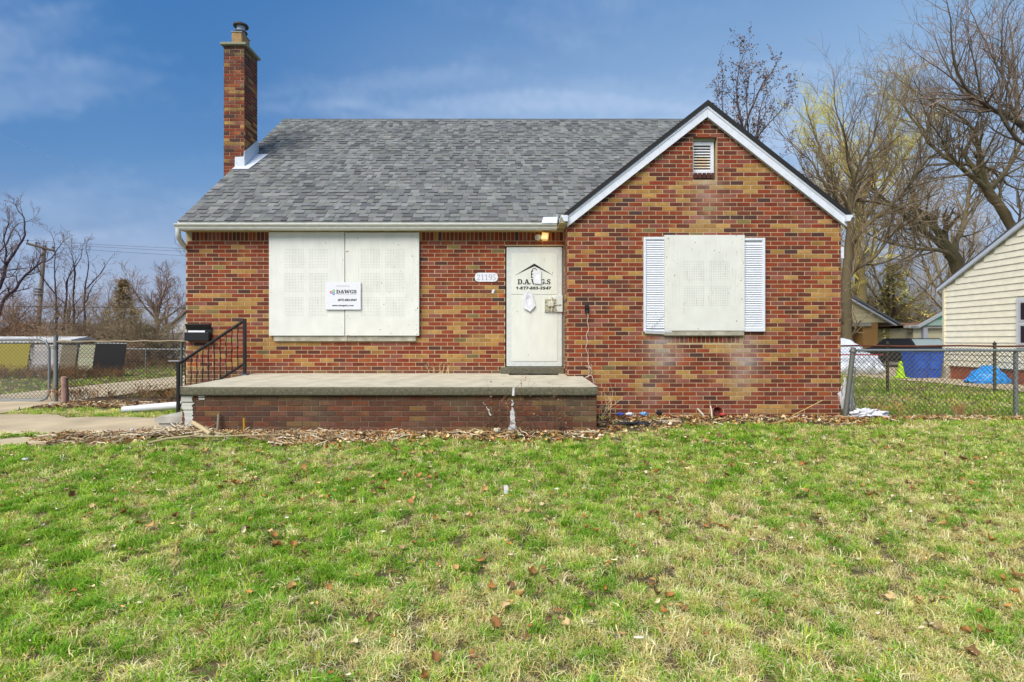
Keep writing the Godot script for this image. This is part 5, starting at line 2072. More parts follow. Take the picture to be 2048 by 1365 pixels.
func neighbour() -> void:
	var h := thing("neighbour_house", "cream house with lap siding and orange brick foundation on the right", "house", Vector3(13.9, 0, -18.05))
	var zc := -18.05
	var zn := -9.0
	var T := Transform3D(Basis(Vector3.BACK, Vector3.UP, Vector3.LEFT), Vector3(13.95, 0, zc))
	var mid := (zn - zc) * 0.5
	var b := start(h)
	b.xf = b.xf * T
	b.prism(PackedVector2Array([Vector2(0.01, 0.4), Vector2(2 * mid, 0.4), Vector2(2 * mid, 2.93), Vector2(mid, 5.24), Vector2(0.01, 2.93)]), -7.0, 0.0, C(224, 216, 180))
	var w := done(b, "wall", M.plain, h)
	# lap siding: each board leans out at its foot; the window cuts some in two
	var y := 0.42
	while y < 5.2:
		var yt := minf(y + 0.183, 5.22)
		var stretches := []
		var lim := 0.0
		if y > 2.93 - 0.05:
			lim = maxf(0.0, (yt - 2.93) / 0.51)
		stretches.append([lim, 2 * mid - lim])
		if yt > 1.02 and y < 2.36:
			stretches = [[0.0, 2.62], [3.72, 2 * mid]]
		for s in stretches:
			if s[1] - s[0] < 0.1:
				continue
			b = start(h)
			b.xf = b.xf * T
			var l2 := maxf(s[0], (yt - 2.93) / 0.51) if s[0] == lim else float(s[0])
			var l1 := maxf(s[0], (y - 2.93) / 0.51) if s[0] == lim else float(s[0])
			var r2 := 2 * mid - l2 if s[1] > 2 * mid - 0.01 - lim else float(s[1])
			var r1 := 2 * mid - l1 if s[1] > 2 * mid - 0.01 - lim else float(s[1])
			b.quad(Vector3(l1, y, 0.026), Vector3(r1, y, 0.026), Vector3(r2, yt, 0.006), Vector3(l2, yt, 0.006))
			b.quad(Vector3(l1, y, 0.002), Vector3(r1, y, 0.002), Vector3(r1, y, 0.026), Vector3(l1, y, 0.026), C(150, 130, 84))
			done(b, "siding_board", M.siding, w)
		y += 0.183
	b = start(h)
	b.xf = b.xf * T
	b.box(Vector3(-0.03, 0.4, -0.06), Vector3(0.05, 2.95, 0.045), C(232, 224, 190), 0.004)
	done(b, "corner_trim", M.plain, h)
	b = start(h)
	b.box(Vector3(14.0, -0.2, zc + 0.1), Vector3(20.9, 0.398, zn))
	var fd := done(b, "foundation", M.dull_mortar, h)
	var q := start(h)
	for r in 6:
		var u := 0.12 - 0.1 * (r % 2)
		while u < 9.0:
			q.brick(Transform3D(Basis(Vector3.BACK, Vector3.UP, Vector3.LEFT), Vector3(13.994, 0, zc)), maxf(u, 0.12), u + 0.2, r * COURSE - 0.01, (r + 1) * COURSE - 0.018, 0.0, jit(C(218, 104, 68), 0.12), jit(C(210, 98, 66), 0.12))
			u += BED
	stuff(done(q, "brickwork", M.brick, fd))
	b = start(h)
	b.box(Vector3(13.86, -0.2, zc - 0.06), Vector3(14.1, 0.40, zc + 0.2), C(196, 190, 170), 0.02)
	done(b, "corner_block", M.plain_rough, h)
	b = start(h)
	b.xf = b.xf * T
	b.prism(PackedVector2Array([Vector2(-0.22, 2.86), Vector2(mid, 5.29), Vector2(2 * mid + 0.22, 2.86), Vector2(2 * mid + 0.22, 2.95), Vector2(mid, 5.40), Vector2(-0.22, 2.95)]), -7.2, 0.10, C(92, 90, 92))
	var rf := done(b, "roof", M.plain_rough, h)
	b = start(h)
	b.xf = b.xf * T
	b.prism(PackedVector2Array([Vector2(-0.2, 2.80), Vector2(mid, 5.20), Vector2(2 * mid + 0.2, 2.80), Vector2(2 * mid + 0.2, 2.90), Vector2(mid, 5.33), Vector2(-0.2, 2.90)]), 0.03, 0.112, C(206, 216, 226))
	done(b, "rake_trim", M.plain, rf)
	# double-hung window at the edge of the view
	b = start(h)
	b.xf = b.xf * T
	b.box(Vector3(2.62, 1.0, 0.0), Vector3(3.72, 2.38, 0.05), C(224, 228, 232), 0.006)
	var win := done(b, "window", M.plain, h)
	for s in [[1.09, 1.66], [1.72, 2.29]]:
		b = start(h)
		b.xf = b.xf * T
		b.box(Vector3(2.70, s[0], 0.02), Vector3(3.64, s[1], 0.058), C(206, 206, 204), 0.004)
		b.box(Vector3(2.77, s[0] + 0.06, 0.03), Vector3(3.57, s[1] - 0.05, 0.0595), C(46, 30, 44))
		done(b, "sash", M.plain, win)
	b = start(h)
	b.rod(Vector3(15.4, 3.6, -17.4), Vector3(15.4, 4.62, -17.4), 0.07, 8, C(120, 122, 130))
	done(b, "vent_pipe", M.plain, rf)


func driveway_things() -> void:
	# blue tarp heap
	var b := MB.new()
	var rows := []
	for i in 23:
		var row := []
		var t := i / 22.0
		for j in 27:
			var a := PI * j / 26.0
			var wd := 0.30 * sin(PI * clampf(t * 0.94 + 0.03, 0, 1)) + 0.05
			var hgt := (0.42 * pow(sin(PI * clampf(t * 0.62 + 0.10, 0.0, 1.0)), 1.4) * smoothstep(1.02, 0.45, t) + 0.05) * smoothstep(-0.05, 0.2, t)
			var x := -0.66 + 1.34 * t
			var f := 0.07 * fine.get_noise_3d(x * 1.6, a * 0.9, 2.0) + 0.05 * absf(fine.get_noise_3d(x * 3.0 + a, a * 2.6, 5.0)) + 0.04 * absf(sin(a * 3.0 + x * 9.0 + 4.0 * fine.get_noise_2d(x, a)))
			row.append(Vector3(x, maxf(0.0, (hgt + f) * sin(a)), -(wd + f) * cos(a)))
		rows.append(row)
	b.sheet(rows, [])
	var cv := []
	var o := done(b, "blue_tarp", mk("tarp", C(30, 146, 230), 0.45, null, 1.0))
	o.position = Vector3(13.5, 0.02, -15.85)
	o.rotation.y = 0.15
	tag(o, "crumpled bright blue tarp heaped beside the cream house", "tarp")
	# two wheeled bins
	for q in [[13.02, -18.05, "blue wheeled recycling bin, the left one beside the traffic cone", 0.1], [13.55, -18.15, "blue wheeled recycling bin, the right one against the cream house", -0.05]]:
		var g := thing("recycling_bin", q[2], "bin", Vector3(q[0], 0.02, q[1]), "blue bins beside the cream house")
		g.scale = Vector3.ONE * 0.93
		g.rotation.y = q[3]
		b = MB.new()
		var lo := 0.22
		var hi := 0.285
		for s in [[0.0, 0.06, lo, lo], [0.06, 0.86, lo, hi], [0.86, 0.9, hi + 0.015, hi + 0.015]]:
			var c := [Vector3(-s[2], s[0], s[2]), Vector3(s[2], s[0], s[2]), Vector3(s[2], s[0], -s[2]), Vector3(-s[2], s[0], -s[2])]
			var d := [Vector3(-s[3], s[1], s[3]), Vector3(s[3], s[1], s[3]), Vector3(s[3], s[1], -s[3]), Vector3(-s[3], s[1], -s[3])]
			for i in 4:
				b.quad(c[i], c[(i + 1) % 4], d[(i + 1) % 4], d[i], C(30, 88, 192))
			b.quad(d[0], d[1], d[2], d[3], C(30, 88, 192))
		b.box(Vector3(-0.15, 0.30, 0.235), Vector3(0.15, 0.62, 0.262), C(34, 98, 206), 0.01)
		done(b, "tub", M.plain, g)
		b = MB.new()
		b.box(Vector3(-0.305, 0.9, -0.31), Vector3(0.305, 0.955, 0.33), C(24, 70, 164), 0.02)
		b.rod(Vector3(-0.25, 0.9, -0.36), Vector3(0.25, 0.9, -0.36), 0.018, 8, C(24, 70, 164))
		done(b, "lid", M.plain, g)
		for s in [-0.2, 0.2]:
			b = MB.new()
			b.rod(Vector3(s - 0.03, 0.1, -0.24), Vector3(s + 0.03, 0.1, -0.24), 0.1, 14, C(24, 24, 26))
			done(b, "wheel", M.plain, g)
	# traffic cone
	var co := thing("traffic_cone", "lime green traffic cone standing left of the blue bins", "cone", Vector3(12.36, 0.02, -17.8))
	b = MB.new()
	b.lathe([Vector2(0.16, 0.03), Vector2(0.13, 0.06), Vector2(0.045, 0.52), Vector2(0.035, 0.54), Vector2(0.03, 0.5)], 20, C(176, 226, 20))
	done(b, "cone", M.plain, co)
	b = MB.new()
	b.box(Vector3(-0.18, 0.0, -0.18), Vector3(0.18, 0.035, 0.18), C(168, 214, 24), 0.01)
	done(b, "base", M.plain, co)
	# vehicle under a silver cover
	var v := thing("covered_vehicle", "vehicle under a wrinkled silver-white cover in the neighbour's drive", "vehicle", Vector3(12.15, 0.02, -22.0))
	b = MB.new()
	rows = []
	for i in 34:
		var t := i / 33.0
		var z := 2.2 - 4.4 * t
		var top := 0.80 + 0.50 * smoothstep(0.16, 0.34, t) * smoothstep(1.0, 0.72, t)
		var row := []
		for j in 41:
			var a := PI * j / 40.0
			var cx := cos(a)
			var sy := sin(a)
			var e := 0.42
			var x := -1.08 * signf(cx) * pow(absf(cx), e)
			var y := top * pow(sy, 0.5)
			var nar := 1.0 - 0.10 * smoothstep(0.7, 1.2, y)
			var en := sqrt(clampf(1.0 - pow(absf(t - 0.5) * 2.0, 9.0), 0.0, 1.0))
			var f := 0.09 * fine.get_noise_3d(x * 0.7, y * 1.2, z * 0.5) + 0.05 * absf(fine.get_noise_3d(x * 1.8, y * 2.6, z * 1.3)) + 0.03 * sin(y * 11.0 + x * 9.0 + 6.0 * fine.get_noise_2d(x, z))
			row.append(Vector3(x * nar * (0.9 + 0.1 * en) + f, maxf(0.0, y * (0.55 + 0.45 * en)), z + f))
		rows.append(row)
	b.sheet(rows, [], true)
	# the cover's drop at the front
	var fr := []
	for i in 9:
		var row := []
		for j in 41:
			var p: Vector3 = rows[0][j]
			var k := i / 8.0
			row.append(Vector3(p.x * (1.0 - 0.02 * k), p.y * (1.0 - k), p.z + 0.10 * sin(PI * k) + 0.03 * sin(p.x * 14.0 + k * 4.0)))
		fr.append(row)
	b.sheet(fr, [])
	done(b, "cover", M.flashing, v)
	b = MB.new()
	b.tube(PackedVector3Array([Vector3(-1.12, 0.70, 2.0), Vector3(-0.9, 0.69, 2.32), Vector3(0.0, 0.70, 2.36), Vector3(0.9, 0.69, 2.32), Vector3(1.12, 0.70, 2.0)]), PackedFloat32Array([0.022, 0.022, 0.022, 0.022, 0.022]), 6, C(178, 44, 36))
	done(b, "strap", M.plain, v)
	parked_car()
	carport_and_garages()


func parked_car() -> void:
	var v := thing("parked_car", "dark parked car under the teal carport behind the blue bins", "car", Vector3(18.1, 0.02, -25.0))
	var b := MB.new()
	var side := PackedVector2Array([Vector2(-2.2, 0.25), Vector2(2.2, 0.25), Vector2(2.25, 0.6), Vector2(2.05, 0.82), Vector2(1.0, 0.92), Vector2(-1.6, 0.92), Vector2(-2.2, 0.82)])
	b.xf = Transform3D(Basis(Vector3.BACK, Vector3.UP, Vector3.LEFT), Vector3.ZERO)
	b.prism(side, -0.92, 0.92, C(34, 36, 40))
	done(b, "body", M.plain, v)
	b = MB.new()
	for q in [[0.92, 1.0, 0.82, -1.7, 1.30, 0.45, 0.66, -1.2]]:
		var c := [Vector3(-q[2], q[0], q[1]), Vector3(q[2], q[0], q[1]), Vector3(q[2], q[0], q[3]), Vector3(-q[2], q[0], q[3])]
		var d := [Vector3(-q[6], q[4], q[5]), Vector3(q[6], q[4], q[5]), Vector3(q[6], q[4], q[7]), Vector3(-q[6], q[4], q[7])]
		for i in 4:
			b.quad(c[i], c[(i + 1) % 4], d[(i + 1) % 4], d[i], C(30, 32, 36))
		b.quad(d[0], d[1], d[2], d[3], C(24, 26, 30))
	done(b, "cabin", M.plain, v)
	b = MB.new()
	b.quad(Vector3(-0.74, 0.95, 1.0), Vector3(0.74, 0.95, 1.0), Vector3(0.61, 1.26, 0.52), Vector3(-0.61, 1.26, 0.52), C(176, 190, 184))
	var ws := done(b, "windscreen", M.vinyl, v)
	b = MB.new()
	b.box(Vector3(-0.3, 0.955, 0.99), Vector3(0.3, 0.985, 1.02), C(20, 20, 22))
	done(b, "wiper", M.plain, ws)
	for s in [-0.66, 0.66]:
		b = MB.new()
		b.box(Vector3(s - 0.18, 0.6, 2.18), Vector3(s + 0.18, 0.74, 2.24), C(210, 214, 216), 0.02)
		done(b, "headlight", M.plain, v)
		for z in [-1.35, 1.4]:
			b = MB.new()
			b.rod(Vector3(s * 1.28 - 0.1, 0.31, z), Vector3(s * 1.28 + 0.1, 0.31, z), 0.31, 18, C(20, 20, 21))
			done(b, "wheel", M.plain, v)


func carport_and_garages() -> void:
	var c := thing("carport", "small carport with teal gable behind the cream house", "carport", Vector3(21.0, 0, -26.0))
	var b := start(c)
	for i in 3:
		var ya := 1.92 + i * 0.28
		var yb := ya + 0.272
		b = start(c)
		b.prism(PackedVector2Array([Vector2(19.05 + (ya - 1.92) / 0.55, ya), Vector2(23.1 - (ya - 1.92) / 0.55, ya), Vector2(23.1 - (yb - 1.92) / 0.55, yb), Vector2(19.05 + (yb - 1.92) / 0.55, yb)]), -26.06, -26.0 + 0.01 * (i % 2), C(98, 190, 160) if i > 0 else C(176, 206, 190))
		done(b, "gable_board", M.plain, c)
	b = start(c)
	b.prism(PackedVector2Array([Vector2(18.85, 1.80), Vector2(21.07, 3.03), Vector2(23.3, 1.80), Vector2(23.3, 1.90), Vector2(21.07, 3.13), Vector2(18.85, 1.90)]), -26.12, -25.9, C(206, 214, 210))
	done(b, "roof", M.plain, c)
	b = start(c)
	b.box(Vector3(18.95, 1.80, -26.6), Vector3(23.2, 1.92, -26.07), C(190, 190, 178))
	done(b, "beam", M.plain, c)
	for x in [19.15, 23.0]:
		b = start(c)
		b.box(Vector3(x, -0.1, -26.2), Vector3(x + 0.2, 1.8, -26.02), C(196, 198, 206), 0.01)
		done(b, "post", M.plain, c)
	# garage behind the covered vehicle
	var g := thing("garage", "cream gabled garage with brown wall and dark open door", "garage", Vector3(16.3, 0, -30.0))
	var y := 2.2
	while y < 4.4:
		var yt := minf(y + 0.255, 4.5)
		var half := 4.0 - (y - 2.2) / 0.577
		var half2 := 4.0 - (yt - 2.2) / 0.577
		b = start(g)
		b.prism(PackedVector2Array([Vector2(16.3 - half, y), Vector2(16.3 + half, y), Vector2(16.3 + half2, yt - 0.012), Vector2(16.3 - half2, yt - 0.012)]), -30.05, -30.0, C(226, 214, 168))
		done(b, "siding_board", M.plain, g)
		y += 0.255
	b = start(g)
	b.box(Vector3(12.5, -0.1, -36.0), Vector3(13.6, 2.19, -30.02), C(172, 134, 80))
	b.box(Vector3(18.83, -0.1, -36.0), Vector3(19.63, 2.19, -30.02), C(172, 134, 80))
	b.box(Vector3(13.6, -0.1, -36.0), Vector3(18.83, 2.19, -35.8), C(80, 60, 44))
	done(b, "wall", M.plain_rough, g)
	b = start(g)
	b.box(Vector3(13.6, -0.1, -31.0), Vector3(18.82, 2.0, -30.9), C(44, 30, 26))
	for i in 4:
		b.box(Vector3(13.6, 0.1 + i * 0.48, -30.9), Vector3(18.82, 0.13 + i * 0.48, -30.885), C(30, 20, 18))
	done(b, "door", M.plain_rough, g)
	b = start(g)
	b.box(Vector3(13.0, 1.98, -30.02), Vector3(19.23, 2.195, -29.94), C(160, 162, 150), 0.01)
	done(b, "door_header", M.plain, g)
	b = start(g)
	b.prism(PackedVector2Array([Vector2(11.9, 2.05), Vector2(16.3, 4.6), Vector2(20.7, 2.05), Vector2(20.7, 2.17), Vector2(16.3, 4.74), Vector2(11.9, 2.17)]), -36.3, -29.8, C(120, 126, 130))
	var rf := done(b, "roof", M.plain_rough, g)
	b = start(g)
	b.prism(PackedVector2Array([Vector2(11.9, 2.0), Vector2(16.3, 4.53), Vector2(20.55, 2.05), Vector2(20.4, 2.04), Vector2(16.3, 4.42), Vector2(12.1, 1.98)]), -29.95, -29.79, C(206, 214, 222))
	done(b, "rake_trim", M.plain, rf)
	g = thing("low_garage", "low cream garage with brownish roof behind the carport", "garage", Vector3(26.5, 0, -34.0))
	for i in 5:
		b = start(g)
		b.box(Vector3(24.4, 0.6 + i * 0.28, -34.05), Vector3(31.0, 0.6 + i * 0.28 + 0.268, -34.0), C(220, 212, 172), 0.006)
		done(b, "siding_board", M.plain, g)
	b = start(g)
	b.box(Vector3(24.4, -0.1, -40.0), Vector3(31.0, 2.0, -34.06), C(206, 198, 160))
	done(b, "wall", M.plain, g)
	b = start(g)
	b.box(Vector3(24.0, 1.99, -34.3), Vector3(31.2, 2.16, -33.8), C(208, 206, 192), 0.01)
	done(b, "eave", M.plain, g)
	b = start(g)
	b.xf = b.xf * Transform3D(Basis(Vector3.FORWARD, Vector3.UP, Vector3.RIGHT), Vector3(24.1, 0, -33.9))
	b.prism(PackedVector2Array([Vector2(0, 2.16), Vector2(3.2, 2.5), Vector2(6.4, 2.16)]), 0.0, 7.0, C(140, 106, 84))
	done(b, "roof", M.plain_rough, g)


# a limb or twig that wanders, tapers and divides
func grow(br: MB, tw: MB, p: Vector3, d: Vector3, ln: float, r: float, lvl: int, k: Dictionary) -> void:
	var seg := 4 if lvl <= 1 else 3
	if lvl >= 4:
		seg = 2
	var pts := PackedVector3Array([p])
	var rad := PackedFloat32Array([r])
	var q := p
	var dir := d
	for i in seg:
		dir = (dir + Vector3(rng.randfn(0, k.wander), rng.randfn(0, k.wander) + k.up * (0.6 if lvl < k.deep else k.droop), rng.randfn(0, k.wander))).normalized()
		q += dir * ln / seg
		pts.append(q)
		rad.append(r * lerpf(1.0, 0.35, (i + 1.0) / seg))
	var col: Color = jit(k.bark if lvl < 2 else k.twig, 0.12)
	(br if lvl < 2 else tw).tube(pts, rad, 5 if lvl < 2 else 3, col)
	if k.has("leaf") and lvl >= 2:
		for i in k.leaves:
			var a := pts[1 + rng.randi() % seg] + Vector3(rng.randfn(0, 0.07), rng.randfn(0, 0.07), rng.randfn(0, 0.07))
			var s: float = rng.randf_range(0.03, 0.075) * k.get("leaf_size", 1.0)
			var u := Vector3(rng.randfn(0, 1), rng.randfn(0, 1), rng.randfn(0, 1)).normalized() * s
			var w := u.cross(Vector3(rng.randfn(0, 1), rng.randfn(0, 1), rng.randfn(0, 1))).normalized() * s * 0.6
			tw.quad(a - u, a + w, a + u, a - w, jit(k.leaf, 0.2))
	if lvl >= k.deep:
		return
	var n: int = k.n[mini(lvl, k.n.size() - 1)]
	for i in n:
		var t := lerpf(0.25, 1.0, (i + rng.randf()) / n)
		var j := clampi(int(t * seg), 0, seg - 1)
		var at := pts[j].lerp(pts[j + 1], t * seg - j)
		var along := (pts[j + 1] - pts[j]).normalized()
		var side := along.cross(Vector3(rng.randfn(0, 1), rng.randfn(0, 1), rng.randfn(0, 1))).normalized()
		var an := rng.randf_range(k.split * 0.6, k.split * 1.3)
		grow(br, tw, at, along * cos(an) + side * sin(an), ln * rng.randf_range(0.5, 0.78), maxf(r * lerpf(0.75, 0.42, t), k.thin), lvl + 1, k)


func limb(br: MB, tw: MB, path: Array, r0: float, r1: float, k: Dictionary, every: float, twig_len: float, lvl := 1) -> void:
	var cv := Curve3D.new()
	for i in path.size():
		var a: Vector3 = path[maxi(i - 1, 0)]
		var e: Vector3 = path[mini(i + 1, path.size() - 1)]
		var t := (e - a) / 6.0
		cv.add_point(path[i], -t, t)
	var L := cv.get_baked_length()
	var n := maxi(6, int(L / 0.28))
	var pts := PackedVector3Array()
	var rad := PackedFloat32Array()
	for i in n + 1:
		var t := float(i) / n
		pts.append(cv.sample_baked(L * t) + Vector3(rng.randfn(0, 1), rng.randfn(0, 1), rng.randfn(0, 1)) * 0.012)
		rad.append(lerpf(r0, r1, pow(t, 0.8)) * (1.0 + 0.06 * sin(i * 1.9)))
	br.tube(pts, rad, 9, jit(k.bark, 0.06))
	var s := L * 0.22
	while s < L:
		var at := cv.sample_baked(s)
		var along := (cv.sample_baked(minf(s + 0.1, L)) - at).normalized()
		if along.length() < 0.5:
			along = (at - cv.sample_baked(s - 0.1)).normalized()
		var side := along.cross(Vector3(rng.randfn(0, 1), rng.randfn(0, 1), rng.randfn(0, 1))).normalized()
		side = (side + Vector3.UP * k.get("lift", 0.35)).normalized()
		var an := rng.randf_range(k.split * 0.7, k.split * 1.4)
		var rr := lerpf(r0, r1, s / L)
		grow(br, tw, at, along * cos(an) + side * sin(an), twig_len * rng.randf_range(0.6, 1.25), clampf(rr * 0.5, k.thin, 0.06), lvl, k)
		s += every * rng.randf_range(0.6, 1.4)
	grow(br, tw, path[path.size() - 1], (path[path.size() - 1] - path[path.size() - 2]).normalized(), twig_len, maxf(r1, k.thin), lvl, k)


# pushes a path back or forward along its own course so that limbs spread in depth
func deepen(path: Array, amount: float, from := 0.0) -> Array:
	var out := []
	for i in path.size():
		out.append(path[i] + Vector3(0, 0, from + amount * float(i) / maxi(1, path.size() - 1)))
	return out


func tree(called: String, label: String, base: Vector3, trunk: Array, limbs: Array, k: Dictionary, every: float, tl: float, group := "") -> Node3D:
	var t := thing(called, label, "tree", base, group)
	var tr := start(t)
	var br := start(t)
	var tw := start(t)
	limb(tr, tw, trunk[0], trunk[1], trunk[2], k, every * 2.5, tl)
	for q in limbs:
		limb(br, tw, q[0], q[1], q[2], k, every, tl)
	var a := done(tr, "trunk", M.bark, t)
	if br.ix.size() > 0:
		done(br, "branches", M.bark, a)
	stuff(done(tw, "twigs", M.twig, t))
	return t


func trees() -> void:
	var mossy := {"wander": 0.10, "up": 0.10, "droop": 0.0, "deep": 4, "n": [4, 4, 3, 2], "split": 0.7, "thin": 0.006, "bark": C(142, 130, 94), "twig": C(140, 124, 98)}
	var V := func(x: float, y: float, z: float) -> Vector3: return Vector3(x, y, z)
	# the great tree behind the cream house
	var z := -27.0
	tree("maple_tree", "big bare tree with a forked trunk directly behind the cream house roof", V.call(22.3, 0, z), [[V.call(22.3, -0.2, z), V.call(22.04, 2.85, z), V.call(21.77, 3.92, z), V.call(21.37, 5.13, z), V.call(21.17, 5.46, z)], 0.38, 0.30], [
		[deepen([V.call(21.24, 5.3, z), V.call(20.57, 5.8, z), V.call(19.63, 6.4, z), V.call(18.96, 6.74, z), V.call(18.28, 7.27, z), V.call(17.68, 7.61, z), V.call(16.88, 8.15, z), V.call(16.34, 8.68, z)], 1.2), 0.17, 0.04],
		[deepen([V.call(21.3, 5.36, z), V.call(21.57, 6.07, z), V.call(22.04, 6.74, z), V.call(22.31, 7.54, z), V.call(22.58, 8.21, z), V.call(22.78, 8.9, z), V.call(22.9, 9.6, z)], -1.0), 0.17, 0.05],
		[deepen([V.call(21.17, 5.1, z), V.call(20.57, 5.43, z), V.call(19.63, 5.5, z), V.call(18.55, 5.53, z), V.call(17.48, 5.7, z), V.call(16.61, 5.87, z), V.call(16.0, 6.07, z)], 1.6, 0.2), 0.11, 0.025],
		[deepen([V.call(19.63, 6.4, z), V.call(19.49, 7.27, z), V.call(19.22, 8.08, z), V.call(19.12, 8.75, z), V.call(19.16, 9.42, z), V.call(18.69, 10.23, z)], -0.6, 0.4), 0.09, 0.025],
		[deepen([V.call(19.63, 5.6, z), V.call(19.36, 6.0, z), V.call(19.43, 6.47, z)], 0.3, 0.8), 0.05, 0.02],
	], mossy, 0.27, 1.9, "big bare trees behind the right-hand yards")
	z = -24.0
	tree("leaning_maple_tree", "big bare tree with thick trunk leaning left above the cream house roof", V.call(24.6, 0, z), [[V.call(24.6, -0.2, z), V.call(23.6, 2.4, z), V.call(22.58, 4.21, z), V.call(21.44, 6.12, z), V.call(20.96, 6.9, z), V.call(20.49, 7.55, z), V.call(20.37, 7.79, z)], 0.28, 0.18], [
		[deepen([V.call(20.37, 7.7, z), V.call(19.77, 7.97, z), V.call(19.18, 8.21, z), V.call(18.52, 8.57, z), V.call(17.92, 8.99, z), V.call(17.45, 9.46, z), V.call(16.85, 9.94, z)], 1.5), 0.11, 0.025],
		[deepen([V.call(20.25, 7.85, z), V.call(19.71, 8.39, z), V.call(19.35, 8.87, z), V.call(18.7, 9.4, z), V.call(18.22, 10.06, z), V.call(17.92, 10.77, z), V.call(17.62, 11.43, z), V.call(17.57, 11.97, z), V.call(17.74, 12.5, z)], -1.2), 0.11, 0.025],
		[deepen([V.call(20.37, 7.7, z), V.call(20.07, 8.63, z), V.call(19.83, 9.4, z), V.call(19.41, 10.18, z), V.call(18.7, 10.66, z), V.call(17.8, 11.07, z), V.call(16.97, 11.43, z)], 0.8), 0.10, 0.025],
		[deepen([V.call(20.43, 7.7, z), V.call(20.96, 8.39, z), V.call(21.2, 9.16, z), V.call(21.44, 9.7, z), V.call(21.92, 10.2, z)], 1.0), 0.11, 0.04],
		[deepen([V.call(19.83, 9.28, z), V.call(20.43, 8.81, z), V.call(21.14, 8.57, z), V.call(21.94, 8.15, z)], -0.8), 0.06, 0.04],
	], mossy, 0.27, 1.9, "big bare trees behind the right-hand yards")
	z = -21.0
	var dark := mossy.duplicate()
	dark.bark = C(122, 110, 90)
	dark.twig = C(140, 122, 104)
	tree("tall_maple_tree", "tall bare tree reaching over the top right corner", V.call(23.9, 0, z), [[V.call(23.9, -0.2, z), V.call(22.36, 4.88, z), V.call(20.8, 7.23, z), V.call(19.65, 8.53, z), V.call(19.07, 9.32, z), V.call(18.81, 9.84, z), V.call(18.66, 10.41, z), V.call(18.45, 11.09, z), V.call(17.98, 11.98, z)], 0.2, 0.03], [
		[deepen([V.call(19.13, 9.32, z), V.call(18.5, 9.53, z), V.call(17.82, 9.66, z), V.call(17.14, 9.94, z), V.call(16.41, 10.31, z), V.call(15.89, 10.94, z), V.call(15.58, 11.56, z)], 1.2), 0.12, 0.03],
		[deepen([V.call(18.87, 9.68, z), V.call(18.4, 9.94, z), V.call(17.93, 10.15, z), V.call(17.4, 10.83, z), V.call(17.14, 11.56, z)], -0.8), 0.09, 0.03],
		[deepen([V.call(19.7, 8.5, z), V.call(18.92, 8.6, z), V.call(18.4, 8.95, z), V.call(17.82, 9.63, z), V.call(17.77, 10.31, z), V.call(17.61, 11.25, z)], 0.9), 0.09, 0.03],
		[deepen([V.call(19.07, 9.32, z), V.call(19.13, 10.1, z), V.call(19.23, 11.14, z), V.call(19.34, 12.19, z)], -0.6), 0.10, 0.04],
	], dark, 0.30, 1.9, "big bare trees behind the right-hand yards")
	z = -23.0
	var yard := mossy.duplicate()
	yard.bark = C(122, 108, 80)
	tree("yard_tree", "bare many-limbed tree rising just right of the brick house corner", V.call(13.8, 0, z), [[V.call(13.8, -0.2, z), V.call(13.75, 2.95, z), V.call(13.8, 4.37, z), V.call(13.92, 5.8, z)], 0.23, 0.16], [
		[deepen([V.call(13.8, 5.1, z), V.call(14.43, 5.92, z), V.call(15.0, 6.43, z), V.call(15.52, 7.0, z), V.call(15.98, 7.63, z), V.call(16.32, 8.32, z), V.call(16.83, 8.66, z)], 1.2), 0.12, 0.03],
		[deepen([V.call(13.92, 5.7, z), V.call(13.86, 6.78, z), V.call(14.32, 7.63, z), V.call(14.78, 8.2, z), V.call(15.35, 9.0, z), V.call(16.03, 9.46, z)], -1.0), 0.11, 0.03],
		[deepen([V.call(13.86, 6.2, z), V.call(13.92, 7.52, z), V.call(13.63, 8.32, z), V.call(13.4, 9.06, z), V.call(13.06, 9.8, z)], 0.8), 0.09, 0.025],
		[deepen([V.call(13.85, 5.8, z), V.call(13.4, 7.18, z), V.call(13.0, 7.86, z), V.call(12.72, 8.66, z), V.call(12.37, 9.12, z)], -0.8), 0.09, 0.025],
		[deepen([V.call(13.92, 7.4, z), V.call(14.26, 8.55, z), V.call(14.55, 9.23, z), V.call(14.66, 10.03, z)], 0.6), 0.08, 0.02],
		[deepen([V.call(14.0, 7.0, z), V.call(14.78, 6.83, z), V.call(15.46, 6.49, z), V.call(16.26, 5.8, z)], 1.0), 0.07, 0.025],
		[deepen([V.call(13.85, 4.0, z), V.call(14.55, 4.49, z), V.call(15.23, 5.46, z), V.call(15.46, 5.9, z)], 0.9), 0.11, 0.03],
	], yard, 0.27, 1.7, "big bare trees behind the right-hand yards")
	var pale := {"wander": 0.11, "up": 0.10, "droop": 0.03, "deep": 4, "n": [3, 4, 3, 3], "split": 0.65, "thin": 0.008, "bark": C(146, 130, 96), "twig": C(162, 144, 106), "lift": 0.5}
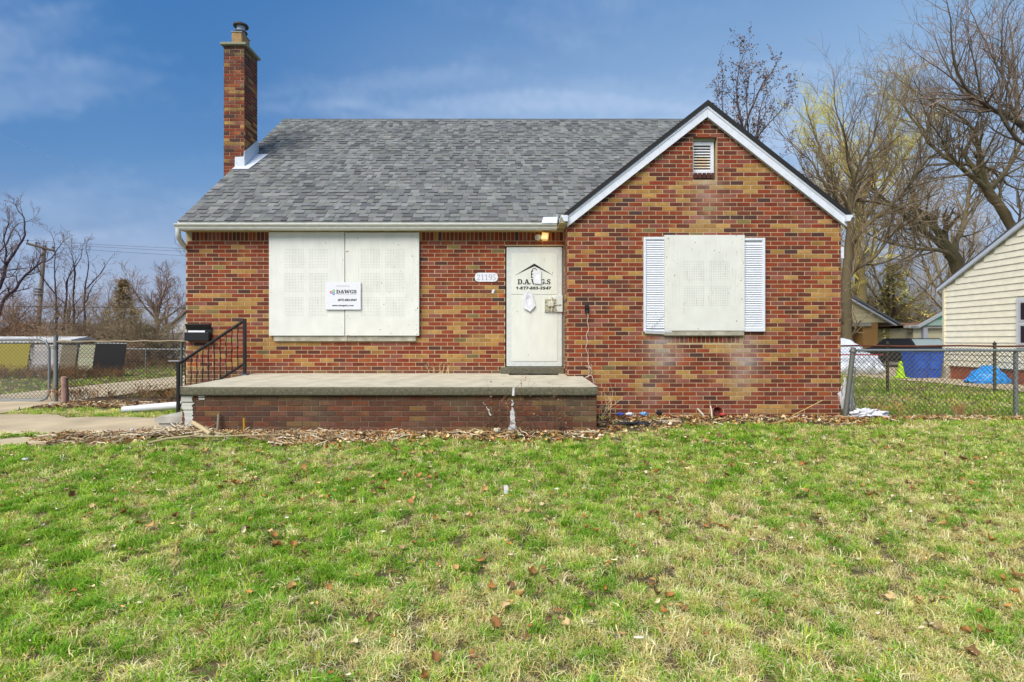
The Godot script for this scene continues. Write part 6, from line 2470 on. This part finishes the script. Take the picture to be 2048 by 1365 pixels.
	for q in [[18.2, -36.0, 12.0, "pale tan bare tree behind the yard tree right of the gable roof"], [25.5, -38.0, 11.0, "pale tan bare tree behind the garages under the big limbs"], [30.5, -39.0, 12.0, "pale tan bare tree right behind the cream house roof"]]:
		var x: float = q[0]
		var fz: float = q[1]
		var s: float = q[2] / 12.0
		tree("pale_bare_tree", q[3], Vector3(x, 0, fz), [[Vector3(x, -0.2, fz), Vector3(x + 0.2, 2.6 * s, fz), Vector3(x, 5.0 * s, fz), Vector3(x + 0.2, 8.5 * s, fz)], 0.22, 0.08], [
			[[Vector3(x + 0.1, 3.4 * s, fz), Vector3(x - 1.6, 6.0 * s, fz), Vector3(x - 2.6, 8.6 * s, fz + 0.6), Vector3(x - 3.0, 10.4 * s, fz + 0.8)], 0.1, 0.03],
			[[Vector3(x, 4.6 * s, fz), Vector3(x + 1.4, 7.0 * s, fz), Vector3(x + 2.3, 9.6 * s, fz - 0.6)], 0.1, 0.03],
			[[Vector3(x, 4.0 * s, fz), Vector3(x - 0.6, 7.4 * s, fz - 0.8), Vector3(x - 0.9, 10.2 * s, fz - 1.0)], 0.1, 0.03],
			[[Vector3(x, 3.0 * s, fz), Vector3(x + 1.9, 4.8 * s, fz + 0.6), Vector3(x + 3.2, 6.6 * s, fz + 0.8)], 0.08, 0.025],
			[[Vector3(x, 2.8 * s, fz), Vector3(x - 1.8, 4.4 * s, fz + 0.5), Vector3(x - 3.2, 5.6 * s, fz + 0.7)], 0.08, 0.025],
		], pale, 0.4, 1.7, "pale bare trees behind the right-hand yards")
	# willow
	var wil := {"wander": 0.12, "up": 0.02, "droop": -0.5, "deep": 4, "n": [4, 4, 3, 3], "split": 0.6, "thin": 0.011, "bark": C(150, 132, 84), "twig": C(214, 202, 92), "lift": 0.3}
	z = -34.0
	tree("willow_tree", "yellowish willow with drooping twigs above the right end of the gable roof", V.call(21.0, 0, z), [[V.call(21.0, -0.2, z), V.call(21.2, 4.0, z), V.call(21.0, 7.0, z), V.call(21.2, 9.6, z)], 0.45, 0.16], [
		[[V.call(21.0, 7.0, z), V.call(19.4, 10.6, z + 0.5), V.call(18.2, 12.8, z + 0.8), V.call(17.6, 14.2, z + 1.0)], 0.16, 0.04],
		[[V.call(21.1, 8.5, z), V.call(20.6, 12.4, z - 0.6), V.call(20.2, 14.9, z - 0.8)], 0.15, 0.04],
		[[V.call(21.2, 9.4, z), V.call(22.4, 12.8, z + 0.6), V.call(23.0, 15.2, z + 1.0)], 0.14, 0.04],
		[[V.call(21.1, 8.0, z), V.call(23.6, 11.8, z - 0.4), V.call(25.4, 14.0, z - 0.6)], 0.14, 0.04],
	], wil, 0.26, 1.5)
	# tree with last year's leaves
	var lf := {"wander": 0.13, "up": 0.16, "droop": 0.1, "deep": 3, "n": [3, 3, 2], "split": 0.55, "thin": 0.008, "bark": C(96, 84, 82), "twig": C(98, 88, 84), "leaf": C(116, 94, 80), "leaves": 6, "leaf_size": 0.8, "lift": 0.5}
	z = -24.0
	tree("brown_leafed_tree", "slender tree with brown leaves still on behind the gable peak", V.call(10.2, 0, z), [[V.call(10.2, -0.2, z), V.call(10.1, 4.0, z), V.call(10.15, 7.0, z), V.call(9.97, 9.2, z), V.call(10.0, 10.36, z), V.call(10.24, 11.07, z), V.call(10.52, 11.7, z), V.call(10.75, 12.25, z), V.call(11.15, 12.72, z)], 0.2, 0.02], [
		[deepen([V.call(10.1, 7.4, z), V.call(10.05, 9.19, z), V.call(9.73, 10.52, z), V.call(9.5, 11.54, z), V.call(9.44, 12.33, z), V.call(9.6, 13.0, z)], 0.7), 0.08, 0.015],
		[deepen([V.call(10.2, 8.8, z), V.call(10.2, 11.15, z), V.call(10.28, 12.21, z), V.call(10.52, 13.11, z)], -0.8), 0.05, 0.012],
		[deepen([V.call(10.2, 7.6, z), V.call(10.44, 9.97, z), V.call(10.48, 10.91, z), V.call(10.64, 11.54, z)], 0.5), 0.05, 0.012],
		[deepen([V.call(10.2, 8.2, z), V.call(10.6, 9.97, z), V.call(11.15, 10.64, z), V.call(11.62, 11.15, z), V.call(12.09, 11.7, z)], -0.5), 0.05, 0.012],
		[deepen([V.call(10.1, 7.8, z), V.call(9.18, 9.58, z), V.call(8.87, 11.2, z), V.call(8.83, 12.0, z)], 0.6), 0.05, 0.012],
	], lf, 0.40, 0.75)
	z = -27.0
	tree("small_brown_leafed_tree", "smaller brown-leafed tree behind the right slope of the gable roof", V.call(15.2, 0, z), [[V.call(15.2, -0.2, z), V.call(15.2, 5.0, z), V.call(15.3, 8.0, z), V.call(15.2, 9.2, z)], 0.2, 0.03], [
		[[V.call(15.2, 6.6, z), V.call(14.5, 8.4, z), V.call(14.1, 9.4, z), V.call(13.7, 10.2, z)], 0.06, 0.015],
		[[V.call(15.25, 7.0, z), V.call(15.6, 8.8, z - 0.5), V.call(15.4, 10.4, z - 0.7)], 0.06, 0.015],
		[[V.call(15.25, 6.4, z), V.call(14.2, 7.6, z + 0.6), V.call(13.5, 8.2, z + 0.8)], 0.05, 0.015],
	], lf, 0.42, 0.75)
	left_trees()
	evergreens()
	for q in [[-25.4, -27.5, 3.4, 2.5, "bramble thicket hanging below the bare tree at the left edge"], [-22.9, -28.5, 3.2, 2.2, "bramble thicket round the foot of the utility pole"], [-20.6, -29.5, 3.1, 2.0, "dense bramble thicket in the middle of the left-hand scrub"], [-18.6, -29.0, 2.8, 2.0, "reddish bramble thicket right of the dark conifer"], [-20.2, -25.0, 1.7, 2.4, "low dry scrub in front of the bramble thickets"], [-17.6, -24.8, 1.2, 1.6, "low dry scrub near the black sheet"]]:
		thicket(q[4], Vector3(q[0], 0, q[1]), q[3], q[2])
	for q in [[22.0, -44.0, 6.0, 3.2], [27.0, -43.0, 5.6, 3.2], [31.0, -46.0, 6.0, 3.2], [18.5, -43.0, 5.6, 3.0], [24.5, -40.0, 5.2, 2.6], [29.5, -41.0, 5.6, 2.6]]:
		thicket(["tangled brown thicket behind the garages, left part", "tangled brown thicket behind the carport", "tangled brown thicket behind the low garage, right part", "tangled brown thicket hidden mostly by the cream garage", "tangled brown thicket between the evergreens behind the garages", "tangled brown thicket right behind the corner of the cream house"][[22.0, 27.0, 31.0, 18.5, 24.5, 29.5].find(q[0])], Vector3(q[0], 0, q[1]), q[3], q[2])
	weeds()


func left_trees() -> void:
	var pur := {"wander": 0.14, "up": 0.10, "droop": 0.0, "deep": 4, "n": [2, 3, 3, 2], "split": 0.75, "thin": 0.008, "bark": C(92, 78, 84), "twig": C(116, 98, 94), "lift": 0.5}
	var z := -27.0
	tree("scrub_tree", "gnarled dark bare tree at the left edge left of the utility pole", Vector3(-25.9, 0, z), [[Vector3(-25.9, -0.2, z), Vector3(-25.75, 1.39, z), Vector3(-25.0, 3.24, z), Vector3(-24.63, 4.09, z), Vector3(-24.37, 4.94, z), Vector3(-23.89, 5.68, z), Vector3(-23.52, 6.31, z), Vector3(-23.57, 6.74, z), Vector3(-23.47, 7.0, z), Vector3(-23.73, 7.37, z)], 0.17, 0.025], [
		[deepen([Vector3(-24.53, 4.3, z), Vector3(-24.21, 5.47, z), Vector3(-24.1, 6.1, z), Vector3(-23.68, 6.69, z)], 0.7), 0.06, 0.02],
		[deepen([Vector3(-25.11, 1.39, z), Vector3(-24.37, 3.25, z), Vector3(-23.84, 3.56, z), Vector3(-23.31, 4.2, z), Vector3(-22.73, 4.62, z), Vector3(-22.2, 4.94, z), Vector3(-21.72, 5.04, z), Vector3(-21.29, 5.52, z)], 0.8), 0.11, 0.02],
		[deepen([Vector3(-25.3, 4.6, z), Vector3(-24.16, 4.7, z), Vector3(-23.63, 4.78, z), Vector3(-23.15, 4.88, z)], -0.7), 0.04, 0.012],
		[deepen([Vector3(-25.3, 4.2, z), Vector3(-24.05, 4.25, z), Vector3(-23.47, 4.38, z), Vector3(-23.1, 4.62, z)], 0.9), 0.04, 0.012],
		[deepen([Vector3(-25.3, 3.0, z), Vector3(-25.22, 5.04, z), Vector3(-24.79, 5.89, z), Vector3(-24.47, 6.95, z), Vector3(-24.21, 7.11, z)], -0.8), 0.06, 0.015],
	], pur, 0.36, 0.66)
	z = -29.0
	var thin := pur.duplicate()
	thin.n = [2, 2, 2, 2]
	var saps := [
		["slender bare sapling, the nearest to the utility pole", [Vector3(-23.6, -0.1, z), Vector3(-23.61, 1.34, z), Vector3(-23.64, 3.39, z), Vector3(-23.73, 4.82, z), Vector3(-23.67, 5.56, z), Vector3(-23.73, 6.24, z)], [[Vector3(-23.64, 3.6, z), Vector3(-24.1, 4.6, z + 0.4), Vector3(-24.2, 5.4, z + 0.5)]]],
		["slender bare sapling bending right, second from the utility pole", [Vector3(-23.4, -0.1, z), Vector3(-23.33, 1.34, z), Vector3(-23.1, 3.39, z), Vector3(-23.1, 4.19, z), Vector3(-22.76, 4.87, z), Vector3(-22.36, 5.44, z), Vector3(-22.3, 5.78, z)], [[Vector3(-23.1, 3.6, z), Vector3(-23.3, 4.6, z - 0.4), Vector3(-23.0, 5.4, z - 0.5)]]],
		["slender straight bare sapling, third from the utility pole", [Vector3(-22.7, -0.1, z), Vector3(-22.7, 1.34, z), Vector3(-22.73, 3.68, z), Vector3(-22.64, 4.82, z), Vector3(-22.87, 5.78, z)], [[Vector3(-22.7, 3.9, z), Vector3(-22.3, 4.7, z + 0.5), Vector3(-22.25, 5.5, z + 0.7)]]],
		["slender bare sapling, farthest right from the utility pole", [Vector3(-22.1, -0.1, z), Vector3(-22.13, 1.34, z), Vector3(-22.16, 3.68, z), Vector3(-22.02, 4.65, z), Vector3(-21.96, 5.33, z), Vector3(-22.08, 5.84, z)], [[Vector3(-22.1, 3.9, z), Vector3(-21.6, 4.7, z - 0.3), Vector3(-21.3, 5.3, z - 0.4)], [Vector3(-22.1, 3.2, z), Vector3(-21.5, 3.9, z + 0.4), Vector3(-21.1, 4.3, z + 0.5)]]],
	]
	for q in saps:
		var lb := []
		for p in q[2]:
			lb.append([p, 0.035, 0.012])
		tree("sapling", q[0], Vector3(q[1][0].x, 0, z), [q[1], 0.085, 0.015], lb, thin, 0.34, 0.6, "slender saplings right of the pole")
	z = -34.0
	var rnd := {"wander": 0.12, "up": 0.12, "droop": 0.05, "deep": 4, "n": [3, 4, 3, 3], "split": 0.6, "thin": 0.010, "bark": C(128, 104, 90), "twig": C(136, 112, 96), "lift": 0.6}
	tree("round_bare_tree", "round-crowned bare tree beside the left corner of the house", Vector3(-21.4, 0, z), [[Vector3(-21.4, -0.2, z), Vector3(-21.5, 1.6, z), Vector3(-21.6, 2.6, z)], 0.16, 0.11], [
		[[Vector3(-21.6, 2.5, z), Vector3(-22.2, 3.5, z + 0.4), Vector3(-22.7, 4.5, z + 0.6)], 0.07, 0.02],
		[[Vector3(-21.6, 2.5, z), Vector3(-21.7, 3.7, z - 0.5), Vector3(-21.8, 4.8, z - 0.8)], 0.07, 0.02],
		[[Vector3(-21.6, 2.5, z), Vector3(-21.0, 3.5, z + 0.5), Vector3(-20.5, 4.5, z + 0.8)], 0.07, 0.02],
		[[Vector3(-21.6, 2.3, z), Vector3(-20.7, 3.0, z - 0.3), Vector3(-19.9, 3.7, z - 0.5)], 0.06, 0.02],
	], rnd, 0.3, 0.9)
	tree("far_bare_tree", "pale bare tree half hidden behind the left corner of the house", Vector3(-20.4, 0, -38), [[Vector3(-20.4, -0.2, -38), Vector3(-20.5, 3.0, -38), Vector3(-20.8, 5.4, -38)], 0.18, 0.08], [
		[[Vector3(-20.6, 3.6, -38), Vector3(-21.4, 5.6, -38), Vector3(-21.9, 7.0, -38)], 0.07, 0.02],
		[[Vector3(-20.7, 4.6, -38), Vector3(-20.9, 6.4, -38.6), Vector3(-21.0, 7.8, -38.8)], 0.07, 0.02],
	], rnd, 0.5, 1.0)
	for q in [[-46.0, -58.0, 6.2, "far bare tree at the left edge beyond the brick house"], [-40.5, -56.0, 5.6, "far bare tree left of the utility pole beyond the shed"], [-34.0, -55.0, 5.6, "far bare tree behind the saplings"], [-30.0, -54.0, 5.0, "far bare tree behind the dark conifer"], [-51.0, -57.0, 6.0, "far bare tree outermost on the left"]]:
		var x: float = q[0]
		var fz: float = q[1]
		var s: float = q[2] / 6.0
		tree("distant_tree", q[3], Vector3(x, 0, fz), [[Vector3(x, -0.2, fz), Vector3(x + 0.1, 1.8 * s, fz), Vector3(x, 3.0 * s, fz)], 0.2, 0.12], [
			[[Vector3(x, 2.6 * s, fz), Vector3(x - 1.0, 4.0 * s, fz), Vector3(x - 1.7, 5.2 * s, fz)], 0.09, 0.03],
			[[Vector3(x, 2.8 * s, fz), Vector3(x + 0.2, 4.4 * s, fz), Vector3(x + 0.1, 5.8 * s, fz)], 0.09, 0.03],
			[[Vector3(x, 2.6 * s, fz), Vector3(x + 1.1, 3.8 * s, fz), Vector3(x + 1.9, 4.8 * s, fz)], 0.09, 0.03],
		], rnd, 0.4, 1.3)


func evergreens() -> void:
	# a spray of needles used for every evergreen
	var s := MB.new()
	for i in 26:
		var a := rng.randf() * TAU
		var d := Vector3(cos(a), rng.randf_range(-0.5, 0.7), sin(a)).normalized()
		var side := d.cross(Vector3.UP).normalized() * 0.035
		var l := rng.randf_range(0.2, 0.42)
		var c: Color = [Color.WHITE, Color(0.8, 0.85, 0.75), Color(1.0, 0.9, 0.7)][rng.randi() % 3]
		s.quad(-side * 0.5, d * l * 0.5 - side, d * l, d * l * 0.5 + side, c)
	var spray := s.mesh()
	spray.surface_set_material(0, M.leaf)
	for q in [
		["dark_conifer", "brownish conifer standing in the scrub left of the house", -26.4, -38.0, 5.3, 2.0, C(176, 158, 126), 380],
		["arborvitae", "olive evergreen, tallest of those behind the yards on the right", 25.2, -37.0, 6.2, 1.9, C(196, 192, 126), 170],
		["arborvitae", "olive evergreen between the two garages", 23.2, -38.5, 4.6, 1.8, C(196, 184, 130), 150],
	]:
		var t := thing(q[0], q[1], "tree", Vector3(q[2], 0, q[3]))
		var b := MB.new()
		b.tube(PackedVector3Array([Vector3(0, -0.1, 0), Vector3(0.05, q[4] * 0.5, 0), Vector3(0, q[4] * 0.95, 0)]), PackedFloat32Array([0.16, 0.1, 0.03]), 7, C(96, 78, 62))
		done(b, "trunk", M.bark, t)
		var it := []
		for i in q[7]:
			var y: float = q[4] * (0.06 + 0.94 * pow(rng.randf(), 0.8))
			var r: float = q[5] * (pow(1.0 - y / (q[4] * 1.04), 0.75) if q[0] == "dark_conifer" else pow(sin(PI * pow(clampf(y / (q[4] * 1.02), 0.02, 0.99), 0.75)), 0.6)) * sqrt(rng.randf_range(0.1, 1.0)) * (0.85 + 0.6 * fine.get_noise_2d(y * 1.2, q[2]))
			var a := rng.randf() * TAU
			it.append([Transform3D(Basis(Vector3.UP, rng.randf() * TAU).scaled(Vector3.ONE * rng.randf_range(0.7, 1.3)), Vector3(cos(a) * r, y, sin(a) * r)), jit(q[6], 0.2)])
		var m := many(spray, "crown", it, M.leaf, "x", "x")
		m.remove_meta("label")
		m.remove_meta("category")
		remove_child(m)
		m.name = "crown"
		t.add_child(m)


func thicket(label: String, at: Vector3, w: float, h: float) -> void:
	var t := thing("bramble_thicket", label, "shrub", at)
	var k := {"wander": 0.3, "up": 0.03, "droop": -0.10, "deep": 3, "n": [4, 3, 3], "split": 0.7, "thin": 0.007, "bark": C(112, 92, 74), "twig": [C(152, 122, 96), C(142, 120, 92), C(160, 124, 100), C(144, 128, 98)][rng.randi() % 4]}
	if at.x > 0.0:
		k.bark = C(96, 82, 56)
		k.twig = C(156, 142, 100)
		k.thin = 0.010
	var br := MB.new()
	var tw := MB.new()
	for i in 62:
		var a := rng.randf() * TAU
		var p := Vector3(cos(a) * w * 0.6 * sqrt(rng.randf()), -0.1, sin(a) * w * 0.4 * rng.randf())
		var d := Vector3(rng.randfn(0, 0.45), 1.0, rng.randfn(0, 0.4)).normalized()
		grow(br, tw, p, d, h * rng.randf_range(0.45, 0.85), rng.randf_range(0.012, 0.03), 0, k)
	var s := done(br, "stems", M.bark, t)
	stuff(s)
	stuff(done(tw, "twigs", M.twig, t))


func weeds() -> void:
	var b := MB.new()
	for i in 9:
		var a := rng.randf() * TAU
		var d := Vector3(cos(a) * 0.35, 1, sin(a) * 0.35).normalized()
		var l := rng.randf_range(0.5, 1.0)
		b.tube(PackedVector3Array([Vector3.ZERO, d * l * 0.5, d * l + Vector3(cos(a) * 0.15, -0.05, sin(a) * 0.15)]), PackedFloat32Array([0.006, 0.005, 0.003]), 3, Color.WHITE)
		for j in 3:
			var p := d * l * rng.randf_range(0.4, 1.0)
			b.quad(p, p + Vector3(0.04, 0.02, 0), p + Vector3(0.05, 0.08, 0.02), p + Vector3(0, 0.05, 0.02), Color(0.95, 0.85, 0.75))
	var it := []
	for i in 900:
		var x := rng.randf_range(-20.5, -12.6)
		var z := -18.2 + rng.randfn(0, 0.45) + 0.05 * (x + 16.0)
		if i > 520:
			x = rng.randf_range(-24, -12)
			z = -23.0 - 4.0 * rng.randf()
		var s := rng.randf_range(0.22, 0.5)
		it.append([Transform3D(Basis(Vector3.UP, rng.randf() * TAU).scaled(Vector3(s, s, s)), Vector3(x, 0, z)), jit([C(128, 100, 72), C(150, 124, 84), C(110, 86, 66)][rng.randi() % 3], 0.15)])
	for i in 60:
		it.append([Transform3D(Basis(Vector3.UP, rng.randf() * TAU).scaled(Vector3.ONE * rng.randf_range(0.2, 0.4)), Vector3(rng.randf_range(-8.9, -6.2), 0.03, -11.0 + rng.randfn(0, 0.12))), jit(C(140, 112, 80), 0.15)])
	for i in 22:
		it.append([Transform3D(Basis(Vector3.UP, rng.randf() * TAU).scaled(Vector3.ONE * rng.randf_range(0.15, 0.42)), Vector3(5.5 + 1.9 * rng.randf(), 0.0, -8.62 + rng.randfn(0, 0.06))), jit(C(156, 128, 92), 0.15)])
	many(b.mesh(), "dry_weeds", it, M.twig, "dry brown weeds along the fences and the old panels", "weeds")


func bed_things() -> void:
	# dry bush and stalks against the porch
	var k := {"wander": 0.3, "up": 0.1, "droop": 0.0, "deep": 2, "n": [3, 3], "split": 0.6, "thin": 0.0022, "bark": C(104, 80, 60), "twig": C(120, 92, 66), "leaf": C(130, 98, 68), "leaves": 1, "leaf_size": 0.3}
	for q in [["dry_bush", "brown dried-up bush against the porch right of the paint drip", Vector3(0.3, 0.0, -7.16), 0.55, 16, 0.3], ["dry_stalks", "pale dry stalks standing at the right end of the porch", Vector3(1.34, 0.0, -8.4), 0.55, 6, 0.1], ["dry_tuft", "small dry tuft growing at the back edge of the porch slab", Vector3(-1.2, 0.655, -9.3), 0.16, 9, 0.12], ["thin_shrub", "thin reddish bare shrub behind the near right fence", Vector3(6.9, 0, -9.6), 0.8, 4, 0.3]]:
		var t := thing(q[0], q[1], "plant", q[2])
		var br := MB.new()
		var tw := MB.new()
		var kk := k.duplicate()
		if q[0] != "dry_bush":
			kk.erase("leaf")
			kk.bark = C(196, 176, 132) if q[0] != "thin_shrub" else C(112, 76, 62)
			kk.twig = kk.bark
			kk.deep = 1
		for i in q[4]:
			grow(br, tw, Vector3(rng.randfn(0, q[5]), 0, rng.randfn(0, 0.03)), Vector3(rng.randfn(0, 0.25), 1, rng.randfn(0, 0.12)).normalized(), q[3] * rng.randf_range(0.5, 1.0), 0.005, 0, kk)
		stuff(done(br, "stems", M.twig, t))
		if tw.ix.size() > 0:
			stuff(done(tw, "twigs", M.twig, t))
	# stakes and sticks
	var lone := [
		["wooden_stake", "grey wooden stake leaning on the porch bricks near its left corner", Vector3(-3.80, -0.05, -7.2), Vector3(-3.785, 0.26, -7.22), 0.017, C(150, 144, 122), "stake"],
		["yellow_stake", "short yellow stake in front of the porch bricks", Vector3(-3.435, -0.05, -7.18), Vector3(-3.44, 0.215, -7.18), 0.016, C(196, 146, 40), "stake"],
		["branch_log", "pale thick broken branch lying against the porch near the left corner", Vector3(-4.02, 0.17, -7.05), Vector3(-3.70, 0.06, -6.86), 0.028, C(200, 180, 140), "branch"],
		["white_branch", "whitish peeled stick leaning left of the small rusty pot by the wall", Vector3(2.98, 0.0, -8.6), Vector3(2.86, 0.16, -8.64), 0.014, C(222, 214, 196), "stick"],
		["white_branch", "whitish short stick beside the small red pot", Vector3(3.08, 0.03, -8.62), Vector3(3.07, 0.2, -8.66), 0.013, C(222, 214, 196), "stick"],
		["yellow_reed", "yellow dry reed slanting up near the right end of the gable wall", Vector3(4.3, 0.05, -8.6), Vector3(4.82, 0.28, -8.68), 0.006, C(214, 184, 104), "reed"],
	]
	for q in lone:
		var b := MB.new()
		var m: Vector3 = (q[2] + q[3]) * 0.5
		b.tube(PackedVector3Array([q[2] - q[2], m - q[2] + Vector3(0.006, 0.004, 0.004), q[3] - q[2]]), PackedFloat32Array([q[4], q[4] * 1.05, q[4] * 0.9]), 8, q[5], true)
		var o := done(b, numbered(q[0], self), M.plain_rough)
		o.position = q[2]
		tag(o, q[1], q[6])
	var fb := MB.new()
	fb.tube(PackedVector3Array([Vector3(-0.45, 0.0, 0.2), Vector3(-0.3, 0.03, 0.08), Vector3(-0.1, 0.045, 0.03), Vector3(0.25, 0.04, 0.0), Vector3(0.7, 0.05, -0.05), Vector3(1.0, 0.045, -0.09)]), PackedFloat32Array([0.014, 0.016, 0.015, 0.012, 0.009, 0.005]), 6, C(176, 162, 122), true)
	fb.tube(PackedVector3Array([Vector3(-0.1, 0.045, 0.03), Vector3(0.1, 0.09, 0.1), Vector3(0.3, 0.06, 0.12)]), PackedFloat32Array([0.009, 0.007, 0.004]), 5, C(176, 162, 122), true)
	var o2 := done(fb, "fallen_branch", M.plain_rough)
	o2.position = Vector3(-3.75, ground_y(-3.75, -6.66) + 0.03, -6.66)
	tag(o2, "fallen pale branch lying on the grass in front of the porch", "branch")
	# litter
	crumple("plastic_bag", "crumpled white plastic sheeting round the leaning fence post", Vector3(5.42, 0.0, -8.52), Vector3(0.42, 0.12, 0.17), C(224, 224, 230), 3, "plastic bag", 22)
	crumple("plastic_wrap", "white plastic sheeting hanging up behind the leaning fence post", Vector3(5.27, 0.0, -8.80), Vector3(0.18, 0.42, 0.07), C(206, 206, 206), 31, "plastic bag", 18)
	crumple("blue_wrapper", "blue and white crumpled wrapper by the wall, the left one", Vector3(1.66, 0.05, -8.58), Vector3(0.085, 0.04, 0.05), C(66, 96, 186), 4, "wrapper", 12)
	crumple("white_wrapper", "white crumpled wrapper between the two blue ones by the wall", Vector3(1.80, 0.05, -8.56), Vector3(0.11, 0.04, 0.05), C(226, 226, 230), 5, "wrapper", 12)
	crumple("light_blue_wrapper", "light blue and white wrapper by the wall, the right one", Vector3(2.02, 0.05, -8.58), Vector3(0.10, 0.045, 0.05), C(130, 180, 226), 6, "wrapper", 12)
	crumple("black_bag", "small black plastic bag by the wall right of the blue wrappers", Vector3(2.26, 0.05, -8.6), Vector3(0.07, 0.06, 0.05), C(26, 28, 36), 8, "plastic bag", 12)
	crumple("black_plastic", "flat black plastic scrap in the leaves at the right end of the porch", Vector3(1.72, 0.03, -7.85), Vector3(0.36, 0.025, 0.12), C(44, 48, 56), 9, "plastic scrap", 16)
	crumple("foam_scrap", "pale yellow foam chunk in the leaves below the paint drip, the left one", Vector3(-0.40, 0.03, -6.92), Vector3(0.10, 0.045, 0.06), C(226, 206, 150), 10, "foam", 12)
	crumple("foam_scrap", "pale foam chunk in the leaves below the paint drip, the right one", Vector3(-0.19, 0.04, -7.02), Vector3(0.07, 0.05, 0.05), C(222, 212, 180), 12, "foam", 12)
	crumple("red_cloth", "pinkish red rag on the leaves in front of the rusty pot", Vector3(3.22, 0.05, -8.52), Vector3(0.075, 0.04, 0.06), C(206, 84, 76), 13, "rag", 12)
	crumple("paper_scrap", "white paper scrap on the leaves by the porch step", Vector3(-4.83, 0.03, -7.1), Vector3(0.055, 0.04, 0.04), C(222, 226, 232), 14, "paper", 10)
	crumple("red_scrap", "small red scrap on the leaf litter beside the porch step", Vector3(-5.02, 0.03, -7.1), Vector3(0.05, 0.02, 0.03), C(210, 96, 84), 15, "scrap", 10)
	crumple("white_scrap", "white scrap lying on the grass at the left edge of the lawn", Vector3(-5.0, ground_y(-5.0, -5.75) + 0.03, -5.75), Vector3(0.06, 0.02, 0.03), C(222, 222, 218), 16, "scrap", 10)
	crumple("styrofoam_scrap", "white scrap on the grass left of the bare earth patch", Vector3(-8.25, 0.04, -10.0), Vector3(0.06, 0.03, 0.03), C(228, 230, 232), 17, "scrap", 10)
	var b := MB.new()
	b.box(Vector3(-0.018, 0.0, -0.002), Vector3(0.018, 0.07, 0.002), C(230, 232, 232), 0.001)
	var tg := done(b, "plant_tag", M.plain)
	tg.position = Vector3(-0.05, ground_y(-0.05, -4.75) + 0.01, -4.75)
	tag(tg, "small white plastic tag stuck upright in the middle of the lawn", "tag")
	b = MB.new()
	b.lathe([Vector2(0.05, 0.0), Vector2(0.065, 0.09), Vector2(0.075, 0.11), Vector2(0.07, 0.11), Vector2(0.06, 0.1), Vector2(0.045, 0.02), Vector2(0.0, 0.02)], 16, C(112, 52, 42))
	var pot := done(b, "flower_pot", M.plain)
	pot.transform = Transform3D(Basis(Vector3.RIGHT, 1.25), Vector3(3.16, 0.09, -8.68))
	tag(pot, "small rusty brown pot lying on its side against the wall", "pot")


func crumple(called: String, label: String, at: Vector3, half: Vector3, c: Color, sd: int, cat: String, n: int) -> void:
	var f := FastNoiseLite.new()
	f.seed = sd
	f.frequency = 2.6
	f.noise_type = FastNoiseLite.TYPE_CELLULAR
	f.fractal_octaves = 2
	var rows := []
	for i in n + 1:
		var row := []
		var t := PI * i / n
		for j in n * 2 + 1:
			var p := TAU * (j % (n * 2)) / (n * 2)
			var d := Vector3(sin(t) * cos(p), cos(t), sin(t) * sin(p))
			var r := 0.95 + 0.85 * f.get_noise_3d(d.x * 1.2, d.y * 1.2, d.z * 1.2) + 0.2 * sin(d.x * 11.0 + d.z * 7.0 + sd)
			var q := d * r * half
			row.append(Vector3(q.x, maxf(q.y + half.y * 0.75, -0.01), q.z))
		rows.append(row)
	var b := MB.new()
	b.sheet(rows, [])
	var cols := b.c
	for i in cols.size():
		cols[i] = c
	b.c = cols
	var o := done(b, called, M.plain)
	o.position = at
	tag(o, label, cat)
